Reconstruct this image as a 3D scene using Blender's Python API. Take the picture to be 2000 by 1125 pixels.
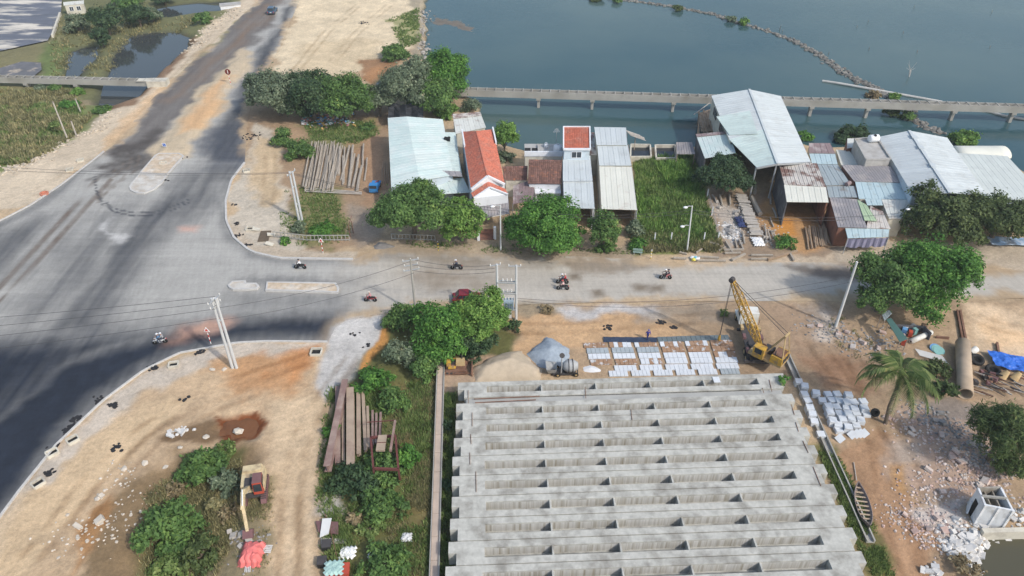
import bpy, bmesh, math, random
import numpy as np
from mathutils import Vector, Matrix
random.seed(7); RNG = np.random.default_rng(7)
for o in list(bpy.data.objects): bpy.data.objects.remove(o)
SC = bpy.context.scene; COL = SC.collection
R = math.radians
# ------------------------------------------------------------------ camera
CAMH = 62.0; PITCH = R(36.75); FPX = 1450.0
cam_d = bpy.data.cameras.new('camera'); cam = bpy.data.objects.new('camera', cam_d); COL.objects.link(cam)
cam.location = (0, 0, CAMH); cam.rotation_euler = (R(90) - PITCH, 0, 0)
cam_d.sensor_width = 36; cam_d.lens = 36 * FPX / 2000; cam_d.clip_end = 6000; cam_d.clip_start = 0.5
SC.camera = cam
SC.render.resolution_x = 1024; SC.render.resolution_y = 576
# ------------------------------------------------------------------ sky and sun
SUN = Vector((0.70, -0.60, 0.86)).normalized()
w = bpy.data.worlds.new("World"); SC.world = w; w.use_nodes = True
nt = w.node_tree; nt.nodes.clear()
sky = nt.nodes.new('ShaderNodeTexSky'); sky.sky_type = 'NISHITA'; sky.sun_disc = False
sky.sun_elevation = math.asin(SUN.z); sky.sun_rotation = math.atan2(SUN.x, SUN.y)
sky.air_density = 1.3; sky.dust_density = 2.5; sky.altitude = 0
bg = nt.nodes.new('ShaderNodeBackground'); bg.inputs[1].default_value = 0.15
wo = nt.nodes.new('ShaderNodeOutputWorld')
nt.links.new(sky.outputs[0], bg.inputs[0]); nt.links.new(bg.outputs[0], wo.inputs[0])
sd = bpy.data.lights.new('sun', 'SUN'); sd.energy = 2.25; sd.angle = R(2.0); sd.color = (1.0, 0.955, 0.89)
sun = bpy.data.objects.new('sun', sd); COL.objects.link(sun); sun.location = (60, -40, 120)
sun.rotation_euler = SUN.to_track_quat('Z', 'Y').to_euler()
SC.view_settings.view_transform = 'Standard'; SC.view_settings.look = 'None'
SC.view_settings.exposure = 0.34; SC.view_settings.gamma = 1.0; SC.view_settings.use_curve_mapping = False
# ------------------------------------------------------------------ photo pixel -> place
SP, CP = math.sin(PITCH), math.cos(PITCH)
def P(px, py, z=0.0):
    u = (px - 1000) / FPX; t = (py - 562.5) / FPX
    dn = SP + t * CP; k = (CAMH - z) / dn
    return Vector((u * k, (CP - t * SP) * k, z))
def ppm(y, z=0.0):                       # photo pixels per metre at forward distance y
    return FPX / (y * CP + (CAMH - z) * SP)
def HT(py, y):                           # height at forward distance y seen at row py
    t = (py - 562.5) / FPX
    return CAMH - y * (SP + t * CP) / (CP - t * SP)
def crop(ox, oy, s): return lambda x, y, z=0.0: P(ox + x / s, oy + y / s, z)
c1 = crop(0, 0, 2.96); c2 = crop(450, 0, 2.96); c3 = crop(850, 150, 3.04); c4 = crop(1220, 150, 3.04)
c5 = crop(1580, 150, 3.04); c6 = crop(0, 380, 2.96); c7 = crop(400, 380, 2.96); c8 = crop(700, 480, 3.751)
d1 = crop(1100, 480, 3.751); d2 = crop(1500, 480, 3.516); d3 = crop(0, 700, 2.647); d4 = crop(400, 700, 2.648)
d5 = crop(850, 700, 2.647); d6 = crop(1250, 700, 2.647); d7 = crop(1600, 760, 3.08)
# ------------------------------------------------------------------ materials
MATS = {}
def M(name, col, rough=0.85, var=0.18, scale=1.2, bump=0.15, metal=0.0, col2=None, thr=0.5, soft=0.1, scale2=0.6,
      stretch=None, island=0.0, spec=0.3, bscale=None):
    """procedural: base colour broken up by two noises, optional second colour in patches, fine bump"""
    if name in MATS: return MATS[name]
    m = bpy.data.materials.new(name); m.use_nodes = True; n = m.node_tree.nodes; L = m.node_tree.links
    b = n['Principled BSDF']; b.inputs['Roughness'].default_value = rough; b.inputs['Metallic'].default_value = metal
    b.inputs['Specular IOR Level'].default_value = spec
    g = n.new('ShaderNodeNewGeometry'); vec = g.outputs['Position']
    if stretch:
        mp = n.new('ShaderNodeMapping'); mp.inputs['Scale'].default_value = stretch
        L.new(vec, mp.inputs['Vector']); svec = mp.outputs[0]
    else: svec = vec
    n1 = n.new('ShaderNodeTexNoise'); n1.inputs['Scale'].default_value = scale; n1.inputs['Detail'].default_value = 6
    n1.inputs['Roughness'].default_value = 0.65; L.new(svec, n1.inputs['Vector'])
    mr = n.new('ShaderNodeMapRange'); mr.inputs[1].default_value = 0.25; mr.inputs[2].default_value = 0.75
    mr.inputs[3].default_value = 1 - var; mr.inputs[4].default_value = 1 + var; L.new(n1.outputs[0], mr.inputs[0])
    mx = n.new('ShaderNodeMix'); mx.data_type = 'RGBA'; mx.blend_type = 'MULTIPLY'; mx.inputs[0].default_value = 1
    mx.inputs[6].default_value = (*col, 1)
    cur = mx
    if col2:
        n2 = n.new('ShaderNodeTexNoise'); n2.inputs['Scale'].default_value = scale2; n2.inputs['Detail'].default_value = 8
        n2.inputs['Roughness'].default_value = 0.6; L.new(svec, n2.inputs['Vector'])
        m2 = n.new('ShaderNodeMapRange'); m2.inputs[1].default_value = thr - soft; m2.inputs[2].default_value = thr + soft
        L.new(n2.outputs[0], m2.inputs[0])
        mc = n.new('ShaderNodeMix'); mc.data_type = 'RGBA'; mc.inputs[6].default_value = (*col, 1); mc.inputs[7].default_value = (*col2, 1)
        L.new(m2.outputs[0], mc.inputs[0]); L.new(mc.outputs[2], mx.inputs[6])
    L.new(mr.outputs[0], mx.inputs[7]); out = mx.outputs[2]
    if island:
        mi = n.new('ShaderNodeMapRange'); mi.inputs[3].default_value = 1 - island; mi.inputs[4].default_value = 1 + island
        L.new(g.outputs['Random Per Island'], mi.inputs[0])
        m3 = n.new('ShaderNodeMix'); m3.data_type = 'RGBA'; m3.blend_type = 'MULTIPLY'; m3.inputs[0].default_value = 1
        L.new(out, m3.inputs[6]); L.new(mi.outputs[0], m3.inputs[7]); out = m3.outputs[2]
    L.new(out, b.inputs['Base Color'])
    if bump:
        n4 = n.new('ShaderNodeTexNoise'); n4.inputs['Scale'].default_value = bscale or scale * 8; n4.inputs['Detail'].default_value = 4
        L.new(svec, n4.inputs['Vector'])
        bp = n.new('ShaderNodeBump'); bp.inputs['Strength'].default_value = bump; bp.inputs['Distance'].default_value = 0.05
        L.new(n4.outputs[0], bp.inputs['Height']); L.new(bp.outputs[0], b.inputs['Normal'])
    MATS[name] = m; return m
def leafmat(name, col, col2, trans=0.36):
    col = [c * 1.32 for c in col]; col2 = [c * 1.25 for c in col2]
    if name in MATS: return MATS[name]
    m = bpy.data.materials.new(name); m.use_nodes = True; n = m.node_tree.nodes; L = m.node_tree.links
    b = n['Principled BSDF']; b.inputs['Roughness'].default_value = 0.6; b.inputs['Specular IOR Level'].default_value = 0.25
    g = n.new('ShaderNodeNewGeometry')
    r = n.new('ShaderNodeValToRGB'); r.color_ramp.elements[0].color = (*[c * 0.55 for c in col], 1); r.color_ramp.elements[1].color = (*col2, 1)
    e = r.color_ramp.elements.new(0.5); e.color = (*col, 1); e = r.color_ramp.elements.new(0.9); e.color = (*col2, 1); r.color_ramp.elements[-1].color = (col2[0] * 1.5, col2[1] * 1.05, col2[2] * .9, 1)
    ns = n.new('ShaderNodeTexNoise'); ns.inputs['Scale'].default_value = 0.55; ns.inputs['Detail'].default_value = 3; L.new(g.outputs['Position'], ns.inputs['Vector'])
    ad = n.new('ShaderNodeMath'); ad.operation = 'MULTIPLY_ADD'; ad.inputs[1].default_value = 0.55
    L.new(g.outputs['Random Per Island'], ad.inputs[0])
    mm = n.new('ShaderNodeMapRange'); mm.inputs[1].default_value = 0.3; mm.inputs[2].default_value = 0.7; mm.inputs[4].default_value = 0.45
    L.new(ns.outputs[0], mm.inputs[0]); L.new(mm.outputs[0], ad.inputs[2]); L.new(ad.outputs[0], r.inputs[0])
    L.new(r.outputs[0], b.inputs['Base Color'])
    t = n.new('ShaderNodeBsdfTranslucent'); L.new(r.outputs[0], t.inputs['Color'])
    mx = n.new('ShaderNodeMixShader'); mx.inputs[0].default_value = trans
    L.new(b.outputs[0], mx.inputs[1]); L.new(t.outputs[0], mx.inputs[2]); L.new(mx.outputs[0], n['Material Output'].inputs['Surface'])
    MATS[name] = m; return m
def vcolmat(name, rough, bump, fine=0.16, bscale=9.0, spec=0.2):
    m = bpy.data.materials.new(name); m.use_nodes = True; n = m.node_tree.nodes; L = m.node_tree.links
    b = n['Principled BSDF']; b.inputs['Roughness'].default_value = rough; b.inputs['Specular IOR Level'].default_value = spec
    a = n.new('ShaderNodeAttribute'); a.attribute_name = 'zone'
    g = n.new('ShaderNodeNewGeometry'); out = a.outputs['Color']
    for sc, amt, det in ((0.35, fine * 0.6, 5), (2.2, fine, 6), (11.0, fine * 0.9, 3)):
        q = n.new('ShaderNodeTexNoise'); q.inputs['Scale'].default_value = sc; q.inputs['Detail'].default_value = det; q.inputs['Roughness'].default_value = 0.7
        L.new(g.outputs['Position'], q.inputs['Vector'])
        mr = n.new('ShaderNodeMapRange'); mr.inputs[1].default_value = 0.28; mr.inputs[2].default_value = 0.72
        mr.inputs[3].default_value = 1 - amt; mr.inputs[4].default_value = 1 + amt; L.new(q.outputs[0], mr.inputs[0])
        mx = n.new('ShaderNodeMix'); mx.data_type = 'RGBA'; mx.blend_type = 'MULTIPLY'; mx.inputs[0].default_value = 1
        L.new(out, mx.inputs[6]); L.new(mr.outputs[0], mx.inputs[7]); out = mx.outputs[2]
    L.new(out, b.inputs['Base Color'])
    n4 = n.new('ShaderNodeTexNoise'); n4.inputs['Scale'].default_value = bscale; n4.inputs['Detail'].default_value = 8; n4.inputs['Roughness'].default_value = 0.7
    n5 = n.new('ShaderNodeTexNoise'); n5.inputs['Scale'].default_value = 1.1; n5.inputs['Detail'].default_value = 5
    L.new(g.outputs['Position'], n4.inputs['Vector']); L.new(g.outputs['Position'], n5.inputs['Vector'])
    sm = n.new('ShaderNodeMath'); sm.operation = 'MULTIPLY_ADD'; sm.inputs[1].default_value = 0.35; L.new(n4.outputs[0], sm.inputs[0]); L.new(n5.outputs[0], sm.inputs[2])
    bp = n.new('ShaderNodeBump'); bp.inputs['Strength'].default_value = bump; bp.inputs['Distance'].default_value = 0.25
    L.new(sm.outputs[0], bp.inputs['Height']); L.new(bp.outputs[0], b.inputs['Normal'])
    MATS[name] = m; return m
# ------------------------------------------------------------------ mesh helpers
class MB:
    def __init__(s): s.v = []; s.f = []; s.m = []; s.cm = 0
    def add(s, vs, fs):
        k = len(s.v); s.v += [tuple(v) for v in vs]
        for f in fs: s.f.append(tuple(i + k for i in f)); s.m.append(s.cm)
        return s
    def box(s, c, d, rz=0, ry=0, rx=0, taper=1.0):
        M_ = Matrix.Translation(Vector(c)) @ Matrix.Rotation(rz, 4, 'Z') @ Matrix.Rotation(ry, 4, 'Y') @ Matrix.Rotation(rx, 4, 'X')
        x, y, z = d[0] / 2, d[1] / 2, d[2] / 2
        vs = [M_ @ Vector((a * x * (taper if c_ > 0 else 1), b * y * (taper if c_ > 0 else 1), c_ * z)) for c_ in (-1, 1) for a, b in ((-1, -1), (1, -1), (1, 1), (-1, 1))]
        return s.add(vs, [(3, 2, 1, 0), (4, 5, 6, 7), (0, 1, 5, 4), (1, 2, 6, 5), (2, 3, 7, 6), (3, 0, 4, 7)])
    def bar(s, a, b, w, h=None, up=(0, 0, 1)):
        a = Vector(a); b = Vector(b); h = h or w; d = (b - a)
        if d.length < 1e-6: return s
        d.normalize(); u = Vector(up)
        if abs(d.dot(u)) > 0.98: u = Vector((1, 0, 0))
        r = d.cross(u).normalized(); u = r.cross(d)
        vs = [q + r * (i * w / 2) + u * (j * h / 2) for q in (a, b) for i, j in ((-1, -1), (1, -1), (1, 1), (-1, 1))]
        return s.add(vs, [(0, 1, 2, 3), (7, 6, 5, 4), (0, 4, 5, 1), (1, 5, 6, 2), (2, 6, 7, 3), (3, 7, 4, 0)])
    def tube(s, pts, rad, n=8, cap=True):
        pts = [Vector(p) for p in pts]; rad = rad if hasattr(rad, '__len__') else [rad] * len(pts)
        vs = []; fs = []; last = None
        for i, p in enumerate(pts):
            d = (pts[min(i + 1, len(pts) - 1)] - pts[max(i - 1, 0)]).normalized()
            u = Vector((0, 0, 1)) if abs(d.z) < 0.9 else Vector((1, 0, 0))
            if last is not None: u = last
            r = d.cross(u).normalized(); u = r.cross(d).normalized(); last = u
            for k in range(n):
                a = 2 * math.pi * k / n; vs.append(p + (r * math.cos(a) + u * math.sin(a)) * rad[i])
        for i in range(len(pts) - 1):
            for k in range(n):
                k2 = (k + 1) % n; fs.append((i * n + k, i * n + k2, (i + 1) * n + k2, (i + 1) * n + k))
        if cap: fs.append(tuple(range(n))[::-1]); fs.append(tuple((len(pts) - 1) * n + k for k in range(n)))
        return s.add(vs, fs)
    def prism(s, poly, z0, z1):                        # poly: list of (x,y[,ztop])
        n = len(poly); vs = [(p[0], p[1], z0) for p in poly] + [(p[0], p[1], p[2] if len(p) > 2 and z1 is None else z1) for p in poly]
        fs = [tuple(range(n))[::-1], tuple(range(n, 2 * n))] + [(i, (i + 1) % n, n + (i + 1) % n, n + i) for i in range(n)]
        return s.add(vs, fs)
    def slab(s, poly, t):                              # 3-D polygon thickened downwards
        n = len(poly); vs = [Vector(p) for p in poly] + [Vector(p) - Vector((0, 0, t)) for p in poly]
        return s.add(vs, [tuple(range(n)), tuple(range(n, 2 * n))[::-1]] + [(i, n + i, n + (i + 1) % n, (i + 1) % n) for i in range(n)])
    def lathe(s, prof, n=14, M_=None):
        M_ = M_ or Matrix(); vs = []; fs = []
        for r, z in prof:
            for k in range(n): a = 2 * math.pi * k / n; vs.append(M_ @ Vector((r * math.cos(a), r * math.sin(a), z)))
        for i in range(len(prof) - 1):
            for k in range(n): k2 = (k + 1) % n; fs.append((i * n + k, i * n + k2, (i + 1) * n + k2, (i + 1) * n + k))
        fs.append(tuple(range(n))[::-1]); fs.append(tuple((len(prof) - 1) * n + k for k in range(n)))
        return s.add(vs, fs)
    def rock(s, c, r, rs=None, flat=0.7):
        rs = rs or random
        t = (1 + 5 ** .5) / 2
        V = [(-1, t, 0), (1, t, 0), (-1, -t, 0), (1, -t, 0), (0, -1, t), (0, 1, t), (0, -1, -t), (0, 1, -t), (t, 0, -1), (t, 0, 1), (-t, 0, -1), (-t, 0, 1)]
        F = [(0, 11, 5), (0, 5, 1), (0, 1, 7), (0, 7, 10), (0, 10, 11), (1, 5, 9), (5, 11, 4), (11, 10, 2), (10, 7, 6), (7, 1, 8), (3, 9, 4), (3, 4, 2), (3, 2, 6), (3, 6, 8), (3, 8, 9), (4, 9, 5), (2, 4, 11), (6, 2, 10), (8, 6, 7), (9, 8, 1)]
        a = rs.uniform(0, 6.28); sx, sy, sz = rs.uniform(.7, 1.25), rs.uniform(.7, 1.25), flat * rs.uniform(.7, 1.1)
        vs = []
        for x, y, z in V:
            k = rs.uniform(.75, 1.2) / 1.9 * r; x, y, z = x * k * sx, y * k * sy, z * k * sz
            vs.append((c[0] + x * math.cos(a) - y * math.sin(a), c[1] + x * math.sin(a) + y * math.cos(a), c[2] + z))
        return s.add(vs, F)
    def sphere(s, c, r, n=10, m=6, sc=(1, 1, 1)):
        prof = [(max(1e-3, math.sin(math.pi * i / m)) * r, -math.cos(math.pi * i / m) * r) for i in range(m + 1)]
        return s.lathe(prof, n, Matrix.Translation(Vector(c)) @ Matrix.Diagonal((*sc, 1)))
    def mesh(s, name, mats, smooth=False):
        me = bpy.data.meshes.new(name); me.from_pydata(s.v, [], s.f)
        for m in (mats if isinstance(mats, (list, tuple)) else [mats]): me.materials.append(m)
        if isinstance(mats, (list, tuple)) and len(mats) > 1: me.polygons.foreach_set('material_index', s.m)
        if smooth: me.polygons.foreach_set('use_smooth', [True] * len(me.polygons))
        me.update(); return me
    def build(s, name, mats, parent=None, smooth=False, loc=None):
        return link(name, s.mesh(name, mats, smooth), parent, loc)
def link(name, me, parent=None, loc=None):
    o = bpy.data.objects.new(name, me); COL.objects.link(o)
    if parent is not None:
        o.parent = parent
        if me is not None and parent.get('_abs'):       # geometry was written in world coordinates
            o.matrix_parent_inverse = parent.matrix_basis.inverted()
    if loc is not None: o.location = loc
    return o
def tag(o, label=None, cat=None, group=None, kind=None):
    for k, v in (('label', label), ('category', cat), ('group', group), ('kind', kind)):
        if v: o[k] = v
    return o
def thing(name, label, cat, loc=(0, 0, 0), rotz=0, group=None, ab=False):
    """Empty at the base; ab=True: its parts are written in world coordinates"""
    o = bpy.data.objects.new(name, None); COL.objects.link(o); o.location = loc; o.rotation_euler = (0, 0, rotz); o.empty_display_size = 0.3
    tag(o, label, cat, group)
    if ab: o['_abs'] = 1
    return o
def copy_tree(o, parent=None):
    c = o.copy(); COL.objects.link(c); c.parent = parent
    for ch in o.children: copy_tree(ch, c)
    return c
def np_mesh(name, verts, faces, mat, smooth=False):
    me = bpy.data.meshes.new(name); verts = np.asarray(verts, np.float32); faces = np.asarray(faces, np.int32)
    k = faces.shape[1]; me.vertices.add(len(verts)); me.vertices.foreach_set('co', verts.ravel())
    me.loops.add(faces.size); me.loops.foreach_set('vertex_index', faces.ravel())
    me.polygons.add(len(faces)); me.polygons.foreach_set('loop_start', np.arange(0, faces.size, k, dtype=np.int32))
    me.polygons.foreach_set('loop_total', np.full(len(faces), k, np.int32))
    if smooth: me.polygons.foreach_set('use_smooth', np.ones(len(faces), bool))
    me.update(calc_edges=True); me.materials.append(mat); return me
# ------------------------------------------------------------------ numpy noise and zones
def _h(ix, iy, s):
    n = (ix * 374761393 + iy * 668265263 + s * 1442695041) & 0x7fffffff
    n = ((n ^ (n >> 13)) * 1274126177) & 0x7fffffff
    return ((n ^ (n >> 16)) & 0xffff) / 65535.0
def vnoise(x, y, s=0):
    ix = np.floor(x).astype(np.int64); iy = np.floor(y).astype(np.int64); fx = x - ix; fy = y - iy
    fx = fx * fx * (3 - 2 * fx); fy = fy * fy * (3 - 2 * fy)
    return (_h(ix, iy, s) * (1 - fx) + _h(ix + 1, iy, s) * fx) * (1 - fy) + (_h(ix, iy + 1, s) * (1 - fx) + _h(ix + 1, iy + 1, s) * fx) * fy
def fbm(x, y, s=0, o=4):
    t = 0; a = 0.5; q = 0
    for i in range(o): t = t + a * vnoise(x, y, s + i * 17); q += a; a *= 0.55; x = x * 2.03 + 11.3; y = y * 2.03 + 5.7
    return t / q
def sdist(x, y, poly):
    """signed distance to polygon, negative inside"""
    d = np.full(x.shape, 1e9); ins = np.zeros(x.shape, bool); n = len(poly)
    for i in range(n):
        ax, ay = poly[i][0], poly[i][1]; bx, by = poly[(i + 1) % n][0], poly[(i + 1) % n][1]
        ex, ey = bx - ax, by - ay; wx, wy = x - ax, y - ay
        t = np.clip((wx * ex + wy * ey) / max(ex * ex + ey * ey, 1e-9), 0, 1)
        d = np.minimum(d, (wx - ex * t) ** 2 + (wy - ey * t) ** 2)
        c = ((ay <= y) & (by > y)) | ((by <= y) & (ay > y))
        if abs(ey) > 1e-9: ins ^= c & (wx < ex * (y - ay) / ey)
    d = np.sqrt(d); return np.where(ins, -d, d)
def sline(x, y, pts):
    d = np.full(x.shape, 1e9)
    for i in range(len(pts) - 1):
        ax, ay = pts[i][0], pts[i][1]; ex, ey = pts[i + 1][0] - ax, pts[i + 1][1] - ay; wx, wy = x - ax, y - ay
        t = np.clip((wx * ex + wy * ey) / max(ex * ex + ey * ey, 1e-9), 0, 1); d = np.minimum(d, (wx - ex * t) ** 2 + (wy - ey * t) ** 2)
    return np.sqrt(d)
def PX(pts, z=0.0): return [P(a, b, z).to_2d() for a, b in pts]
def sstep(a, b, x): t = np.clip((x - a) / (b - a), 0, 1); return t * t * (3 - 2 * t)
# ================================================================== SETTING
def lin(r, g, b, sat=.92):
    m_ = .35 * r + .45 * g + .2 * b; r, g, b = (m_ + (c - m_) * sat for c in (r, g, b))
    return np.array([(c / 255 / 12.92 if c / 255 < 0.04045 else ((c / 255 + 0.055) / 1.055) ** 2.4) for c in (r, g, b)])
WZ = -1.6
ROADPX = [(570, -90), (505, 0), (430, 70), (300, 190), (220, 285), (185, 311), (120, 361), (60, 401), (0, 432), (-120, 462), (-420, 480), (-420, 1250), (-170, 1250),
          (0, 1010), (40, 956), (110, 869), (200, 784), (280, 724), (350, 690), (460, 670), (520, 667), (640, 668), (655, 640), (672, 625), (750, 612), (800, 602), (1000, 596), (1080, 592), (1250, 590), (1420, 588), (1650, 588),
          (1900, 588), (1985, 582), (2250, 590), (2250, 532), (2000, 528), (1905, 522), (1720, 524), (1640, 512), (1560, 512), (1460, 512), (1350, 517), (1240, 506), (1120, 500), (1000, 500), (860, 490), (760, 484), (720, 494), (690, 507), (545, 505), (490, 492), (458, 466),
          (442, 432), (440, 392), (452, 352), (478, 318), (482, 260), (486, 220), (520, 140), (548, 90), (585, 0), (625, -90)]
ROAD = PX(ROADPX)
LAGOON = PX([(830, -120), (836, 0), (826, 40), (832, 75), (824, 105), (838, 135), (880, 170), (935, 205), (940, 240), (948, 280), (1000, 294), (1030, 302), (1100, 305), (1180, 305), (1230, 296), (1365, 294), (1385, 306), (1440, 280), (1545, 285), (1590, 296), (1650, 294), (1725, 300), (1850, 300), (1910, 306), (2010, 350), (2300, 375), (3200, 330), (3200, -120)], WZ)
PONDS = {'fish_pond': PX([(240, 92), (262, 72), (300, 66), (345, 66), (366, 76), (362, 98), (340, 115), (318, 135), (290, 160), (272, 185), (255, 198), (235, 204), (198, 202), (205, 180), (222, 140), (230, 112)], WZ),
         'small_pond': PX([(140, 103), (162, 96), (186, 94), (182, 112), (168, 128), (150, 150), (132, 150)], WZ),
         'reed_pond': PX([(300, 22), (330, 14), (385, 8), (440, 4), (448, 22), (425, 27), (380, 24), (335, 32), (308, 32)], WZ),
         'wayside_pond': PX([(735, 165), (748, 150), (768, 152), (775, 168), (762, 175), (742, 172)], WZ),
         'mud_pool': PX([(1925, 1075), (1950, 1050), (2010, 1045), (2080, 1060), (2080, 1200), (1935, 1200), (1905, 1120)], -0.7)}
PZ = {'mud_pool': -0.7}
SALT = PX([(-160, -70), (122, -40), (118, 20), (100, 60), (92, 75), (0, 95), (-200, 120)], -0.5)
SALT2 = PX([(0, 128), (40, 116), (78, 118), (80, 132), (60, 148), (-20, 152), (-120, 150)], -0.5)
SAND_L, SAND = lin(205, 184, 155), lin(188, 163, 130)
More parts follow.
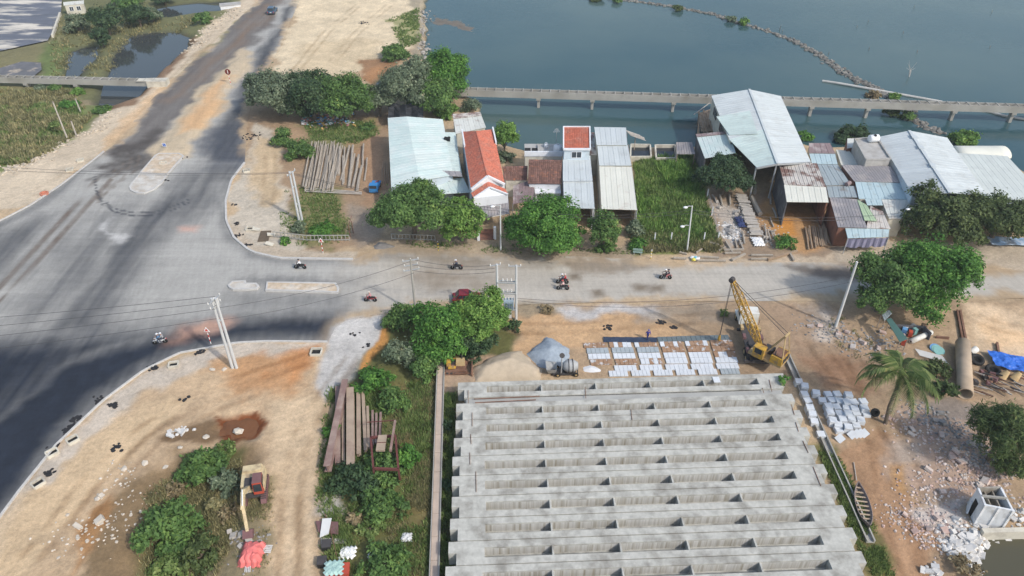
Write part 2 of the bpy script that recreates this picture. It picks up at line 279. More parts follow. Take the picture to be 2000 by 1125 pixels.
LAYERS = [  # (photo outline, colour, edge softness m, edge raggedness m, strength)
 ([(-700, -100), (480, -100), (480, 40), (330, 160), (200, 290), (60, 370), (-700, 470)], lin(140, 133, 92), 4, 5, 1),
 ([(100, -60), (480, -60), (420, 60), (330, 150), (230, 210), (110, 210), (120, 120)], lin(118, 120, 78), 4, 5, .9),
 ([(-300, 165), (130, 160), (180, 215), (150, 265), (60, 320), (-300, 330)], lin(126, 138, 78), 3, 5, 1),
 ([(10, 190), (150, 180), (160, 205), (60, 235), (0, 235)], lin(170, 150, 122), 3, 5, .8),
 ([(90, 70), (150, 90), (135, 165), (95, 165), (75, 130)], lin(112, 132, 70), 2, 2, .9),
 ([(560, -110), (505, 0), (430, 70), (300, 190), (200, 300), (60, 401), (-300, 480), (-300, 345), (0, 335), (60, 315), (150, 265), (230, 195), (290, 165), (345, 110), (410, 45), (470, 0), (520, -100)], lin(206, 188, 162), 1.2, 2.0, 1),
 ([(300, 180), (345, 150), (250, 260), (190, 300), (240, 230)], lin(214, 180, 140), 1, 1.5, .8),
 ([(222, 150), (235, 100), (270, 62), (360, 58), (385, 75), (365, 110), (300, 170), (262, 205), (190, 215), (205, 170)], lin(128, 98, 72), 1.0, 1.2, .9),
 ([(600, -110), (585, 0), (545, 100), (545, 150), (620, 150), (740, 130), (800, 90), (840, 40), (850, -110)], lin(222, 202, 168), 2, 3, 1),
 ([(600, 80), (720, 70), (760, 110), (640, 145), (570, 140)], lin(206, 184, 148), 3, 4, .7),
 ([(760, 40), (812, 20), (818, 70), (800, 90), (770, 70)], lin(150, 152, 96), 1.5, 3, .8),
 ([(795, -20), (840, -20), (832, 60), (835, 130), (800, 110), (812, 60)], lin(150, 140, 120), 1.5, 2, .8),
 ([(700, 120), (780, 105), (790, 180), (720, 190)], lin(150, 108, 72), 2, 3, .9),
 ([(480, 200), (780, 190), (770, 330), (740, 470), (540, 500), (480, 330)], lin(168, 140, 110), 2, 2, 1),
 ([(590, 235), (720, 235), (735, 262), (700, 290), (600, 280)], lin(120, 126, 76), 2, 2.5, .8),
 ([(690, 275), (755, 260), (765, 380), (715, 400)], lin(172, 136, 104), 2, 2, .9),
 ([(575, 370), (650, 370), (690, 450), (640, 480), (560, 480), (550, 430)], lin(118, 120, 72), 2, 3, .75),
 ([(440, 392), (478, 318), (500, 240), (540, 250), (555, 330), (560, 440), (600, 500), (490, 495), (452, 450)], lin(196, 184, 165), 1.5, 2, 1),
 ([(500, 265), (540, 268), (556, 330), (540, 400), (505, 390), (480, 330)], lin(205, 178, 140), 2, 2, .9),
 ([(445, 440), (470, 440), (500, 480), (600, 490), (690, 490), (690, 507), (545, 505), (490, 492), (456, 466)], lin(192, 176, 154), .7, 1, 1),
 ([(680, 400), (740, 400), (750, 470), (690, 480)], lin(160, 144, 126), 2, 2, .9),
 ([(740, 455), (960, 470), (1240, 480), (1240, 512), (1000, 506), (740, 490)], lin(166, 148, 124), 1, 2, 1),
 ([(1235, 310), (1370, 300), (1385, 400), (1410, 490), (1240, 500)], lin(112, 126, 62), 1, 1, 1),
 ([(1380, 380), (1660, 370), (1680, 520), (1400, 512), (1392, 450)], lin(158, 136, 112), 1, 1.5, 1),
 ([(1500, 370), (1600, 370), (1620, 480), (1560, 490), (1520, 470), (1490, 420)], lin(188, 142, 92), 2, 2, .9),
 ([(1500, 415), (1545, 425), (1560, 460), (1530, 462)], lin(206, 140, 62), 1, 1.2, .9),
 ([(1405, 400), (1450, 400), (1450, 470), (1410, 480)], lin(190, 180, 168), 1.5, 2, .8),
 ([(1640, 470), (2200, 470), (2200, 530), (1900, 520), (1640, 515)], lin(186, 170, 148), 1.5, 2, 1),
 ([(1330, 500), (1640, 495), (1640, 515), (1330, 517)], lin(192, 172, 146), 1, 2, 1),
 # south of the street
 ([(1000, 590), (2300, 590), (2300, 1300), (1700, 1200), (1640, 900), (1560, 740), (870, 740), (880, 700), (980, 680)], lin(172, 146, 116), 1, 1.5, 1),
 ([(1000, 625), (1180, 615), (1330, 640), (1400, 660), (1160, 670), (1050, 680), (960, 700)], lin(202, 164, 122), 2, 3, .9),
 ([(1010, 592), (1090, 590), (1090, 615), (1010, 620)], lin(160, 146, 120), 1, 2, .7),
 ([(1070, 598), (1260, 590), (1290, 612), (1180, 625), (1090, 618)], lin(198, 196, 194), 2.2, 2.5, .85),
 ([(1250, 600), (1420, 590), (1430, 625), (1280, 620)], lin(162, 146, 126), 2, 3, .8),
 ([(1480, 600), (1640, 595), (1690, 640), (1740, 700), (1690, 760), (1600, 740), (1540, 680)], lin(166, 140, 114), 3, 3, .9),
 ([(1560, 680), (1680, 700), (1690, 765), (1600, 750)], lin(152, 116, 88), 3, 3, .9),
 ([(1560, 600), (1610, 595), (1640, 650), (1600, 660)], lin(196, 188, 178), 2.5, 2.5, .6),
 ([(1870, 600), (2300, 600), (2300, 740), (1960, 700), (1890, 670)], lin(216, 188, 154), 2, 3, 1),
 ([(1910, 640), (2200, 620), (2200, 680), (1960, 680)], lin(224, 186, 142), 3, 4, .7),
 ([(1640, 900), (1700, 850), (1760, 880), (1800, 960), (1830, 1060), (1850, 1300), (1750, 1300), (1700, 1100)], lin(178, 140, 106), 2, 3, 1),
 ([(1750, 810), (1900, 830), (1960, 900), (1960, 960), (1880, 1010), (1780, 920)], lin(186, 158, 138), 2.5, 3, .9),
 ([(1720, 880), (1790, 860), (1800, 900), (1740, 930)], lin(190, 180, 170), 2, 2, .6),
 ([(1780, 990), (1880, 980), (1905, 1030), (1900, 1080), (1830, 1060)], lin(204, 194, 186), 1.5, 2, .9),
 ([(1745, 920), (1775, 915), (1790, 950), (1760, 960)], lin(206, 156, 96), 1.5, 2, .7),
 ([(1600, 880), (1625, 870), (1700, 1010), (1760, 1150), (1720, 1200), (1660, 1030)], lin(112, 110, 62), 1, 1.5, .9),
 ([(1780, 790), (1860, 780), (1960, 800), (1960, 860), (1850, 830)], lin(128, 120, 114), 2, 2.5, .8),
 # middle strip with shrubs
 ([(740, 620), (1000, 610), (985, 690), (890, 720), (890, 1300), (600, 1300), (615, 960), (640, 760), (700, 700)], lin(104, 104, 60), 1.2, 1.5, 1),
 ([(790, 760), (850, 740), (850, 1180), (770, 1180), (800, 960)], lin(126, 112, 70), 2, 2.5, .9),
 ([(862, 705), (925, 700), (1000, 690), (1000, 745), (890, 745), (885, 765), (862, 765)], lin(176, 150, 124), 1, 1, 1),
 ([(862, 765), (890, 765), (890, 1300), (862, 1300)], lin(70, 70, 42), .6, .6, 1),
 # south-west quarter
 ([(0, 1010), (110, 869), (280, 724), (460, 670), (640, 668), (640, 720), (650, 790), (620, 960), (640, 1300), (-400, 1300)], lin(196, 168, 134), .3, .3, 1),
 ([(0, 1010), (110, 869), (280, 724), (460, 670), (640, 668), (632, 700), (470, 705), (370, 725), (290, 765), (190, 850), (110, 930), (40, 1010), (-20, 1100)], lin(202, 196, 186), 1.2, 2.2, .6),
 ([(470, 715), (560, 690), (632, 690), (625, 730), (590, 770), (520, 780), (450, 760), (400, 740)], lin(194, 142, 94), 3.5, 4.5, .75),
 ([(520, 700), (620, 690), (620, 720), (570, 745), (540, 735)], lin(202, 132, 74), 3, 4, .6),
 ([(-60, 1060), (90, 950), (220, 830), (330, 760), (360, 790), (250, 900), (120, 1040), (40, 1200), (-80, 1200)], lin(212, 184, 146), 2, 2.5, .8),
 ([(420, 810), (500, 800), (518, 822), (500, 850), (450, 862), (425, 845)], lin(120, 66, 34), .6, 1, 1),
 ([(300, 860), (345, 848), (420, 815), (430, 845), (400, 862), (330, 878)], lin(112, 88, 62), .8, 1.2, .9),
 ([(190, 1010), (260, 930), (330, 900), (470, 850), (520, 900), (480, 1000), (440, 1180), (180, 1180)], lin(126, 104, 74), 2, 2, .9),
 ([(330, 930), (420, 870), (470, 870), (470, 960), (400, 1180), (290, 1180), (280, 1050)], lin(96, 98, 56), 1.5, 2, .9),
 ([(440, 940), (530, 940), (530, 1180), (410, 1180)], lin(140, 128, 96), 1.5, 2, .9),
 ([(170, 1030), (225, 960), (245, 990), (190, 1090), (150, 1130)], lin(170, 124, 78), 1, 1.6, .8),
 ([(520, 790), (650, 770), (620, 960), (635, 1300), (510, 1300), (540, 1000)], lin(204, 178, 144), 1.2, 1.5, 1),
 ([(652, 640), (680, 622), (755, 612), (742, 650), (718, 690), (690, 740), (640, 790), (625, 745), (640, 690)], lin(198, 194, 188), 1, 1, 1),
 ([(742, 640), (758, 640), (750, 670), (715, 722), (704, 722), (725, 680)], lin(206, 146, 78), .5, .8, 1),
 ([(610, 970), (655, 960), (660, 1010), (615, 1010)], lin(192, 186, 178), 1, 1.2, .8)]
LAY = [(np.array(PX(p)), c, s, w_, o_) for p, c, s, w_, o_ in LAYERS]
def paint(x, y):
    col = np.empty(x.shape + (3,)); n0 = fbm(x * .06, y * .06, 3)[..., None]; n1 = fbm(x * .5, y * .5, 9)[..., None]
    col[:] = SAND * (0.8 + 0.4 * n0)
    wx = fbm(x * .22, y * .22, 21, 5) - .5; wy = fbm(x * .22, y * .22, 35, 5) - .5
    for i, (poly, c, s, w_, o_) in enumerate(LAY):
        mg = s + w_ * 1.5; bb = (x > poly[:, 0].min() - mg) & (x < poly[:, 0].max() + mg) & (y > poly[:, 1].min() - mg) & (y < poly[:, 1].max() + mg)
        if not bb.any(): continue
        xx, yy = x[bb], y[bb]; d = sdist(xx + wx[bb] * w_ * 2.5, yy + wy[bb] * w_ * 2.5, poly)
        a = (sstep(s * .5, -s * .5, d) * o_)[..., None]
        vari = 0.84 + 0.32 * fbm(xx * .35, yy * .35, 50 + i, 5)[..., None]
        col[bb] = col[bb] * (1 - a) + c * vari * a
    col *= 0.9 + 0.2 * n1
    med = fbm(x * 1.6, y * 1.6, 141, 4)[..., None]; col *= .86 + .28 * med                      # clods, crusts and footprints
    wide = fbm(x * .12, y * .12, 151, 5)[..., None]; col *= .86 + .28 * wide
    for pts, o_ in RUTS:                                                                    # wheel ruts on the dirt tracks
        for off in (-1.1, -.75, .75, 1.1):
            w_ = RL(pts); d_ = np.gradient(w_, axis=0); nr_ = np.stack([-d_[:, 1], d_[:, 0]], 1); nr_ /= np.linalg.norm(nr_, axis=1)[:, None]
            d = sline(x + (wx * .6), y + (wy * .6), w_ + nr_ * off); a_ = (sstep(.34, .1, d) * o_ * sstep(.3, .6, fbm(x * .3, y * .3, 161)))[..., None]; col = col * (1 - a_) + col * np.array([.72, .68, .64]) * a_
    return col * .87
RUTS = [([(690, 700), (640, 770), (590, 850), (570, 950), (565, 1060), (560, 1200)], .8), ([(720, 690), (650, 790), (610, 860), (600, 960), (600, 1200)], .6), ([(600, 700), (480, 740), (370, 780), (270, 850), (170, 950), (60, 1090)], .7), ([(560, 740), (420, 790), (300, 860), (210, 950), (120, 1080)], .6),
        ([(1600, 600), (1660, 690), (1720, 800), (1770, 900), (1800, 1010), (1840, 1150)], .7), ([(1560, 600), (1600, 680), (1660, 760), (1720, 880), (1740, 1000), (1790, 1150)], .6), ([(1000, 640), (1120, 640), (1250, 630), (1400, 620)], .6), ([(1900, 620), (1960, 640), (2060, 650)], .5), ([(700, 10), (640, 60), (600, 110), (560, 160)], .6), ([(760, 10), (700, 60), (650, 120)], .5), ([(460, 20), (400, 90), (300, 200), (190, 310), (60, 380)], .5), ([(520, 260), (530, 330), (520, 400)], .5)]
def streaks(x, y, ang, across, along, s):
    ca, sa = math.cos(ang), math.sin(ang); u = x * ca + y * sa; v = -x * sa + y * ca
    return fbm(u / along + 2 * fbm(u * .03, v * .03, s + 5), v / across, s, 5)
def ang_of(a, b): d = P(*b) - P(*a); return math.atan2(d.y, d.x)
ASP, DUST, MUD = lin(34, 40, 51, 1.0), lin(163, 161, 155), lin(120, 102, 84)
A1_ = ang_of((60, 900), (430, 330)); A2_ = ang_of((500, 540), (1600, 550)); A3_ = ang_of((260, 250), (560, -20))
RL = lambda pts: np.array(PX(pts))
def roadpaint(x, y):
    s1 = streaks(x, y, A1_, 1.6, 26, 3); s2 = streaks(x, y, A2_, 1.1, 22, 8); s3 = streaks(x, y, A3_, 1.4, 30, 13); n = fbm(x * .15, y * .15, 4, 5); nf = fbm(x * .9, y * .9, 6, 4)
    fine = streaks(x, y, A1_, .45, 14, 33)
    dark = np.zeros(x.shape)
    def zone(pts, soft, warp=2.0):
        d = sdist(x + (n - .5) * warp * 4, y + (nf - .5) * warp, RL(pts)); return sstep(soft, -soft, d)
    # dust everywhere, thinner where the new asphalt shows through
    dark = np.maximum(dark, zone([(668, 606), (640, 668), (520, 667), (460, 670), (350, 690), (280, 724), (200, 784), (110, 869), (0, 1010), (-170, 1250), (-420, 1250), (-230, 980), (0, 800), (130, 705), (250, 662), (330, 642), (440, 624), (560, 612)], 4.2, 1.4) * 1.08)
    dark = np.maximum(dark, zone([(-420, 760), (0, 660), (200, 640), (330, 645), (200, 700), (60, 820), (-200, 1050), (-420, 1250)], 5, 1.5) * (.82 + .3 * s1))
    dark = np.maximum(dark, zone([(300, 400), (350, 370), (420, 345), (405, 395), (345, 445), (295, 505), (245, 570), (200, 650), (110, 760), (0, 840), (-60, 800), (60, 700), (140, 600), (200, 510)], 3.5, 1.5) * (.55 + .5 * s1))
    dark = np.maximum(dark, zone([(395, 320), (470, 318), (440, 392), (390, 430), (340, 440), (350, 370)], 4) * (.4 + .55 * s1))
    dark = np.maximum(dark, zone([(100, 500), (190, 420), (260, 400), (240, 470), (150, 580), (60, 640), (20, 620)], 5) * (.25 + .5 * s1))
    dark = np.maximum(dark, zone([(-200, 480), (60, 425), (130, 408), (90, 480), (0, 550), (-200, 600)], 5) * (.3 + .55 * s1))
    dark = np.maximum(dark, zone([(440, 575), (660, 572), (660, 600), (440, 615)], 3) * .42)
    dark = np.maximum(dark, zone([(450, 546), (700, 543), (700, 552), (450, 556)], 1.6) * .6)
    for q in ([(185, 311), (203, 296), (120, 361), (60, 401), (0, 432), (-120, 462), (-120, 475), (0, 446), (70, 412), (130, 372)], [(440, 392), (442, 432), (458, 466), (490, 492), (545, 505), (690, 507), (690, 514), (545, 514), (480, 502), (444, 472), (430, 434), (428, 392)]): dark = np.maximum(dark, zone(q, 1.2, .5) * .5)
    # causeway: worn surface, dark right lane
    dark = np.maximum(dark, zone([(540, 60), (600, -60), (625, -90), (585, 0), (520, 140), (486, 220), (482, 318), (400, 318), (420, 260), (470, 170), (500, 110)], 2.0, 1.0) * (.66 + .35 * s3))
    dark = np.clip(dark * (1 + 1.1 * (fine - .5) * np.clip(1.05 - dark, 0, 1)) + (s1 - .5) * .10 * (dark < .9), 0, 1)[..., None]
    c = DUST * (.84 + .3 * s2[..., None]) * (1 - dark) + ASP * (.8 + .5 * nf[..., None]) * dark
    def over(w_, colr):
        nonlocal c; w_ = np.clip(w_, 0, 1)[..., None]; c = c * (1 - w_) + colr * w_
    # causeway left lane: brown-grey traffic dirt
    over(zone([(600, -90), (545, 0), (520, 60), (470, 120), (400, 190), (330, 250), (290, 290), (215, 300), (300, 190), (430, 70), (505, 0), (570, -90)], 2) * (.65 + .5 * s3), lin(98, 92, 88))
    over(zone([(570, -90), (530, 0), (450, 80), (330, 200), (350, 200), (470, 90), (550, 0), (590, -90)], 2) * (s3 * 1.3), lin(124, 104, 86))
    over(zone([(215, 305), (300, 250), (325, 255), (300, 330), (240, 340), (190, 350), (200, 320)], 1.8, 3) * (.75 + .5 * (nf - .3)), lin(74, 68, 64))
    over(zone([(405, 250), (500, 230), (490, 330), (400, 330)], 3, 3) * (.3 + .5 * s1), lin(66, 72, 84))
    # sand strip between the lanes
    over(zone([(482, 92), (498, 100), (470, 160), (440, 200), (400, 262), (376, 306), (288, 312), (300, 290), (345, 240), (395, 175), (440, 130), (465, 105)], 1.0, 1.6), lin(186, 168, 140))
    over(zone([(445, 148), (458, 150), (440, 185), (400, 250), (350, 265), (360, 240), (405, 190)], 1.4, 1.6) * .8, lin(204, 160, 112))
    # street to the east: cream dust, damp brown patches
    over(zone([(690, 500), (1240, 500), (2250, 525), (2250, 595), (1000, 600), (800, 604), (680, 620)], 4) * .75, lin(178, 170, 157) * (.88 + .24 * s2[..., None]))
    over(zone([(720, 485), (1000, 498), (1110, 502), (1090, 520), (980, 525), (900, 520), (820, 512), (740, 508), (700, 498)], 2, 4) * (1.5 * n - .1), lin(128, 114, 96))
    over(zone([(790, 525), (900, 525), (1000, 545), (980, 575), (860, 580), (790, 562), (760, 540)], 2.5, 4) * (1.6 * n - .3), lin(138, 124, 106))
    over(zone([(1140, 512), (1215, 505), (1280, 520), (1220, 535), (1145, 530)], 1, 3) * .8, lin(132, 118, 100))
    over(zone([(1100, 500), (1290, 504), (1280, 514), (1110, 514)], 1, 3) * .6, lin(160, 138, 110))
    over(zone([(1545, 520), (1600, 518), (1690, 522), (1690, 548), (1610, 545)], 1, 2) * .85, lin(96, 86, 78))
    over(zone([(1890, 520), (1990, 524), (1980, 535), (1900, 535)], 1.2, 2) * .7, lin(140, 124, 104))
    for q in ((1128, 540), (1252, 561), (1278, 563), (1170, 572), (1312, 640)): over(zone([(q[0] - 12, q[1] - 5), (q[0] + 12, q[1] - 6), (q[0] + 11, q[1] + 6), (q[0] - 10, q[1] + 7)], .7, 1), lin(120, 108, 92))
    # damp soil tipped on the road
    over(zone([(700, 485), (740, 470), (790, 478), (750, 500), (710, 505)], 2, 2) * .5, lin(110, 108, 106))
    over(zone([(330, 640), (440, 622), (455, 628), (420, 640), (330, 668)], 1.6, 1.5) * .75, lin(206, 158, 132))
    over(zone([(358, 443), (388, 443), (385, 452), (360, 452)], 1, 1) * .7, lin(204, 152, 130))
    over(zone([(205, 450), (225, 425), (228, 440), (215, 455), (260, 460), (240, 475)], .8, 2) * .5, lin(214, 212, 208))
    # tyre tracks
    def track(pts, w_, colr, o_):
        d = sline(x, y, RL(pts)); over(sstep(w_, w_ * .4, d) * o_ * (.6 + .8 * (nf - .2)), colr)
    for dx in (0, 26):
        for e in (-3, 3): track([(190 + dx + e, 350), (130 + dx + e, 420), (60 + dx + e, 495), (0 + dx + e, 560), (-80 + dx, 640)], .22, lin(104, 92, 82), .9)
    for rr in (0, 6): track([(186, 345 + rr), (188, 372 + rr), (200, 392 + rr), (225, 408 + rr), (262, 416 + rr), (300, 414 + rr), (340, 403 + rr), (372, 388 + rr)], .2, lin(62, 64, 70), .95)
    for k in range(5): track([(300 - k * 9, 300 + k), (262 - k * 10, 335), (215 - k * 5, 372 + k * 4), (190, 385 + k * 3)], .18, lin(110, 98, 86), .55)
    # no kerb along the street and the upper causeway: dust and soil run into each other
    de = -sdist(x, y, ROAD) + (n - .5) * 5 + (nf - .5) * 2.2; pe = P(690, 505); pc = P(470, 315)
    free = np.maximum(np.maximum(sstep(pe.x - 3, pe.x + 3, x), sstep(pc.y, pc.y + 8, y)), zone([(640, 668), (655, 640), (672, 625), (720, 600), (690, 670)], 1.0, .5))
    over(sstep(1.9, -.2, de) * free, paint(x, y))
    return c * (.93 + .14 * nf[..., None])
def groundz(x, y):
    z = (fbm(x * .08, y * .08, 70) - .5) * .25 + (fbm(x * .5, y * .5, 77) - .5) * .14 - .02
    dr = sdist(x, y, ROAD); k = sstep(.0, 5, dr)
    z = z * k - .03 + np.where(dr < -.15, -.12, 0)
    gd = sdist(x, y, RL([(860, 700), (1560, 690), (1720, 1200), (840, 1200)])); z = np.where(gd < 2, z * sstep(0, 2, gd) - .04, z)
    # causeway banks, pit and spoil slopes
    low = sdist(x, y, RL([(-400, -100), (440, -100), (400, 40), (290, 165), (150, 262), (60, 318), (-400, 330)])); z -= 1.0 * sstep(1.5, -5, low)
    heap = sdist(x, y, RL([(280, 1010), (330, 930), (420, 870), (480, 900), (450, 1000), (400, 1200), (250, 1200)])); z -= 1.2 * sstep(3, -4, heap) * (.7 + .6 * fbm(x * .3, y * .3, 5))
    pit = sdist(x, y, RL([(425, 812), (500, 806), (514, 822), (498, 848), (450, 858), (428, 842)])); z -= .75 * sstep(.9, -1.1, pit + (fbm(x * .9, y * .9, 31) - .5) * 1.6)
    d = sdist(x + (fbm(x * .2, y * .2, 90) - .5) * 3, y, LAGOON); z = np.where(d < 2.2, np.minimum(z, z * 0 - .1 + (-3.2) * sstep(1.6, -1.8, d)), z)
    for nme, p in PONDS.items():
        d = sdist(x + (fbm(x * .3, y * .3, 91) - .5) * 2, y, p); f = PZ.get(nme, WZ)
        z = np.where(d < 3, z * sstep(-1, 3, d) + (f - .6) * (1 - sstep(-1.2, 3 if f < -1 else 1.5, d)), z)
    for p in (SALT, SALT2):
        d = sdist(x, y, p); z = np.where(d < 1, np.minimum(z, -1.05 - .4 * sstep(1, -1, d)), z)
    return z
def axis(parts):
    out = []
    for a, b, s in parts: out.append(np.arange(a, b, s))
    return np.concatenate(out + [[parts[-1][1]]])
gx = axis([(-3000, -800, 400), (-800, -300, 50), (-300, -160, 10), (-160, -64, .8), (-64, 64, .4), (64, 160, .8), (160, 300, 10), (300, 800, 50), (800, 3000, 400)])
gy = axis([(-600, -60, 40), (-60, 20, 8), (20, 36, 1.5), (36, 92, .34), (92, 150, .5), (150, 240, .8), (240, 330, 6), (330, 800, 40), (800, 4200, 400)])
X, Y = np.meshgrid(gx, gy); Zg = groundz(X, Y); nx = len(gx); ny = len(gy)
idx = np.arange(nx * ny).reshape(ny, nx)
F = np.stack([idx[:-1, :-1], idx[:-1, 1:], idx[1:, 1:], idx[1:, :-1]], -1).reshape(-1, 4)
me = np_mesh('ground', np.stack([X, Y, Zg], -1).reshape(-1, 3), F, vcolmat('soil', .95, .55, .2), True)
cols = paint(X, Y)
fa = np.zeros(X.shape); below = sstep(WZ + .9, WZ - .2, Zg)[..., None]; cols = cols * (1 - below) + lin(74, 76, 60) * below
at = me.color_attributes.new('zone', 'FLOAT_COLOR', 'POINT')
at.data.foreach_set('color', np.concatenate([cols, np.ones(X.shape + (1,))], -1).astype(np.float32).ravel())
tag(link('ground', me), kind='structure')
GZ = Zg
def gz(x, y):                                     # ground height under a point
    i = int(np.clip(np.searchsorted(gx, x) - 1, 0, nx - 2)); j = int(np.clip(np.searchsorted(gy, y) - 1, 0, ny - 2))
    u = (x - gx[i]) / (gx[i + 1] - gx[i]); v = (y - gy[j]) / (gy[j + 1] - gy[j])
    return float(GZ[j, i] * (1 - u) * (1 - v) + GZ[j, i + 1] * u * (1 - v) + GZ[j + 1, i] * (1 - u) * v + GZ[j + 1, i + 1] * u * v)
def onroad(x, y): return sdist(np.array([x]), np.array([y]), ROAD)[0] < -.1
def fz(p): return 0.0 if onroad(p[0], p[1]) else gz(p[0], p[1])
def G(px, py, dz=0.0):
    p = P(px, py); p.z = fz(p) + dz; return p
# road sheet cut into a fine grid so that its dust can vary
from mathutils.geometry import tessellate_polygon
bm = bmesh.new(); rv = [bm.verts.new((p[0], p[1], 0)) for p in ROAD]
for t_ in tessellate_polygon([[Vector((p[0], p[1], 0)) for p in ROAD]]):
    try: bm.faces.new([rv[i] for i in t_])
    except ValueError: pass
for f in bm.faces:
    f.normal_update()
    if f.normal.z < 0: f.normal_flip()
xs = [p[0] for p in ROAD]; ys = [p[1] for p in ROAD]
def cuts(lo, hi, st, no, k):
    for q in np.arange(lo + st, hi, st):
        co = [0, 0, 0]; co[k] = q
        bmesh.ops.bisect_plane(bm, geom=bm.verts[:] + bm.edges[:] + bm.faces[:], plane_co=co, plane_no=no)
def cutgrid():
    # coarse strips first, then refine in blocks: cheap enough at 0.6 m
    cuts(max(min(ys), 35), min(max(ys), 235), .5, (0, 1, 0), 1)
    cuts(max(min(xs), -110), min(max(xs), 100), .5, (1, 0, 0), 0)
cutgrid()
bmesh.ops.triangulate(bm, faces=[f for f in bm.faces if len(f.verts) > 4])
me = bpy.data.meshes.new('road'); bm.to_mesh(me); bm.free()
co = np.empty(len(me.vertices) * 3, np.float32); me.vertices.foreach_get('co', co); co = co.reshape(-1, 3)
rc = roadpaint(co[:, 0].astype(float), co[:, 1].astype(float))
strip = sdist(co[:, 0], co[:, 1], RL([(470, 110), (490, 120), (440, 190), (385, 265), (370, 300), (300, 305), (350, 235), (400, 170), (445, 125)]))
co[:, 2] = .28 * sstep(.3, -1.6, strip) * (.5 + fbm(co[:, 0] * .4, co[:, 1] * .4, 8)); me.vertices.foreach_set('co', co.ravel())
at = me.color_attributes.new('zone', 'FLOAT_COLOR', 'POINT')
at.data.foreach_set('color', np.concatenate([rc, np.ones((len(rc), 1))], -1).astype(np.float32).ravel())
am = vcolmat('asphalt', .82, .12, .10, 14.0, .3); n_, L_ = am.node_tree.nodes, am.node_tree.links; bs = n_['Principled BSDF']; src = bs.inputs['Base Color'].links[0].from_socket
for ang_, sc_ in ((A1_, (.035, .9)), (A1_ + .25, (.03, 1.6)), (A2_, (.04, 1.3))):      # fine wheel-swept streaks of dust
    g_ = n_.new('ShaderNodeNewGeometry'); mp_ = n_.new('ShaderNodeMapping'); mp_.vector_type = 'TEXTURE'; mp_.inputs['Rotation'].default_value = (0, 0, ang_); mp_.inputs['Scale'].default_value = (1 / sc_[0], 1 / sc_[1], 1)
    q_ = n_.new('ShaderNodeTexNoise'); q_.inputs['Scale'].default_value = 1; q_.inputs['Detail'].default_value = 5; q_.inputs['Roughness'].default_value = .7; r_ = n_.new('ShaderNodeMapRange'); r_.inputs[1].default_value = .3; r_.inputs[2].default_value = .7; r_.inputs[3].default_value = .93; r_.inputs[4].default_value = 1.06
    x_ = n_.new('ShaderNodeMix'); x_.data_type = 'RGBA'; x_.blend_type = 'MULTIPLY'; x_.inputs[0].default_value = 1; L_.new(g_.outputs['Position'], mp_.inputs['Vector']); L_.new(mp_.outputs[0], q_.inputs['Vector']); L_.new(q_.outputs[0], r_.inputs[0]); L_.new(src, x_.inputs[6]); L_.new(r_.outputs[0], x_.inputs[7]); src = x_.outputs[2]
L_.new(src, bs.inputs['Base Color']); me.materials.append(am); me.update()
tag(link('road', me), kind='structure')
# ------------------------------------------------------------------ water
def water(name, poly, z, col, rough=.06, wave=.25, wscale=1.2, mud=None):
    m = bpy.data.materials.new(name); m.use_nodes = True; n = m.node_tree.nodes; L = m.node_tree.links; b = n['Principled BSDF']
    b.inputs['Roughness'].default_value = rough; b.inputs['IOR'].default_value = 1.33
    g = n.new('ShaderNodeNewGeometry')
    q = n.new('ShaderNodeTexNoise'); q.inputs['Scale'].default_value = .013; q.inputs['Detail'].default_value = 6; L.new(g.outputs['Position'], q.inputs['Vector'])
    r = n.new('ShaderNodeValToRGB'); r.color_ramp.elements[0].position = .35; r.color_ramp.elements[1].position = .68
    r.color_ramp.elements[0].color = (*col, 1); r.color_ramp.elements[1].color = (*(mud if mud is not None else [c * 1.25 for c in col]), 1)
    L.new(q.outputs[0], r.inputs[0]); L.new(r.outputs[0], b.inputs['Base Color'])
    mp = n.new('ShaderNodeMapping'); mp.inputs['Scale'].default_value = (.55, 1.5, 1); mp.inputs['Rotation'].default_value = (0, 0, R(12)); L.new(g.outputs['Position'], mp.inputs['Vector'])
    q2 = n.new('ShaderNodeTexNoise'); q2.inputs['Scale'].default_value = wscale * .8; q2.inputs['Detail'].default_value = 3; L.new(mp.outputs[0], q2.inputs['Vector'])
    # wind ruffles the open water more than the sheltered strip near the shore
    q3 = n.new('ShaderNodeTexNoise'); q3.inputs['Scale'].default_value = .02; q3.inputs['Detail'].default_value = 3; L.new(g.outputs['Position'], q3.inputs['Vector'])
    mr = n.new('ShaderNodeMapRange'); mr.inputs[1].default_value = .35; mr.inputs[2].default_value = .65; mr.inputs[3].default_value = wave * .35; mr.inputs[4].default_value = wave; L.new(q3.outputs[0], mr.inputs[0])
    bp = n.new('ShaderNodeBump'); bp.inputs['Distance'].default_value = .12; L.new(mr.outputs[0], bp.inputs['Strength']); L.new(q2.outputs[0], bp.inputs['Height']); L.new(bp.outputs[0], b.inputs['Normal'])
    mb = MB(); mb.add([(p[0], p[1], z) for p in poly], [tuple(range(len(poly)))])
    me = mb.mesh(name, m); bmx = bmesh.new(); bmx.from_mesh(me); bmesh.ops.triangulate(bmx, faces=bmx.faces[:]); 
    for f in bmx.faces:
        if f.normal.z < 0: f.normal_flip()
    bmx.to_mesh(me); bmx.free()
    return tag(link(name, me), kind='structure')
def grow(poly, k):
    c = sum((Vector(p) for p in poly), Vector((0, 0))) / len(poly)
    return [c + (Vector(p) - c) * (1 + k / max((Vector(p) - c).length, 1e-3)) for p in poly]
FARR = [(p[0], p[1]) for p in LAGOON]
lag = [(FARR[0][0] - 6, 330)] + [(p[0] - 5, p[1] - 5) for p in FARR[1:-2]] + [(700, 140), (700, 900), (FARR[0][0] - 20, 900)]
water('lagoon_water', lag, WZ, (.026, .070, .082), wave=.38, mud=(.078, .122, .114))
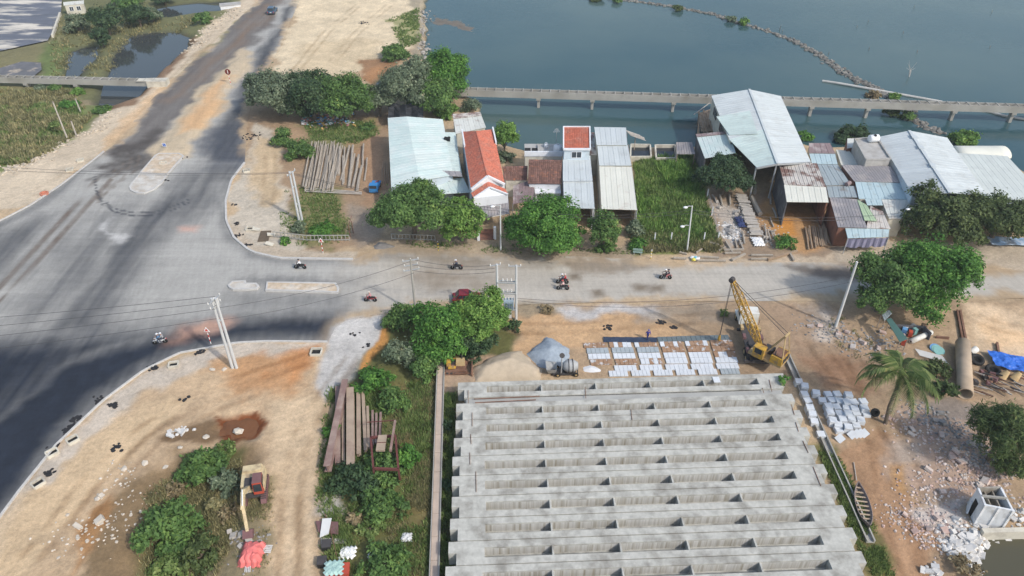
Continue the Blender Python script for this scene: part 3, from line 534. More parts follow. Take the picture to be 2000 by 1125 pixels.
for k_ in PONDS:
    water(k_, grow(PONDS[k_], 1.6), PZ.get(k_, WZ), (.040, .045, .045) if k_ != 'mud_pool' else (.075, .07, .045), wave=.03)
tag(MB().add([(p[0], p[1], -1.0) for p in SALT], [tuple(range(len(SALT)))]).build('salt_pan', M('brine', (.12, .125, .15), .5, .3, .4, .05, col2=(.58, .53, .45), thr=.57, soft=.05, scale2=.16, stretch=(.45, 1.6, 1))), kind='structure')
tag(MB().add([(p[0], p[1], -1.0) for p in SALT2], [tuple(range(len(SALT2)))]).build('salt_pan', M('brine_mud', (.13, .125, .13), .5, .3, .5, .05, col2=(.42, .35, .27), thr=.6, soft=.05, scale2=.3)), kind='structure')
m_ = M('muddy_orange_water', (.16, .07, .03), .25, .3, .6, 0)
tag(MB().add([(*P(x, y).to_2d(), -.52) for x, y in ((405, 806), (500, 795), (532, 820), (510, 862), (450, 874), (408, 850))], [(5, 4, 3, 2, 1, 0)]).build('puddle', m_), kind='structure')
# ------------------------------------------------------------------ kerbs and traffic islands
M_KERB = M('kerb_concrete', (.48, .47, .45), .85, .15, 1.5, .1, island=.12)
M_CONC = M('concrete', (.40, .39, .37), .9, .18, .8, .15, col2=(.30, .28, .25), thr=.62, soft=.12)
def kerb_line(pts, h=.16, wd=.22, step=1.0, name='kerb'):
    root = bpy.data.objects.new(name, None); COL.objects.link(root); tag(root, kind='structure'); W = [P(*p) for p in pts]; root.location = W[0]; root['_abs'] = 1
    L_ = [0]
    for a, b in zip(W[:-1], W[1:]): L_.append(L_[-1] + (b - a).length)
    n = int(L_[-1] / step); prev = None
    for i in range(n + 1):
        s = L_[-1] * i / n; j = max(0, min(len(W) - 2, next((k - 1 for k in range(1, len(L_)) if L_[k] >= s - 1e-6), len(W) - 2)))
        q = W[j].lerp(W[j + 1], (s - L_[j]) / max(1e-6, L_[j + 1] - L_[j]))
        if prev is not None:
            dd = (q - prev).normalized() * .012
            MB().bar(prev + dd + Vector((0, 0, h / 2 - .05)), q - dd + Vector((0, 0, h / 2 - .05 + random.uniform(-.008, .008))), wd, h + .1).build('kerb_stone', M_KERB, root)
        prev = q
kerb_line([(-60, 1095), (0, 1010), (40, 956), (110, 869), (200, 784), (280, 724), (350, 690), (460, 670), (520, 667), (640, 668)])
kerb_line([(478, 318), (452, 352), (441, 392), (442, 432), (458, 466), (490, 492), (545, 505), (690, 507)], .2, .32, 1.5)
kerb_line([(-60, 448), (0, 432), (60, 401), (120, 361), (185, 311), (203, 296)])
def island(name, outline, fill_col, h=.22):
    root = bpy.data.objects.new(name, None); COL.objects.link(root); tag(root, kind='structure'); root['_abs'] = 1
    W = [o.to_2d() for o in outline]; root.location = (W[0].x, W[0].y, 0); c = sum(W, Vector((0, 0))) / len(W)
    inn = []
    for i in range(len(W)):
        a, b, d = W[i - 1], W[i], W[(i + 1) % len(W)]
        e = ((b - a).normalized() + (d - b).normalized()); nrm = Vector((-e.y, e.x)).normalized()
        if nrm.dot(c - b) < 0: nrm = -nrm
        inn.append(b + nrm * .3)
    n = len(W); k = MB()
    k.add([(p.x, p.y, -.05) for p in W] + [(p.x, p.y, h) for p in W] + [(p.x, p.y, h) for p in inn] + [(p.x, p.y, .02) for p in inn],
          [q for i in range(n) for q in ((i, (i + 1) % n, n + (i + 1) % n, n + i), (n + i, n + (i + 1) % n, 2 * n + (i + 1) % n, 2 * n + i), (2 * n + i, 2 * n + (i + 1) % n, 3 * n + (i + 1) % n, 3 * n + i))])
    k.build('kerb_ring', M_KERB, root)
    MB().add([(p.x, p.y, h - .05 + random.uniform(-.01, .01)) for p in inn], [tuple(range(n))]).build('fill', fill_col, root)
    return root
M_SANDF = M('island_sand', (.50, .40, .29), .95, .25, 1.5, .5, col2=(.58, .53, .46), thr=.55)
M_CEMF = M('island_cement', (.52, .50, .46), .9, .2, .8, .3, col2=(.42, .36, .29), thr=.55)
island('traffic_island', [c1(*p) for p in ((895, 903), (808, 1004), (970, 1012), (1066, 905), (1040, 890), (920, 890))], M_SANDF)
island('traffic_island', [c1(*p) for p in ((806, 1010), (762, 1062), (748, 1085), (756, 1106), (790, 1120), (835, 1122), (890, 1100), (935, 1065), (968, 1018))], M_CEMF)
island('traffic_island', [c7(*p) for p in ((135, 532), (160, 508), (240, 504), (242, 519), (300, 519), (318, 536), (305, 552), (240, 557), (165, 556), (142, 545))], M_CEMF, .3)
island('traffic_island', [c7(*p) for p in ((360, 512), (560, 514), (760, 518), (778, 545), (772, 574), (560, 568), (352, 562))], M_SANDF, .3)
# ================================================================== BUILDINGS
def metal(name, col, rust=None, thr=.62, var=.07, rough=.55): return M(name, col, rough, var, .35, .04, col2=rust, thr=thr, soft=.06, scale2=.45, island=.05, stretch=(1, 1, 1), bscale=3)
MR = dict(white=metal('sheet_white', (.50, .54, .545), (.45, .48, .48), .58), mint=metal('sheet_mint', (.50, .60, .58), (.55, .62, .60), .5), cyan=metal('sheet_cyan', (.40, .51, .54), (.33, .38, .38), .62), teal=metal('sheet_teal', (.29, .34, .36), (.22, .22, .21), .6),
          cream=metal('sheet_cream', (.62, .62, .55), (.52, .48, .42), .66), grey=metal('sheet_grey', (.27, .26, .27), (.36, .33, .32), .55, .15, .8), rust=metal('sheet_rusty', (.52, .49, .45), (.20, .12, .10), .52, .15, .8),
          purple=metal('sheet_purple', (.24, .18, .18), (.36, .31, .30), .58, .15, .8), green=metal('sheet_green', (.36, .46, .30)), pale=metal('sheet_pale', (.57, .58, .54), (.40, .36, .32), .6), blue=metal('sheet_blue', (.49, .53, .54), (.44, .47, .475), .6), lmint=metal('sheet_light_mint', (.49, .58, .555), (.44, .51, .49), .58))
M_TILE = M('clay_tile', (.52, .16, .10), .8, .12, .8, .1, col2=(.44, .19, .14), thr=.58, island=.18)
M_OLDTILE = M('old_clay_tile', (.18, .10, .08), .9, .25, .9, .2, col2=(.34, .15, .09), thr=.62, soft=.05, scale2=1.2, island=.25)
M_WHITEW = M('white_render', (.68, .70, .73), .85, .10, .5, .05, col2=(.55, .56, .56), thr=.66)
M_BLUEW = M('pale_blue_and_shaded_render', (.50, .58, .64), .85, .12, .5, .05, col2=(.40, .44, .46), thr=.62)
M_CREAMW = M('cream_render', (.55, .52, .44), .9, .15, .5, .08, col2=(.36, .33, .28), thr=.6)
M_DARKW = M('dark_wall', (.10, .10, .11), .95, .3, .7, .2, col2=(.19, .19, .19), thr=.58)  # near-black wall colour with slightly paler patches
M_BRICKW = M('brick_wall', (.26, .12, .08), .95, .2, .9, .2, col2=(.16, .09, .07), thr=.55)
M_WOOD = M('weathered_wood', (.33, .27, .22), .95, .25, 2, .3, island=.25)
M_WOODG = M('grey_wood', (.40, .37, .33), .95, .22, 2, .3, island=.3)
M_GLASS = M('window_glass', (.03, .04, .05), .15, .1, .5, 0, spec=.6)
M_DARK = M('dark_void', (.02, .02, .02), .9, .2, 1, 0)
M_STEEL = M('galvanised', (.45, .47, .48), .5, .1, 1, .02, metal=.4)
def panel(root, A, B, C, D, mat, pitch=.9, rib=.03, name='roof_panel', t=.06):
    """ribbed sheet roof: top edge A-B, eave D-C, ribs run from the top edge to the eave"""
    A, B, C, D = map(Vector, (A, B, C, D)); n = max(1, round((B - A).length / pitch)); mb = MB(); up = Vector((0, 0, 1))
    for i in range(n):
        us = [(i + q) / n for q in (0, .03, .06, .46, .5, .54, .94, .97, 1)]; hs = [0, rib, 0, 0, rib * .6, 0, 0, rib, 0]
        tv = [A.lerp(B, u) + up * h for u, h in zip(us, hs)]; bv = [D.lerp(C, u) + up * h for u, h in zip(us, hs)]
        k = len(us); mb.add(tv + bv, [(j, k + j, k + j + 1, j + 1) for j in range(k - 1)])
    mb.add([q - up * t for q in (A, B, C, D)] + [A, B, C, D], [(0, 1, 2, 3), (4, 5, 1, 0), (5, 6, 2, 1), (6, 7, 3, 2), (7, 4, 0, 3)])
    return mb.build(name, mat, root)
def tiled(root, A, B, C, D, mat, course=.36, tw=.30, name='tiled_roof'):
    """clay tile roof: every course is a strip of tiles lapping the one below, every tile slightly arched"""
    A, B, C, D = map(Vector, (A, B, C, D)); nc = max(3, round((D - A).length / course)); up = Vector((0, 0, 1)); mb = MB()
    for j in range(nc):
        v0, v1 = j / nc, (j + 1.12) / nc
        a0, b0, a1, b1 = A.lerp(D, v0), B.lerp(C, v0), A.lerp(D, v1), B.lerp(C, v1); n = max(2, round((b0 - a0).length / tw))
        for i in range(n):
            u0, um, u1 = i / n, (i + .5) / n, (i + .97) / n
            q = [a0.lerp(b0, u) + up * (h) for u, h in ((u0, -.01), (um, .02), (u1, -.01))] + [a1.lerp(b1, u) + up * (h + .05) for u, h in ((u0, 0), (um, .035), (u1, 0))]
            mb.add(q, [(0, 3, 4, 1), (1, 4, 5, 2)])
    mb.add([q - up * .08 for q in (A, B, C, D)] + [q + up * .005 for q in (A, B, C, D)], [(0, 1, 2, 3), (4, 5, 1, 0), (5, 6, 2, 1), (6, 7, 3, 2), (7, 4, 0, 3)])
    return mb.build(name, mat, root)
def wall(root, a, b, mat, zb=-.15, t=.18, drop=.1, name='wall'):
    """wall under a roof edge a-b (tops follow the edge)"""
    a, b = Vector(a), Vector(b); d = (b - a).to_2d()
    if d.length < .05: return
    nrm = Vector((-d.y, d.x)).normalized() * t / 2
    vs = [(a.x + nrm.x, a.y + nrm.y, zb), (b.x + nrm.x, b.y + nrm.y, zb), (b.x - nrm.x, b.y - nrm.y, zb), (a.x - nrm.x, a.y - nrm.y, zb)]
    vs += [(v[0], v[1], z - drop) for v, z in zip(vs, (a.z, b.z, b.z, a.z))]
    return MB().add(vs, [(3, 2, 1, 0), (4, 5, 6, 7), (0, 1, 5, 4), (1, 2, 6, 5), (2, 3, 7, 6), (3, 0, 4, 7)]).build(name, mat, root)
def inset(pts, k=.35):
    c = sum(pts, Vector()) / len(pts); o = []
    for p in pts:
        d = (c - p); d.z = 0; o.append(p + d.normalized() * k)
    return o
def house(name, label, cat, at, group=None): 
    return thing(name, label, cat, (at.x, at.y, 0), 0, group, True)
def window(root, a, b, z0, z1, out=.02, frame=M_WHITEW):
    """window in a wall from a to b (plan points), proud of the wall"""
    a, b = Vector(a), Vector(b); d = (b - a).normalized(); n = Vector((d.y, -d.x, 0)); f = MB()
    A = a + n * out; B = b + n * out
    for p, q in ((Vector((A.x, A.y, z0)), Vector((B.x, B.y, z0))), (Vector((A.x, A.y, z1)), Vector((B.x, B.y, z1))), (Vector((A.x, A.y, z0)), Vector((A.x, A.y, z1))), (Vector((B.x, B.y, z0)), Vector((B.x, B.y, z1))), (Vector(((A.x + B.x) / 2, (A.y + B.y) / 2, z0)), Vector(((A.x + B.x) / 2, (A.y + B.y) / 2, z1)))): f.bar(p, q, .09, .09)
    w_ = f.build('window', frame, root)
    g = MB().box(((A.x + B.x) / 2, (A.y + B.y) / 2, (z0 + z1) / 2), ((b - a).length - .04, .05, z1 - z0 - .04), math.atan2(d.y, d.x)).build('pane', M_GLASS, None)
    g.parent = w_; g.matrix_parent_inverse = (w_.matrix_parent_inverse @ Matrix()).inverted() if False else Matrix(); g.matrix_parent_inverse = w_.matrix_world.inverted() if False else Matrix()
    return w_
def post(root, p, z, r=.06, mat=M_STEEL, zb=None): MB().tube([(p.x, p.y, gz(p.x, p.y) - .1 if zb is None else zb), (p.x, p.y, z)], r, 6).build('post', mat, root)
def ring(root, pts, mat, skip=(), zb=-.15, k=.3):
    q = inset(pts, k)
    for i in range(len(q)):
        if i not in skip: wall(root, q[i], q[(i + 1) % len(q)], mat, zb)
# --- warehouse with a low mint gable beside the timber yard
h = house('warehouse', 'long warehouse with pale mint metal roof beside the log stacks', 'warehouse', c2(1100, 900, 5))
r0, r1 = c2(1020, 674, 5.9), c2(1095, 1045, 5.2); l0, l1 = c2(910, 682, 5.3), c2(930, 1090, 4.5); e0, e1 = c2(1228, 690, 5.2), c2(1288, 1012, 4.5)
panel(h, r0, r1, l1, l0, MR['mint']); panel(h, r0, r1, e1, e0, MR['mint'])
panel(h, c2(1232, 764, 4.95), c2(1288, 1012, 4.45), c2(1340, 1022, 4.1), c2(1301, 766, 4.6), MR['lmint'])
panel(h, c2(1060, 980, 4.95), c2(1330, 990, 4.65), c2(1342, 1020, 4.5), c2(1070, 1008, 4.75), MR['grey'], name='patch_sheet')
panel(h, c2(1152, 1022, 3.9), c2(1270, 1026, 3.8), c2(1272, 1046, 3.6), c2(1155, 1042, 3.7), MR['white'], name='awning')
panel(h, c2(1180, 1050, 3.5), c2(1346, 1026, 3.5), c2(1386, 1112, 2.9), c2(1216, 1122, 2.9), MR['mint'], name='awning')
for p in (c2(1386, 1112, 2.9), c2(1216, 1122, 2.9)): post(h, p, 2.85)
ring(h, [l0, r0, e0, e1, r1, l1], M_BLUEW)
MB().tube([c2(1240, 800, 5.1), c2(1268, 806, 5.15), c2(1262, 798, 5.2)], .35, 10).build('vent', M_DARK, h)
s = house('tarpaulin_shelter', 'low shelter under a black tarpaulin behind the mint warehouse', 'shelter', c2(1010, 640))
M_BTARP = M('black_tarp', (.03, .033, .038), .5, .3, 1, .5, bscale=2)
mb = MB(); gr = [[c2(912 + 204 * i / 6, 600 + 88 * j / 4 - 6 * math.sin(i * 1.9), 3.2 + .3 * math.sin(i * 2.1 + j) - .25 * j) for i in range(7)] for j in range(5)]
mb.add([p for r_ in gr for p in r_], [(j * 7 + i, (j + 1) * 7 + i, (j + 1) * 7 + i + 1, j * 7 + i + 1) for j in range(4) for i in range(6)]).build('cover', M_BTARP, s)
for p in (gr[0][0], gr[0][6], gr[4][0], gr[4][6]): post(s, p, p.z, .05, M_WOOD)
# --- narrow shed behind the red-roofed house
h = house('back_shed', 'narrow grey metal shed with a rusty back edge behind the red gabled house', 'shed', c3(190, 270, 4))
q = [c3(103, 224, 4.6), c3(268, 211, 4.6), c3(302, 300, 4.1), c3(122, 338, 4.1)]; panel(h, *q, MR['pale']); ring(h, q, M_CREAMW, zb=-1.9)
panel(h, c3(104, 221, 4.72), c3(268, 208, 4.72), c3(276, 228, 4.62), c3(108, 248, 4.62), MR['rust'], name='patch_sheet')
# --- red gabled house
h = house('red_roofed_house', 'narrow white house with bright red tiled gable roof and grey street canopy', 'house', c3(320, 640))
rb, rf = c3(246, 322, 7.4), c3(312, 590, 7.2); lb, lf = c3(160, 326, 5.9), c3(214, 668, 5.7); eb, ef = c3(342, 312, 5.9), c3(413, 638, 5.7)
tiled(h, rb, rf, lf, lb, M_TILE); tiled(h, rb, rf, ef, eb, M_TILE)
b = MB(); b.bar(rf + Vector((0, -.1, .05)), lf + Vector((0, -.1, .02)), .35, .3); b.bar(rf + Vector((0, -.1, .05)), ef + Vector((0, -.1, .02)), .35, .3); b.build('verge_trim', M_WHITEW, h)
MB().bar(rb, rf, .25, .12).build('ridge_cap', M_TILE, h)
for q0_, q1_ in ((lb, lf), (eb, ef)): MB().bar(q0_ + Vector((0, 0, .2)), q0_.lerp(q1_, .3) + Vector((0, 0, .2)), .25, .6).build('parapet', M_WHITEW, h)
pb, pf = c3(314, 622, 6.4), c3(324, 656, 6.2); pl0, pl1 = c3(214, 690, 5.3), c3(228, 720, 5.1); pr0, pr1 = c3(412, 664, 5.3), c3(432, 698, 5.1)
tiled(h, pb, pf, pl1, pl0, M_TILE); tiled(h, pb, pf, pr1, pr0, M_TILE)
b = MB(); b.bar(pf, pl1, .2, .22); b.bar(pf, pr1, .2, .22); b.build('verge_trim', M_WHITEW, h)
b = MB(); d_ = Vector((0, .12, -.1)); tri = [pf + d_, pl1 + d_, Vector((pl1.x, pl1.y + .12, 3.4)), Vector((pr1.x, pr1.y + .12, 3.4)), pr1 + d_]
b.add(tri + [v + Vector((0, .2, 0)) for v in tri], [(0, 1, 2, 3, 4), (9, 8, 7, 6, 5), (0, 5, 6, 1), (1, 6, 7, 2), (2, 7, 8, 3), (3, 8, 9, 4), (4, 9, 5, 0)]).build('pediment', M_WHITEW, h)
L = lambda p, q, k: p.lerp(q, k)
wl = [inset([lb, lf, ef, eb], .3)][0]
wall(h, wl[0], wl[1], M_BLUEW, -1.8); wall(h, wl[3], wl[2], M_WHITEW, -1.8); wall(h, wl[0], wl[3], M_WHITEW, -1.8)  # left wall takes the bluish render: its shade is put into the colour
fw0, fw1 = wl[1], wl[2]; b = MB(); apx = Vector(((fw0.x + fw1.x) / 2, (fw0.y + fw1.y) / 2, 7.0))
b.add([(fw0.x, fw0.y, -.1), (fw1.x, fw1.y, -.1), (fw1.x, fw1.y, fw1.z - .1), apx, (fw0.x, fw0.y, fw0.z - .1)] + [(v[0], v[1] + .2, v[2]) for v in [(fw0.x, fw0.y, -.1), (fw1.x, fw1.y, -.1), (fw1.x, fw1.y, fw1.z - .1), tuple(apx), (fw0.x, fw0.y, fw0.z - .1)]],
      [(0, 1, 2, 3, 4), (9, 8, 7, 6, 5), (0, 5, 6, 1), (1, 6, 7, 2), (2, 7, 8, 3), (3, 8, 9, 4), (4, 9, 5, 0)]).build('front_wall', M_WHITEW, h)
for k in (.25, .5, .75):
    a = L(wl[0], wl[1], k - .05); c = L(wl[0], wl[1], k + .05); window(h, (c.x - .1, c.y, 0), (a.x - .1, a.y, 0), 3.1, 4.4)
ca = [c3(226, 738, 3.7), c3(436, 726, 3.7), c3(440, 812, 3.0), c3(252, 836, 3.0)]; panel(h, *ca, MR['grey'], .5, .06, 'canopy')
for p in (ca[2], ca[3]): post(h, p + Vector((0, .2, 0)), p.z, .08)
b = MB(); fp = [c3(262, 905), c3(352, 905), c3(352, 965), c3(258, 968)]; b.prism([(p.x, p.y) for p in fp], -.1, .06).build('porch_floor', M_BRICKW, h)
for p in (c3(258, 968), c3(355, 960)): MB().box((p.x, p.y, 1.0), (.4, .4, 2.2)).build('gate_pillar', M_WHITEW, h)
# --- old tiled house and its outbuildings
h = house('old_tiled_house', 'low house with worn brown clay tiles between the red gable and the white sheds', 'house', c3(650, 620))
A, B, C, D = c3(556, 490, 5.4), c3(752, 495, 5.4), c3(748, 636, 4.1), c3(590, 634, 4.1); D2 = c3(548, 606, 4.2)
tiled(h, A, B, C, c3(550, 632, 4.1), M_OLDTILE, .45, .35)
ring(h, [A, B, C, c3(552, 630, 4.1)], M_WHITEW)
MB().prism([(p.x, p.y) for p in (c3(590, 640, 2.9), c3(745, 640, 2.9), c3(748, 690, 2.9), c3(592, 690, 2.9))], 2.7, 2.9).build('porch_slab', M_WHITEW, h)
for p in (c3(600, 688, 2.7), c3(740, 688, 2.7)): post(h, p, 2.72, .1, M_WHITEW)
q = [c3(397, 532, 4.1), c3(549, 529, 4.1), c3(546, 612, 3.2), c3(413, 613, 3.2)]; tiled(h, *q, M_OLDTILE, .45, .35, 'side_roof'); ring(h, q, M_CREAMW)
q = [c3(463, 648, 3.3), c3(590, 606, 3.5), c3(586, 734, 2.9), c3(461, 755, 2.9)]; panel(h, *q, MR['purple'], .6, .06, 'awning'); 
for p in q[2:]: post(h, p + Vector((0, .1, 0)), p.z)
h = house('flat_roofed_house', 'grey flat concrete roof terrace with white water tank at the waterside', 'house', c3(640, 440))
q = [c3(530, 398, 4.2), c3(756, 398, 4.2), c3(756, 466, 4.2), c3(530, 466, 4.2)]
MB().prism([(p.x, p.y) for p in q], 4.0, 4.2).build('roof_slab', M_CONC, h); ring(h, [p - Vector((0, 0, .1)) for p in q], M_CREAMW, zb=-3.0, k=.15)
b = MB(); b.bar(q[3] + Vector((0, 0, .3)), q[2] + Vector((0, 0, .3)), .25, .9); b.build('parapet', M_WHITEW, h)
for x in (548, 590): MB().prism([(p.x, p.y) for p in (c3(x - 16, 422, 4.25), c3(x + 18, 422, 4.25), c3(x + 20, 458, 4.25), c3(x - 16, 458, 4.25))], 4.19, 4.25).build('light_well', M_DARK, h)
MB().bar(c3(610, 405, 4.3), c3(612, 460, 4.3), .15, .5).build('low_wall', M_CONC, h)
def tank(label, p, z, r=.75, hh=1.3):
    t = thing('water_tank', label, 'water tank', (p.x, p.y, z)); 
    MB().lathe([(r * .9, 0), (r, .15), (r, hh * .45), (r * .97, hh * .5), (r, hh * .55), (r, hh * .9), (r * .6, hh * 1.08), (.12, hh * 1.15)], 16).build('barrel', M('tank_white', (.74, .76, .78), .5, .05, 1, 0), t, True)
    MB().lathe([(.25, hh * 1.08), (.25, hh * 1.2), (.2, hh * 1.22)], 10).build('lid', M_STEEL, t)
tank('white round water tank on the grey flat roof beside the red-tiled tower', c3(727, 448, 4.2), 4.2)
tank('small white barrel on the grey flat roof terrace parapet', c3(658, 418, 4.2), 4.2, .35, .7)
an = thing('roof_antenna', 'thin rooftop antenna mast above the grey flat roof', 'antenna', c3(718, 400, 4.2)); b = MB(); b.tube([(0, 0, 0), (0, 0, 3)], .05, 6).build('mast', M_STEEL, an)
b = MB(); [b.bar((-.6 + .1 * i, 0, 2.3 + .18 * i), (.6 - .1 * i, .1, 2.3 + .18 * i), .06) for i in range(4)]; b.build('rods', M_STEEL, an)
# --- red-roofed tower with white lean-to roofs
h = house('tower_house', 'tall narrow house with square red tiled roof above two white metal roofs', 'house', c3(840, 600))
A, B, C, D = c3(762, 298, 8.2), c3(918, 298, 8.2), c3(920, 430, 7.2), c3(762, 430, 7.2); tiled(h, A, B, C, D, M_TILE)
b = MB(); b.bar(A, D, .2, .4); b.bar(B, C, .2, .4); b.bar(D, C, .3, .3); b.bar(A, B, .2, .3); b.build('fascia', M_WHITEW, h); ring(h, [A, B, C, D], M_BLUEW, zb=-2.5, k=.25)
wv = inset([A, B, C, D], .25); window(h, wv[3].lerp(wv[2], .3) + Vector((0, -.1, 0)), wv[3].lerp(wv[2], .7) + Vector((0, -.1, 0)), 5.6, 6.7)
q = [c3(758, 470, 5.3), c3(921, 468, 5.3), c3(935, 616, 4.8), c3(758, 619, 4.8)]; panel(h, *q, MR['blue']); ring(h, q, M_WHITEW, skip=(0,))
q = [c3(760, 624, 4.5), c3(936, 622, 4.5), c3(947, 782, 3.9), c3(766, 778, 3.9)]; panel(h, *q, MR['white']); ring(h, q, M_WHITEW, skip=(0, 2))
for p in q[2:]: post(h, p + Vector((0, .25, 0)), p.z - .05, .08)
# --- long white shed
h = house('white_shed_house', 'long narrow house under three stepped pale metal roofs beside the grassy plot', 'house', c3(1060, 620))
for col_, z0, z1, pts in (('blue', 6.2, 5.7, ((944, 298), (1133, 301), (1141, 405), (958, 404))), ('white', 5.5, 5.0, ((962, 408), (1144, 406), (1166, 526), (974, 526))), ('cream', 4.8, 3.7, ((974, 531), (1168, 534), (1199, 790), (988, 784)))):
    q = [c3(*p, z0 if i < 2 else z1) for i, p in enumerate(pts)]; panel(h, *q, MR[col_]); ring(h, q, M_CREAMW, zb=-3.0 if z0 > 6 else -.2, skip=(2,) if col_ == 'cream' else ())
for p in q[2:]: post(h, p + Vector((0, .25, 0)), p.z - .05, .09)
q = [c3(919, 330, 4.5), c3(944, 330, 4.5), c3(960, 464, 4.0), c3(920, 464, 4.0)]; panel(h, *q, MR['rust'], name='side_roof'); ring(h, q, M_CREAMW, zb=-1.8)
h = house('stilt_hut', 'small tumbledown plank hut on stilts over the water behind the long white shed', 'hut', c3(1165, 360, -1))
rnd = random.Random(3)
for i in range(11):
    a = c3(1132 + i * 3, 318 + i * 3, 2.0 - i * .05); MB().bar(a, a + Vector((2.6 + rnd.uniform(-.3, .3), -1.0 + rnd.uniform(-.2, .2), -.5)), .2, .05).build('plank', M_WOODG, h)
for x, y in ((1140, 330), (1190, 350), (1150, 400), (1185, 395)): p = c3(x, y, 1.5); MB().tube([(p.x, p.y, -3.3), (p.x, p.y, 1.4)], .08, 6).build('stilt', M_WOOD, h)
# --- fish basins
for lab, pts in (('open concrete basin of dark water beside the long white shed', ((38, 398), (152, 400), (158, 470), (35, 472))), ('open concrete basin of dark water beside the corrugated pump shelter', ((182, 402), (300, 402), (306, 478), (188, 480)))):
    q = [c4(*p, .9) for p in pts]; t = house('concrete_basin', lab, 'basin', q[3], 'concrete basins at the waterside')
    for i in range(4): wall(t, q[i], q[(i + 1) % 4], M_CREAMW, -1.5, .25, 0)
    k = inset(q, .1); MB().add([(p.x, p.y, .25) for p in k], [(3, 2, 1, 0)]).build('water_surface', M('basin_water', (.025, .03, .035), .08, .2, .5, 0), t)
h = house('pump_shelter', 'small open shelter with grey corrugated roof beside the basins', 'shelter', c4(360, 420))
q = [c4(306, 388, 2.9), c4(400, 388, 2.9), c4(419, 458, 2.6), c4(309, 458, 2.6)]; panel(h, *q, MR['grey'], .4, .07)
for p in q: post(h, p.lerp(q[0].lerp(q[2], .5), .05), p.z, .08, M_WOOD, -.8)
# --- big workshop
h = house('workshop', 'huge workshop with bright white gabled metal roof at the water', 'workshop', c4(830, 420))
rb, rm, rf = c4(740, 75, 6.9), c4(828, 310, 6.7), c4(908, 517, 6.5); lb, lm, lf = c4(515, 112, 5.8), c4(622, 372, 5.7), c4(786, 540, 5.6); eb, ef = c4(928, 115, 5.6), c4(1106, 506, 5.4)
panel(h, rb, rm, lm, lb, MR['white']); panel(h, rm, rf, lf, lm, MR['lmint']); panel(h, rb, rf, ef, eb, MR['white'])
up = Vector((0, 0, .1)); panel(h, c4(745, 202, 6.86), c4(790, 338, 6.62), c4(622, 345, 5.85), c4(545, 236, 5.95), MR['lmint'], name='patch_sheet')
MB().bar(rb + up, rf + up, .4, .06).build('ridge_cap', MR['white'], h)
wl = inset([lb, rb, eb, ef], .35)
wall(h, wl[0], wl[1], M_CREAMW, -3.0); wall(h, wl[1], wl[2], M_CREAMW, -3.0); wall(h, wl[2], wl[3], M_CREAMW, -2.6); wall(h, wl[0], lm + Vector((.3, 0, 0)), M_CREAMW, -3.0)
for k in (.25, .62):
    a = wl[0].lerp(lm, k - .08); c = wl[0].lerp(lm, k + .08); window(h, (c.x - .12, c.y, 0), (a.x - .12, a.y, 0), 3.6, 4.9, .02, M_DARKW)
for p in (lf, rf, ef): post(h, p + Vector((0, .4, 0)), p.z - .1, .14, M_STEEL)
b = MB(); b.bar(lf - up, rf - up, .15, .3); b.bar(rf - up, ef - up, .15, .3); b.build('front_truss', M_STEEL, h)
q = [c4(424, 346, 4.4), c4(620, 326, 5.0), c4(660, 452, 4.8), c4(476, 484, 3.9)]; panel(h, *q, MR['mint'], name='lean_to_roof'); ring(h, q, M_DARKW, skip=(1, 2), zb=-2.0)
panel(h, c4(422, 340, 4.55), c4(618, 322, 5.15), c4(624, 336, 5.1), c4(428, 356, 4.5), MR['purple'], name='patch_sheet')
# --- rusty shed
h = house('rusty_shed', 'open shed with rust-streaked roof and dark side wall beside the timber yard', 'shed', c4(1060, 640))
q = [c4(912, 508, 5.5), c4(1142, 513, 5.5), c4(1196, 652, 4.9), c4(948, 640, 4.9)]; panel(h, *q, MR['rust'], .6, .06)
q2 = [c4(946, 642, 4.85), c4(1196, 655, 4.85), c4(1212, 745, 4.4), c4(962, 742, 4.4)]; panel(h, *q2, MR['cream'])
wall(h, q[0] + Vector((.2, -.1, 0)), q2[3] + Vector((.2, .3, 0)), M_DARKW); wall(h, q[0] + Vector((.3, -.2, 0)), q[1] + Vector((-.2, -.2, 0)), M_DARKW); wall(h, q[1] + Vector((-.2, -.2, 0)), q2[2] + Vector((-.1, .3, 0)), M_BRICKW)
# --- patchwork of low roofs
h = house('patchwork_house', 'cluster of low roofs patched from grey, cyan, green and rusty sheets', 'house', c5(350, 800))
for mat_, pts, z0, z1, wl_ in (('purple', ((0, 393), (126, 393), (156, 455), (0, 452)), 4.9, 4.6, 1), ('cyan', ((0, 452), (156, 456), (171, 518), (18, 517)), 4.5, 4.2, 1), ('teal', ((40, 520), (172, 521), (250, 640), (100, 645)), 4.4, 3.9, 1),
                               ('teal', ((104, 650), (268, 648), (290, 716), (118, 716)), 3.8, 3.6, 0), ('grey', ((192, 522), (480, 531), (556, 628), (268, 620)), 4.9, 4.3, 1), ('cyan', ((274, 622), (556, 630), (616, 728), (296, 724)), 4.2, 3.7, 1),
                               ('grey', ((122, 716), (285, 726), (346, 896), (172, 892)), 4.0, 3.3, 1), ('green', ((286, 727), (345, 762), (405, 856), (330, 852)), 4.05, 3.6, 0), ('cyan', ((332, 726), (430, 726), (440, 762), (346, 762)), 3.75, 3.5, 0), ('rust', ((366, 766), (440, 800), (486, 902), (340, 898)), 3.7, 3.2, 1),
                               ('pale', ((430, 728), (615, 730), (560, 842), (474, 842)), 3.7, 3.2, 1), ('cyan', ((214, 896), (478, 906), (472, 950), (230, 958)), 3.1, 2.7, 0)):
    q = [c5(*p, z0 if i < 2 else z1) for i, p in enumerate(pts)]; panel(h, *q, MR[mat_], .45 if mat_ in ('grey', 'rust') else .9, .03)
    if wl_: ring(h, q, M_CREAMW if mat_ != 'grey' else M_BRICKW, k=.25)
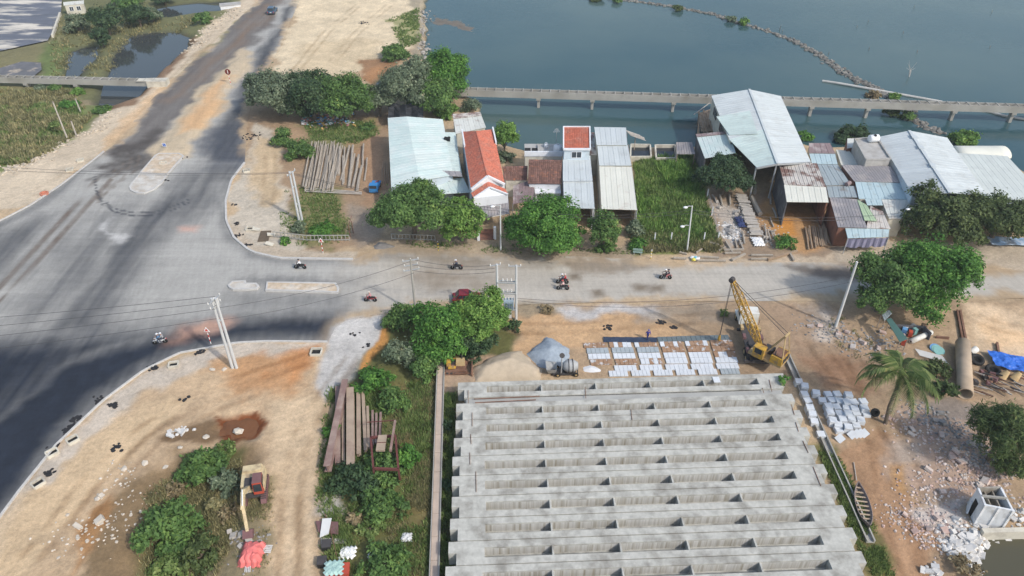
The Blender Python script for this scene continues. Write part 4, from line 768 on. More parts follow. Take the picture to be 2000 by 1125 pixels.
q = [c5(230, 962, 2.6), c5(472, 954, 2.6)]
for p in q: post(h, p, 2.7, .07)
cl = MB(); n = 24; pv = []
for i in range(n + 1):
    p = q[0].lerp(q[1], i / n); s_ = .08 * math.sin(i * 1.7); pv += [(p.x, p.y + s_, 2.55), (p.x, p.y + s_ * 1.5, 1.0 + .1 * math.sin(i * .9))]
cl.add(pv, [(2 * i, 2 * i + 1, 2 * i + 3, 2 * i + 2) for i in range(n)]).build('curtain', M('purple_cloth', (.21, .21, .31), .9, .2, 1.5, .1), h)
MB().tube([c5(222, 640, 4.1), c5(242, 628, 4.15)], .35, 10).build('pipe_end', MR['purple'], h)
h = house('concrete_block_house', 'bare grey concrete block house with flat roof and drum tank', 'house', c5(380, 450))
q = [c5(270, 374, 6.0), c5(400, 364, 6.0), c5(482, 490, 6.0), c5(338, 496, 6.0)]; MB().prism([(p.x, p.y) for p in q], 5.7, 6.0).build('roof_slab', M_CONC, h); ring(h, [p - Vector((0, 0, .2)) for p in q], M_CONC, k=.1, zb=-1.5)
b = MB(); [b.bar(q[i] + Vector((0, 0, .12)), q[(i + 1) % 4] + Vector((0, 0, .12)), .2, .3) for i in range(4)]; b.build('parapet', M_CONC, h)
q = [c5(228, 366, 4.8), c5(270, 364, 4.8), c5(262, 420, 4.5), c5(226, 424, 4.5)]; panel(h, *q, MR['pale'], name='side_roof'); ring(h, q, M_BRICKW, k=.1, zb=-1.5)
q = [c5(160, 432, 3.9), c5(240, 440, 3.9), c5(310, 525, 3.7), c5(190, 522, 3.7)]; panel(h, *q, MR['cream'], name='side_roof'); ring(h, q, M_CREAMW, k=.2)
t = thing('drum_tank', 'white drum tank lying on the bare concrete flat roof', 'water tank', c5(378, 386, 6.0) , R(10)); MB().tube([(-.85, 0, .65), (-.75, 0, .65), (.75, 0, .65), (.85, 0, .65)], [.5, .65, .65, .5], 16).build('barrel', MATS['tank_white'], t, True); MB().tube([(0, -.2, 1.2), (.02, -.25, 1.36)], .25, 10).build('lid', M_DARK, t)
# --- big white barn and its mint neighbour
h = house('white_barn', 'large barn with bluish white gable roof beside the bare concrete house', 'barn', c5(800, 600))
rb, rf = c5(596, 320, 6.9), c5(838, 690, 6.6); lb, lf = c5(412, 358, 5.7), c5(616, 698, 5.4); eb, ef = c5(822, 362, 5.7), c5(1058, 704, 5.4)
panel(h, rb, rf, lf, lb, MR['blue']); panel(h, rb, rf, ef, eb, MR['white']); MB().bar(rb + up * .6, rf + up * .6, .5, .08).build('ridge_cap', MR['blue'], h)
for k in (.12, .3, .6): MB().bar(rb.lerp(rf, k - .03) + up * 1.5, rb.lerp(rf, k + .03) + up * 1.5, .8, .12).build('ridge_vent', MR['blue'], h)
wl = inset([lb, eb, ef, lf], .4); wall(h, wl[0], wl[3], M_BLUEW, -1.8); wall(h, wl[1], wl[2], M_BLUEW, -2.2); wall(h, wl[0], inset([lb, rb, eb], .3)[1] if False else wl[1], M_BLUEW, -2.2); wall(h, wl[3], wl[2], M_BLUEW)
h = house('mint_barn', 'wide barn with pale mint roof and rounded end behind the olive trees', 'barn', c5(1200, 640))
q = [c5(872, 452, 5.6), c5(1178, 470, 5.6), c5(1430, 745, 4.8), c5(1072, 722, 4.8)]; panel(h, *q, metal('sheet_offwhite', (.53, .565, .535), (.48, .51, .485), .6), rib=.015); ring(h, q, M_BLUEW, zb=-2.2, k=.4)
b = MB(); a0, a1 = c5(866, 440, 5.2), c5(1172, 440, 5.2); pr = []
for j in range(9):
    t_ = math.pi * j / 8
    for k in range(7):
        e = a0.lerp(a1, k / 6); pr.append((e.x, e.y + 1.9 * math.cos(t_), e.z - .4 + 1.0 * math.sin(t_)))
b.add(pr, [(j * 7 + k, j * 7 + k + 1, (j + 1) * 7 + k + 1, (j + 1) * 7 + k) for j in range(8) for k in range(6)] + [tuple(j * 7 for j in range(9)), tuple(j * 7 + 6 for j in range(8, -1, -1))]).build('rounded_roof', MR['cream'], h, True)
w0, w1 = a0 - Vector((0, 1.7, 0)), a1 - Vector((0, 1.7, 0)); ring(h, [a0 + Vector((0, 1.7, -.2)), a1 + Vector((0, 1.7, -.2)), w1, w0], M_CREAMW, zb=-3.2, k=.05)
# ================================================================== VEGETATION
LF = dict(mid=leafmat('leaf_mid', (0.074, 0.142, 0.041), (0.189, 0.297, 0.081)), vivid=leafmat('leaf_vivid', (0.061, 0.155, 0.030), (0.162, 0.324, 0.061)), dark=leafmat('leaf_dark', (0.041, 0.078, 0.035), (0.101, 0.155, 0.068)),
          olive=leafmat('leaf_olive', (.062, .092, .032), (.145, .185, .065)), grey=leafmat('leaf_grey', (0.115, 0.155, 0.095), (0.270, 0.311, 0.203)), lime=leafmat('leaf_lime', (0.101, 0.196, 0.041), (0.243, 0.365, 0.088)),
          pine=leafmat('leaf_pine', (0.054, 0.089, 0.030), (0.135, 0.182, 0.061)), dry=leafmat('leaf_dry', (0.216, 0.169, 0.095), (0.405, 0.338, 0.203)), grass=leafmat('grass_green', (.115, .175, .05), (.27, .32, .12)), dgrass=leafmat('grass_dry', (0.189, 0.182, 0.088), (0.405, 0.351, 0.189)),
          palm=leafmat('leaf_palm', (.085, .135, .045), (.26, .30, .11)))
M_BARK = M('bark', (.15, .12, .09), .95, .3, 3, .4)
def leaf_cloud(lobes, per, leaf, rng, narrow=.5, flat=0.0, clump=.34):
    """leaf-sized rhombs gathered in clumps over the lobes (centre, radii)"""
    Vs = []
    for c, r in lobes:
        c = np.array(c); r = np.array(r); area = 4 * math.pi * ((r[0] * r[1]) ** 1.6 / 3 + (r[0] * r[2]) ** 1.6 / 3 + (r[1] * r[2]) ** 1.6 / 3) ** (1 / 1.6)
        nc = max(6, int(area / (2.2 * (clump * r.min() + .35) ** 2))); d = rng.normal(size=(nc, 3)); d[:, 2] = np.abs(d[:, 2]) * 1.0 - .35 * rng.random(nc); d /= np.linalg.norm(d, axis=1)[:, None]
        cc = c + d * r * rng.uniform(.62, 1.02, nc)[:, None]; n = int(area * per); k = rng.integers(0, nc, n)
        o = rng.normal(size=(n, 3)); o /= np.linalg.norm(o, axis=1)[:, None]; cr = (clump * r.min() + .15) * rng.uniform(.7, 1.4, nc)
        p = cc[k] + o * (cr[k] * rng.random(n) ** .45 * np.where(rng.random(n) < .1, 1.55, 1.0))[:, None] * np.array([1, 1, .8])
        nr = o * .55 + d[k] * .6 + rng.normal(size=(n, 3)) * .55 + np.array([0, 0, .35]); nr /= np.linalg.norm(nr, axis=1)[:, None]
        t = np.cross(nr, rng.normal(size=(n, 3))); t /= np.linalg.norm(t, axis=1)[:, None]; b = np.cross(nr, t)
        s = (leaf * rng.uniform(.55, 1.35, n))[:, None]
        Vs.append(np.stack([p - t * s, p - b * s * narrow, p + t * s, p + b * s * narrow], 1))
    V = np.concatenate(Vs).reshape(-1, 3); return V, np.arange(len(V)).reshape(-1, 4)
TREE_N = [0]
def tree(name, label, px, py, rx, ry, mat='mid', cat='tree', per=26, leaf=.26, lobes=7, zk=.85, lift=1.2, group=None, rz=None, narrow=.5, base=None):
    """crown seen at photo (px,py) with half width rx and half height ry; it stands on the ground under it"""
    TREE_N[0] += 1; rng = np.random.default_rng(100 + TREE_N[0]); g0 = fz(P(px, py))
    zc = 3.0
    for _ in range(6):
        p = P(px, py, zc); m = 1.08 * rx / ppm(p.y, zc); dep = math.atan2(CAMH - zc, p.y)
        vz = max(.35, min(m * 1.3, (ry / ppm(p.y, zc) - m * .45 * math.sin(dep)) / math.cos(dep))) if rz is None else rz
        zc = max(gz(p.x, p.y), WZ - .05) + (vz * zk + lift)
    g0 = max(gz(p.x, p.y), WZ - .05); root = thing(name, label, cat, (p.x, p.y, g0), 0, group)
    lb = [((0, 0, zc - g0), (m * .62, m * .60, vz * .8))]
    for i in range(lobes):
        a = 2 * math.pi * (i + rng.uniform(-.3, .3)) / lobes; q = rng.uniform(.42, .62)
        lb.append(((m * q * math.cos(a), m * q * math.sin(a) * .95, zc - g0 + vz * rng.uniform(-.6, .3)), (m * rng.uniform(.34, .46), m * rng.uniform(.34, .46), vz * rng.uniform(.42, .58))))
    V, F_ = leaf_cloud(lb, per, leaf, rng, narrow); V[:, 2] = np.maximum(V[:, 2], .02)
    tk = MB(); h = max(zc - g0, .5); r0 = max(.06, m * .055)
    tk.tube([(0, 0, -.3), (.05 * m, .02 * m, h * .45), (.02 * m, 0, h * .8)], [r0 * 1.25, r0 * .9, r0 * .55], 7)
    for c, r in lb[1:]: tk.tube([(.04 * m, .01 * m, h * .4), (c[0] * .5, c[1] * .5, h * .4 + (c[2] - h * .4) * .6), c], [r0 * .6, r0 * .4, r0 * .15], 5)
    big = cat == 'tree'
    tk.build('trunk' if big else 'stem', M_BARK, root); link('crown' if big else 'foliage', np_mesh(name + '_leaves', V, F_, LF[mat]), root)
    return root
T = tree
S_ = lambda l, *a, **k: tree('shrub', l, *a, cat='shrub', **{**dict(per=30, leaf=.2, lobes=5, lift=.1, zk=.6), **k})
# street trees in front of the houses
T('broadleaf_tree', 'broad mid green tree in front of the mint warehouse', 803, 412, 80, 66, 'mid', leaf=.22, per=42)
T('broadleaf_tree', 'smaller yellowish green tree between the mint warehouse and the red gable house', 900, 428, 48, 48, 'lime', leaf=.24)
T('broadleaf_tree', 'dense vivid green round tree in front of the old tiled house', 1062, 432, 82, 66, 'vivid', leaf=.2, per=46)
T('street_tree', 'slim pale green tree in front of the white metal roofs', 1180, 442, 34, 46, 'mid', leaf=.2)
S_('pale shrub at the corner of the grassy plot beside the street', 1240, 448, 20, 26, 'grey')
S_('round green shrub by the small bench', 1248, 476, 24, 16, 'vivid')
S_('low green shrub at the foot of the slim pale tree', 1184, 482, 22, 14, 'mid')
T('tamarind_tree', 'dark dense tree beside the workshop lean-to', 1418, 338, 55, 42, 'dark', leaf=.2, per=40, lift=1.6)
S_('round dark bush among the timber by the street', 1533, 474, 23, 20, 'vivid', leaf=.16)
T('street_tree', 'large vivid green tree overhanging the street, eastern half', 1822, 535, 86, 96, 'vivid', leaf=.2, per=48)
T('street_tree', 'large green tree overhanging the street beside the leaning white pole', 1735, 545, 72, 80, 'mid', leaf=.2, per=48)
T('olive_tree', 'dark olive tree in front of the white barn', 1846, 418, 78, 62, 'olive', leaf=.24, per=32)
T('olive_tree', 'dark olive tree in front of the mint barn', 1955, 422, 84, 60, 'olive', leaf=.24, per=32)
T('waterside_tree', 'bright green young tree behind the red gable house', 984, 265, 31, 38, 'lime', leaf=.24)
S_('pale shrub under the bright young tree behind the red gable house', 985, 305, 24, 14, 'grey')
# trees by the causeway
T('broadleaf_tree', 'greyish spreading tree at the causeway edge', 538, 176, 66, 56, 'grey', leaf=.25, per=28)
T('broadleaf_tree', 'dark green tree above the rubbish heap', 606, 186, 62, 56, 'dark', leaf=.25, per=32)
T('broadleaf_tree', 'mid green tree between the rubbish heap and the sand flat', 676, 188, 56, 56, 'mid', leaf=.25, per=32)
T('broadleaf_tree', 'small pale tree beside the wayside pond', 738, 192, 40, 36, 'grey', leaf=.26)
T('broadleaf_tree', 'grey green tree behind the black tarpaulin shelter', 796, 162, 58, 64, 'grey', leaf=.25, per=30)
T('waterside_tree', 'tall bright green tree where the aqueduct meets the shore', 866, 142, 52, 58, 'vivid', leaf=.25, per=32)
T('waterside_tree', 'dull green tree leaning over the lagoon shore', 850, 185, 50, 40, 'mid', leaf=.28)
S_('dark green bush on the sand flat edge', 772, 103, 32, 22, 'mid', leaf=.24)
S_('yellow green bush at the lagoon shore behind the narrow shed', 868, 218, 26, 20, 'lime', leaf=.24)
S_('thin grey bush standing at the lagoon edge under the aqueduct', 920, 205, 22, 20, 'grey')
S_('grey green round bush beside the log stacks', 552, 268, 24, 26, 'mid')
S_('larger round bush at the corner of the log stacks', 588, 292, 32, 28, 'mid')
S_('low bush behind the roadside railing', 632, 448, 32, 14, 'vivid')
S_('grey leafed bush at the foot of the twin concrete poles', 585, 445, 14, 16, 'grey')
S_('small bush at the ditch end of the railing', 556, 470, 10, 10, 'vivid')
S_('small bush at the head of the log stacks', 715, 248, 18, 8, 'mid')
# middle strip
T('broadleaf_tree', 'yellow green tree hiding the red car', 935, 618, 56, 58, 'lime', leaf=.19, per=44, lift=.8)
T('broadleaf_tree', 'dark green tree between the crossarm pole and the bulldozer', 862, 640, 66, 62, 'vivid', leaf=.19, per=44, lift=.5)
T('broadleaf_tree', 'dark tree beside the sand heap', 925, 668, 48, 36, 'dark', leaf=.19, per=44, lift=.3)
S_('feathery grey green shrub at the corner of the gravel drive', 783, 622, 38, 30, 'mid', rz=2.2)
S_('tall feathery shrub along the orange soil edge', 785, 690, 40, 44, 'grey', rz=2.0)
S_('dense green shrub beside the concrete channel', 828, 715, 32, 44, 'mid', rz=2.0)
S_('bright green shrub at the end of the steel girders', 728, 742, 40, 36, 'vivid', rz=1.6)
S_('green shrub leaning over the steel girders', 768, 782, 34, 34, 'mid', rz=1.6)
S_('small dark shrub at the foot of the transformer frame', 1003, 636, 13, 18, 'dark')
S_('dark thicket at the foot of the red steel frame', 745, 915, 44, 32, 'mid', rz=1.3)
S_('thicket beside the steel girder ends', 692, 938, 52, 36, 'dark', rz=1.3)
S_('thicket in the weedy strip below the red steel frame', 745, 985, 48, 36, 'mid', rz=1.2)
S_('shrub overhanging the red steel frame', 798, 890, 26, 34, 'vivid', rz=1.5)
S_('straw coloured clump beside the concrete scraps', 692, 1012, 18, 14, 'dry')
S_('shrub at the bottom of the weedy strip beside the channel', 752, 1100, 56, 26, 'mid', rz=1.2)
S_('pale weed clump near the white cloth', 722, 1030, 30, 18, 'grass', rz=.6)
S_('narrow green shrub at the edge of the steel girders', 645, 840, 16, 36, 'vivid', rz=.9)
S_('dark weeds between the channel and the girders, upper clump', 874, 830, 11, 20, 'dark', rz=.6)
S_('dark weeds between the channel and the girders, lower clump', 872, 945, 11, 12, 'dark', rz=.5)
# south-west shrubs
S_('dense dark shrub above the spoil slope', 390, 912, 48, 44, 'mid', leaf=.24, rz=2.2)
S_('grey green shrub beside the excavator', 442, 940, 31, 27, 'grey', rz=1.6)
S_('large dark shrub on the spoil slope', 328, 1030, 62, 58, 'mid', leaf=.24, rz=2.6)
S_('olive scrub below the large dark shrub', 390, 1080, 42, 38, 'olive', rz=1.5)
S_('bright scrub at the bottom of the spoil slope', 330, 1105, 42, 26, 'grass', rz=1.2)
S_('green weeds at the rim of the orange puddle', 440, 878, 28, 14, 'grass', rz=.6)
S_('dead grey scrub on the spoil slope', 345, 955, 22, 22, 'dry', rz=.8, per=12)
S_('dead brown scrub beside the excavator', 448, 1000, 26, 40, 'dry', rz=.6, per=10)
S_('pale grass clump beside the excavator arm', 418, 985, 18, 14, 'dgrass', rz=.8)
# east side
T('casuarina_tree', 'feathery dark casuarina tree above the ruined hut', 1965, 835, 72, 72, 'pine', leaf=.3, per=34, narrow=.16, lift=2.0)
T('casuarina_tree', 'lower casuarina growing beside the ruined hut', 1978, 905, 34, 34, 'pine', leaf=.28, per=30, narrow=.18, lift=.4)
S_('weedy bush between the palm and the culvert pipe', 1828, 718, 30, 22, 'olive')
S_('low palm-like scrub at the foot of the culvert pipe', 1846, 760, 24, 24, 'pine')
S_('dry brush heap by the mud pool', 1890, 1108, 34, 24, 'dry', per=16)
S_('tuft growing on the concrete girder end', 1530, 747, 10, 9, 'vivid', leaf=.14) if False else None
S_('young weed tree between the crane and the street', 1414, 612, 8, 8, 'grass')
S_('dry bush at the roadside by the transformer frame', 1068, 604, 14, 9, 'dry')
# north-west
for l, x, y, a, b, m_ in (('dark tree beside the salt pan hut', 205, 38, 34, 36, 'dark'), ('grey green tree on the pond bank beside the salt pan', 148, 42, 24, 22, 'grey'), ('dark green tree between the reed pond and the fish pond', 268, 30, 30, 26, 'dark'), ('small tree at the far end of the pond path', 245, 12, 22, 18, 'mid'),
                       ('slender tree standing at the small pond', 196, 72, 18, 22, 'dark'), ('bushy tree at the reed pond shore', 296, 28, 22, 16, 'grey'), ('low round tree at the causeway foot by the reed pond', 396, 34, 20, 12, 'mid'), ('dark tree behind the reed pond', 320, 0, 24, 14, 'dark'), ('shrubby tree on the bank above the salt pan', 250, -4, 30, 14, 'mid')):
    T('bank_tree', l, x, y, a, b, m_, leaf=.32, per=20, lobes=5, lift=.4)
for l, x, y, a, b, m_ in (('green bush under the western aqueduct', 105, 172, 14, 8, 'mid'), ('bush beside the western aqueduct pier', 78, 172, 14, 8, 'grey'), ('bush at the pond corner below the aqueduct', 152, 178, 14, 10, 'lime'), ('green bush below the tall wooden post', 132, 205, 20, 10, 'vivid'), ('low bush at the pond outlet below the aqueduct', 198, 215, 20, 8, 'mid'), ('bush at the foot of the sand bank', 112, 245, 18, 10, 'grass')):
    S_(l, x, y, a, b, m_, leaf=.28)
for l, x, y, a, b, m_ in (('round bush alone on the stone dike', 1325, 16, 11, 8, 'olive'), ('pale bush of a pair on the stone dike', 1428, 37, 10, 11, 'grey'), ('green bush of a pair on the stone dike', 1453, 43, 11, 9, 'lime'), ('bush at the far end of the stone dike', 1205, 0, 10, 6, 'mid'), ('bush where the far shore meets the dike', 1165, -4, 16, 7, 'olive'), ('pale bush on the dike behind the aqueduct', 1706, 184, 15, 8, 'dry'), ('green bush at the aqueduct where the pipe crosses', 1746, 188, 11, 8, 'lime'), ('round bush on the dike in front of the aqueduct', 1773, 226, 15, 14, 'mid'), ('dark bush under the aqueduct on the dike', 1742, 220, 16, 10, 'olive'),
                          ('green bush behind the workshop right wall', 1574, 265, 16, 10, 'vivid'), ('dark bush behind the bare concrete house', 1668, 262, 38, 16, 'dark'), ('light green bush behind the white barn', 1885, 272, 32, 11, 'lime')):
    S_(l, x, y, a, b, m_, leaf=.3, rz=1.0 if a < 20 else 1.8)
def grass(name, label, poly, n, h, mat, seed, wdt=.05, patch=.45):
    rng = np.random.default_rng(seed); pl = np.array(PX(poly)); lo, hi = pl.min(0), pl.max(0); x = rng.uniform(lo[0], hi[0], n * 3); y = rng.uniform(lo[1], hi[1], n * 3)
    k = (sdist(x, y, pl) < rng.uniform(-.8, .3, n * 3)) & (fbm(x * .35, y * .35, seed, 4) > patch * rng.uniform(.75, 1.25, n * 3)); x, y = x[k][:n], y[k][:n]; n = len(x)
    z = np.array([gz(a, b) for a, b in zip(x, y)]); B = 4; a = rng.uniform(0, 6.28, (n, B)); hh = h * rng.uniform(.45, 1.3, (n, B)) * (.5 + fbm(x * .2, y * .2, seed + 9))[:, None]; l = rng.uniform(.2, .9, (n, B)) * hh
    bx = x[:, None] + rng.normal(0, .1, (n, B)); by = y[:, None] + rng.normal(0, .1, (n, B)); w_ = wdt * (1 + hh)
    v0 = np.stack([bx - np.sin(a) * w_, by + np.cos(a) * w_, np.broadcast_to(z[:, None] - .05, bx.shape)], -1); v1 = np.stack([bx + np.sin(a) * w_, by - np.cos(a) * w_, np.broadcast_to(z[:, None] - .05, bx.shape)], -1)
    v2 = np.stack([bx + np.cos(a) * l, by + np.sin(a) * l, z[:, None] + hh], -1); V = np.stack([v0, v1, v2], 2).reshape(-1, 3)
    return tag(link(name, np_mesh(name, V, np.arange(len(V)).reshape(-1, 3), LF[mat])), label, 'grass', kind='stuff')
grass('grass', 'tall green weeds filling the plot beside the long white shed', [(1240, 312), (1365, 305), (1378, 400), (1400, 470), (1330, 492), (1245, 470)], 5500, .75, 'grass', 1, .07, .25)
grass('reeds', 'bright taller reeds in the grassy plot', [(1285, 330), (1340, 325), (1350, 360), (1300, 365)], 900, 1.3, 'lime', 2, .07, .1)
grass('grass', 'fresh green weed patches in the plot beside the long white shed', [(1240, 312), (1365, 305), (1378, 400), (1396, 460), (1330, 475), (1245, 450)], 3000, .85, 'lime', 22, .07, .48)
grass('grass', 'dry brown weeds at the street edge of the grassy plot', [(1250, 455), (1405, 455), (1412, 492), (1255, 495)], 1500, .6, 'dgrass', 3, .06, .3)
grass('grass', 'mixed grass on the low field west of the causeway', [(-60, 170), (130, 165), (180, 215), (150, 262), (60, 318), (-60, 330)], 6000, .7, 'dgrass', 4, .1, .4)
grass('grass', 'green grass tongues on the low field west of the causeway', [(-60, 200), (160, 190), (150, 255), (40, 318), (-60, 325)], 4500, .6, 'grass', 5, .1, .52)
grass('grass', 'grass on the pond banks by the salt pan', [(95, 30), (230, 20), (420, 25), (330, 62), (240, 80), (220, 150), (190, 160), (100, 160)], 2200, .55, 'dgrass', 6, .09, .5)
grass('grass', 'weeds in the strip between the track and the concrete channel', [(640, 760), (845, 740), (850, 1125), (640, 1125), (618, 960)], 9000, .4, 'grass', 7, .045, .42)
grass('grass', 'dry weeds along the concrete channel', [(775, 770), (850, 740), (848, 1125), (740, 1125)], 5500, .3, 'dgrass', 8, .04, .4)
grass('grass', 'dark weeds in the slot beside the girders', [(866, 770), (888, 770), (886, 1125), (862, 1125)], 2200, .45, 'grass', 9, .05, .3)
grass('grass', 'scrubby grass on the spoil slope', [(280, 960), (430, 870), (470, 900), (470, 1000), (420, 1125), (270, 1125)], 3000, .4, 'dgrass', 10, .05, .45)
grass('grass', 'dry grass round the excavator', [(430, 950), (530, 930), (530, 1125), (400, 1125)], 2500, .3, 'dgrass', 11, .04, .48)
grass('grass', 'weeds beside the girder ends and the boat', [(1600, 885), (1625, 870), (1700, 1010), (1745, 1125), (1705, 1125), (1660, 1030)], 2600, .3, 'grass', 12, .045, .35)
grass('grass', 'weeds around the log stacks and railing', [(560, 360), (650, 370), (690, 440), (680, 475), (560, 480), (545, 430)], 1500, .35, 'grass', 13, .06, .5)
grass('grass', 'weeds behind the log stacks', [(590, 240), (730, 235), (740, 262), (690, 282), (610, 275)], 1500, .4, 'grass', 14, .07, .42)
grass('grass', 'sparse weeds on the sand flat by the shore', [(755, 40), (818, 15), (822, 80), (790, 95)], 900, .5, 'grass', 15, .09, .48)
grass('grass', 'weeds on the rubble ground beside the leaning white pole', [(1600, 620), (1660, 620), (1720, 690), (1700, 720), (1640, 680)], 600, .3, 'dgrass', 16, .05, .55)
grass('grass', 'roadside weeds in front of the houses', [(740, 465), (960, 480), (1250, 485), (1250, 497), (960, 494), (745, 480)], 900, .3, 'grass', 17, .05, .52)
# coconut palm
pb = G(1730, 826); ph = HT(732, pb.y); ct = P(1759, 732, ph); pm = thing('coconut_palm', 'coconut palm with drooping fronds beside the culvert pipe', 'palm tree', pb)
top = Vector((ct.x - pb.x, ct.y - pb.y, ph - pb.z))
MB().tube([(0, 0, -.3), top * .35 + Vector((-.2, 0, .2)), top * .7, top], [.24, .19, .17, .2], 9).build('trunk', M_BARK, pm)
def frond_mesh(n=26, L_=4.6, seed=1):
    rs = random.Random(seed); V = []; F_ = []
    def q(a, b, c, d): k = len(V); V.extend([a, b, c, d]); F_.append((k, k + 1, k + 2, k + 3))
    def pos(t): return Vector((L_ * t * (1 - .18 * t), 0, 1.35 * math.sin(t * 2.0) - 1.9 * t * t * t - .35 * t * t))
    for i in range(12): a, b = pos(i / 12), pos((i + 1) / 12); w_ = .05 * (1 - i / 14); q(a + Vector((0, w_, 0)), a - Vector((0, w_, 0)), b - Vector((0, w_, 0)), b + Vector((0, w_, 0)))
    for i in range(n):
        t = .12 + .87 * i / n; p = pos(t); l = 1.15 * math.sin(min(1, t * 1.15 + .12) * math.pi * .92) + .22
        for s in (-1, 1):
            d = Vector((.55, s * .85, -.32 - rs.random() * .25)).normalized() * l * rs.uniform(.85, 1.1); u = Vector((.055, 0, 0)); q(p - u, p + u, p + d * .6 + u * .9 - Vector((0, 0, .02)), p + d - Vector((0, 0, .12 * l)))
    return np_mesh('frond', [tuple(v) for v in V], F_, LF['palm'])
fms = [frond_mesh(30, 5.6, 1), frond_mesh(30, 5.0, 2), frond_mesh(26, 4.0, 3)]
rs = random.Random(5)
for i in range(24):
    o = link('frond', fms[0 if i < 12 else 1 if i < 19 else 2], pm); o.location = top + Vector((0, 0, .1)); o.rotation_euler = (rs.uniform(-.25, .25), (.32 if i < 12 else -.05 if i < 19 else -.45) + rs.uniform(-.12, .12), i * 2.39996)
MB().lathe([(.1, -.3), (.3, -.1), (.3, .2), (.08, .9)], 8, Matrix.Translation(top)).build('crownshaft', LF['palm'], pm)
# ================================================================== AQUEDUCTS, DIKE
M_OLDC = M('old_concrete', (.36, .35, .32), .95, .2, .6, .2, col2=(.22, .21, .18), thr=.6, soft=.12, scale2=.3)
def aqueduct(label, pa, pb, zt, ht, piers, zb):
    a, b = pa, pb; d = (b - a).normalized(); n = Vector((-d.y, d.x, 0)); t = thing('aqueduct', label, 'aqueduct', (a.x, a.y, zb), 0, None, True); Lg = (b - a).length
    up = Vector((0, 0, 1)); w_ = 1.5
    for s in (-1, 1): MB().bar(a + n * s * w_ / 2 + up * (zt - ht / 2 - a.z), b + n * s * w_ / 2 + up * (zt - ht / 2 - a.z), .16, ht).build('side_wall', M_OLDC, t)
    MB().bar(a + up * (zt - ht + .1 - a.z), b + up * (zt - ht + .1 - a.z), w_ - .16, .18).build('channel_bed', M('channel_bed', (.10, .10, .09), .8, .3, .6, .1), t)
    k = int(Lg / 1.9); tie = MB().box((0, 0, 0), (.16, w_ + .1, .14)).mesh('tie', M_OLDC); ang = math.atan2(d.y, d.x)
    for i in range(k + 1):
        p = a + d * (Lg * i / k); o = link('tie_beam', tie, t); o.matrix_parent_inverse = t.matrix_basis.inverted(); o.location = (p.x, p.y, zt + .03); o.rotation_euler = (0, 0, ang)
    for px_ in piers:
        u = (px_ - 1000) / FPX
        # point of the line seen in this photo column
        best = min((abs(((a + d * s_).x) / (((a + d * s_).y) * CP + (CAMH - 0) * SP) - u), s_) for s_ in np.linspace(0, Lg, 600)); p = a + d * best[1]
        m = MB(); m.box((p.x, p.y, zt - ht - .22), (.9, w_ + .3, .45), ang); m.box((p.x, p.y, (zt - ht - .4 + zb) / 2), (.55, 1.0, zt - ht - .4 - zb), ang); m.build('pier', M_OLDC, t)
    return t
A0 = P(880, 172, 2.0); A1 = P(2420, 218, 2.0); A0.z = A1.z = 0
aqueduct('long concrete aqueduct on piers crossing the lagoon', A0, A1, 2.0, 1.4, (1052, 1157, 1315, 1583, 1692, 1861, 1975, 2090, 2210, 2330), -3.4)
B0 = P(-120, 146, 1.2); B1 = P(300, 156, 1.2); B0.z = B1.z = 0
aqueduct('shorter concrete aqueduct crossing the fish pond to the causeway', B0, B1, 1.2, 1.2, (52, 150), -2.6)
t = thing('headwall', 'pale concrete headwall where the shorter aqueduct meets the causeway', 'headwall', (B1.x, B1.y, 0), 0, None, True)
MB().box((B1.x + .8, B1.y, .45), (4.2, 2.2, 1.6), R(2)).build('block', M_CREAMW, t); MB().box((B1.x - 1.2, B1.y, 1.22), (4.6, 1.8, .08), R(2)).build('cover_slab', M_CREAMW, t)
M_ROCK = M('dike_rock', (.17, .165, .15), .95, .3, 1.5, .3, island=.35)
def rocks(pts, n, spread, size, mat, name, label, z=None, seed=1, cat='rocks'):
    rs = random.Random(seed); m = MB(); W = pts; seg = [(W[i + 1] - W[i]).length for i in range(len(W) - 1)]; tot = sum(seg)
    for _ in range(n):
        s = rs.uniform(0, tot); i = 0
        while s > seg[i] and i < len(seg) - 1: s -= seg[i]; i += 1
        p = W[i].lerp(W[i + 1], s / seg[i]) + Vector((rs.gauss(0, spread), rs.gauss(0, spread), 0)); r = size * rs.uniform(.5, 1.5); m.rock((p.x, p.y, (p.z if z is None else z) + r * .1), r, rs)
    return tag(m.build(name, mat), label, cat, kind='stuff')
DK = [(1130, -12), (1230, 2), (1310, 12), (1396, 29), (1440, 44), (1471, 52), (1540, 75), (1598, 106), (1650, 144), (1695, 167), (1720, 182), (1760, 205), (1790, 240), (1840, 262)]
heap_late = []
DKW = [P(x, y, WZ) for x, y in DK]
rocks(DKW[:8], 520, .5, .42, M_ROCK, 'dike_rocks', 'dark stones of the dike winding across the lagoon', seed=1)
rocks(DKW[7:], 460, .7, .42, M_ROCK, 'dike_rocks', 'stones of the dike near the aqueduct', seed=2)
mb = MB()
for i in range(len(DKW) - 1):
    a, b = DKW[i], DKW[i + 1]; d = (b - a).normalized(); n = Vector((-d.y, d.x, 0)); k = 1.0 if i < 9 else 1.8
    mb.add([a + n * k * 1.4 - Vector((0, 0, .3)), b + n * k * 1.4 - Vector((0, 0, .3)), b + Vector((0, 0, .12)), a + Vector((0, 0, .12)), b - n * k * 1.4 - Vector((0, 0, .3)), a - n * k * 1.4 - Vector((0, 0, .3))], [(0, 3, 2, 1), (3, 5, 4, 2)])
tag(mb.build('dike', M('dike_soil', (.16, .13, .10), .95, .3, .8, .3)), kind='structure')
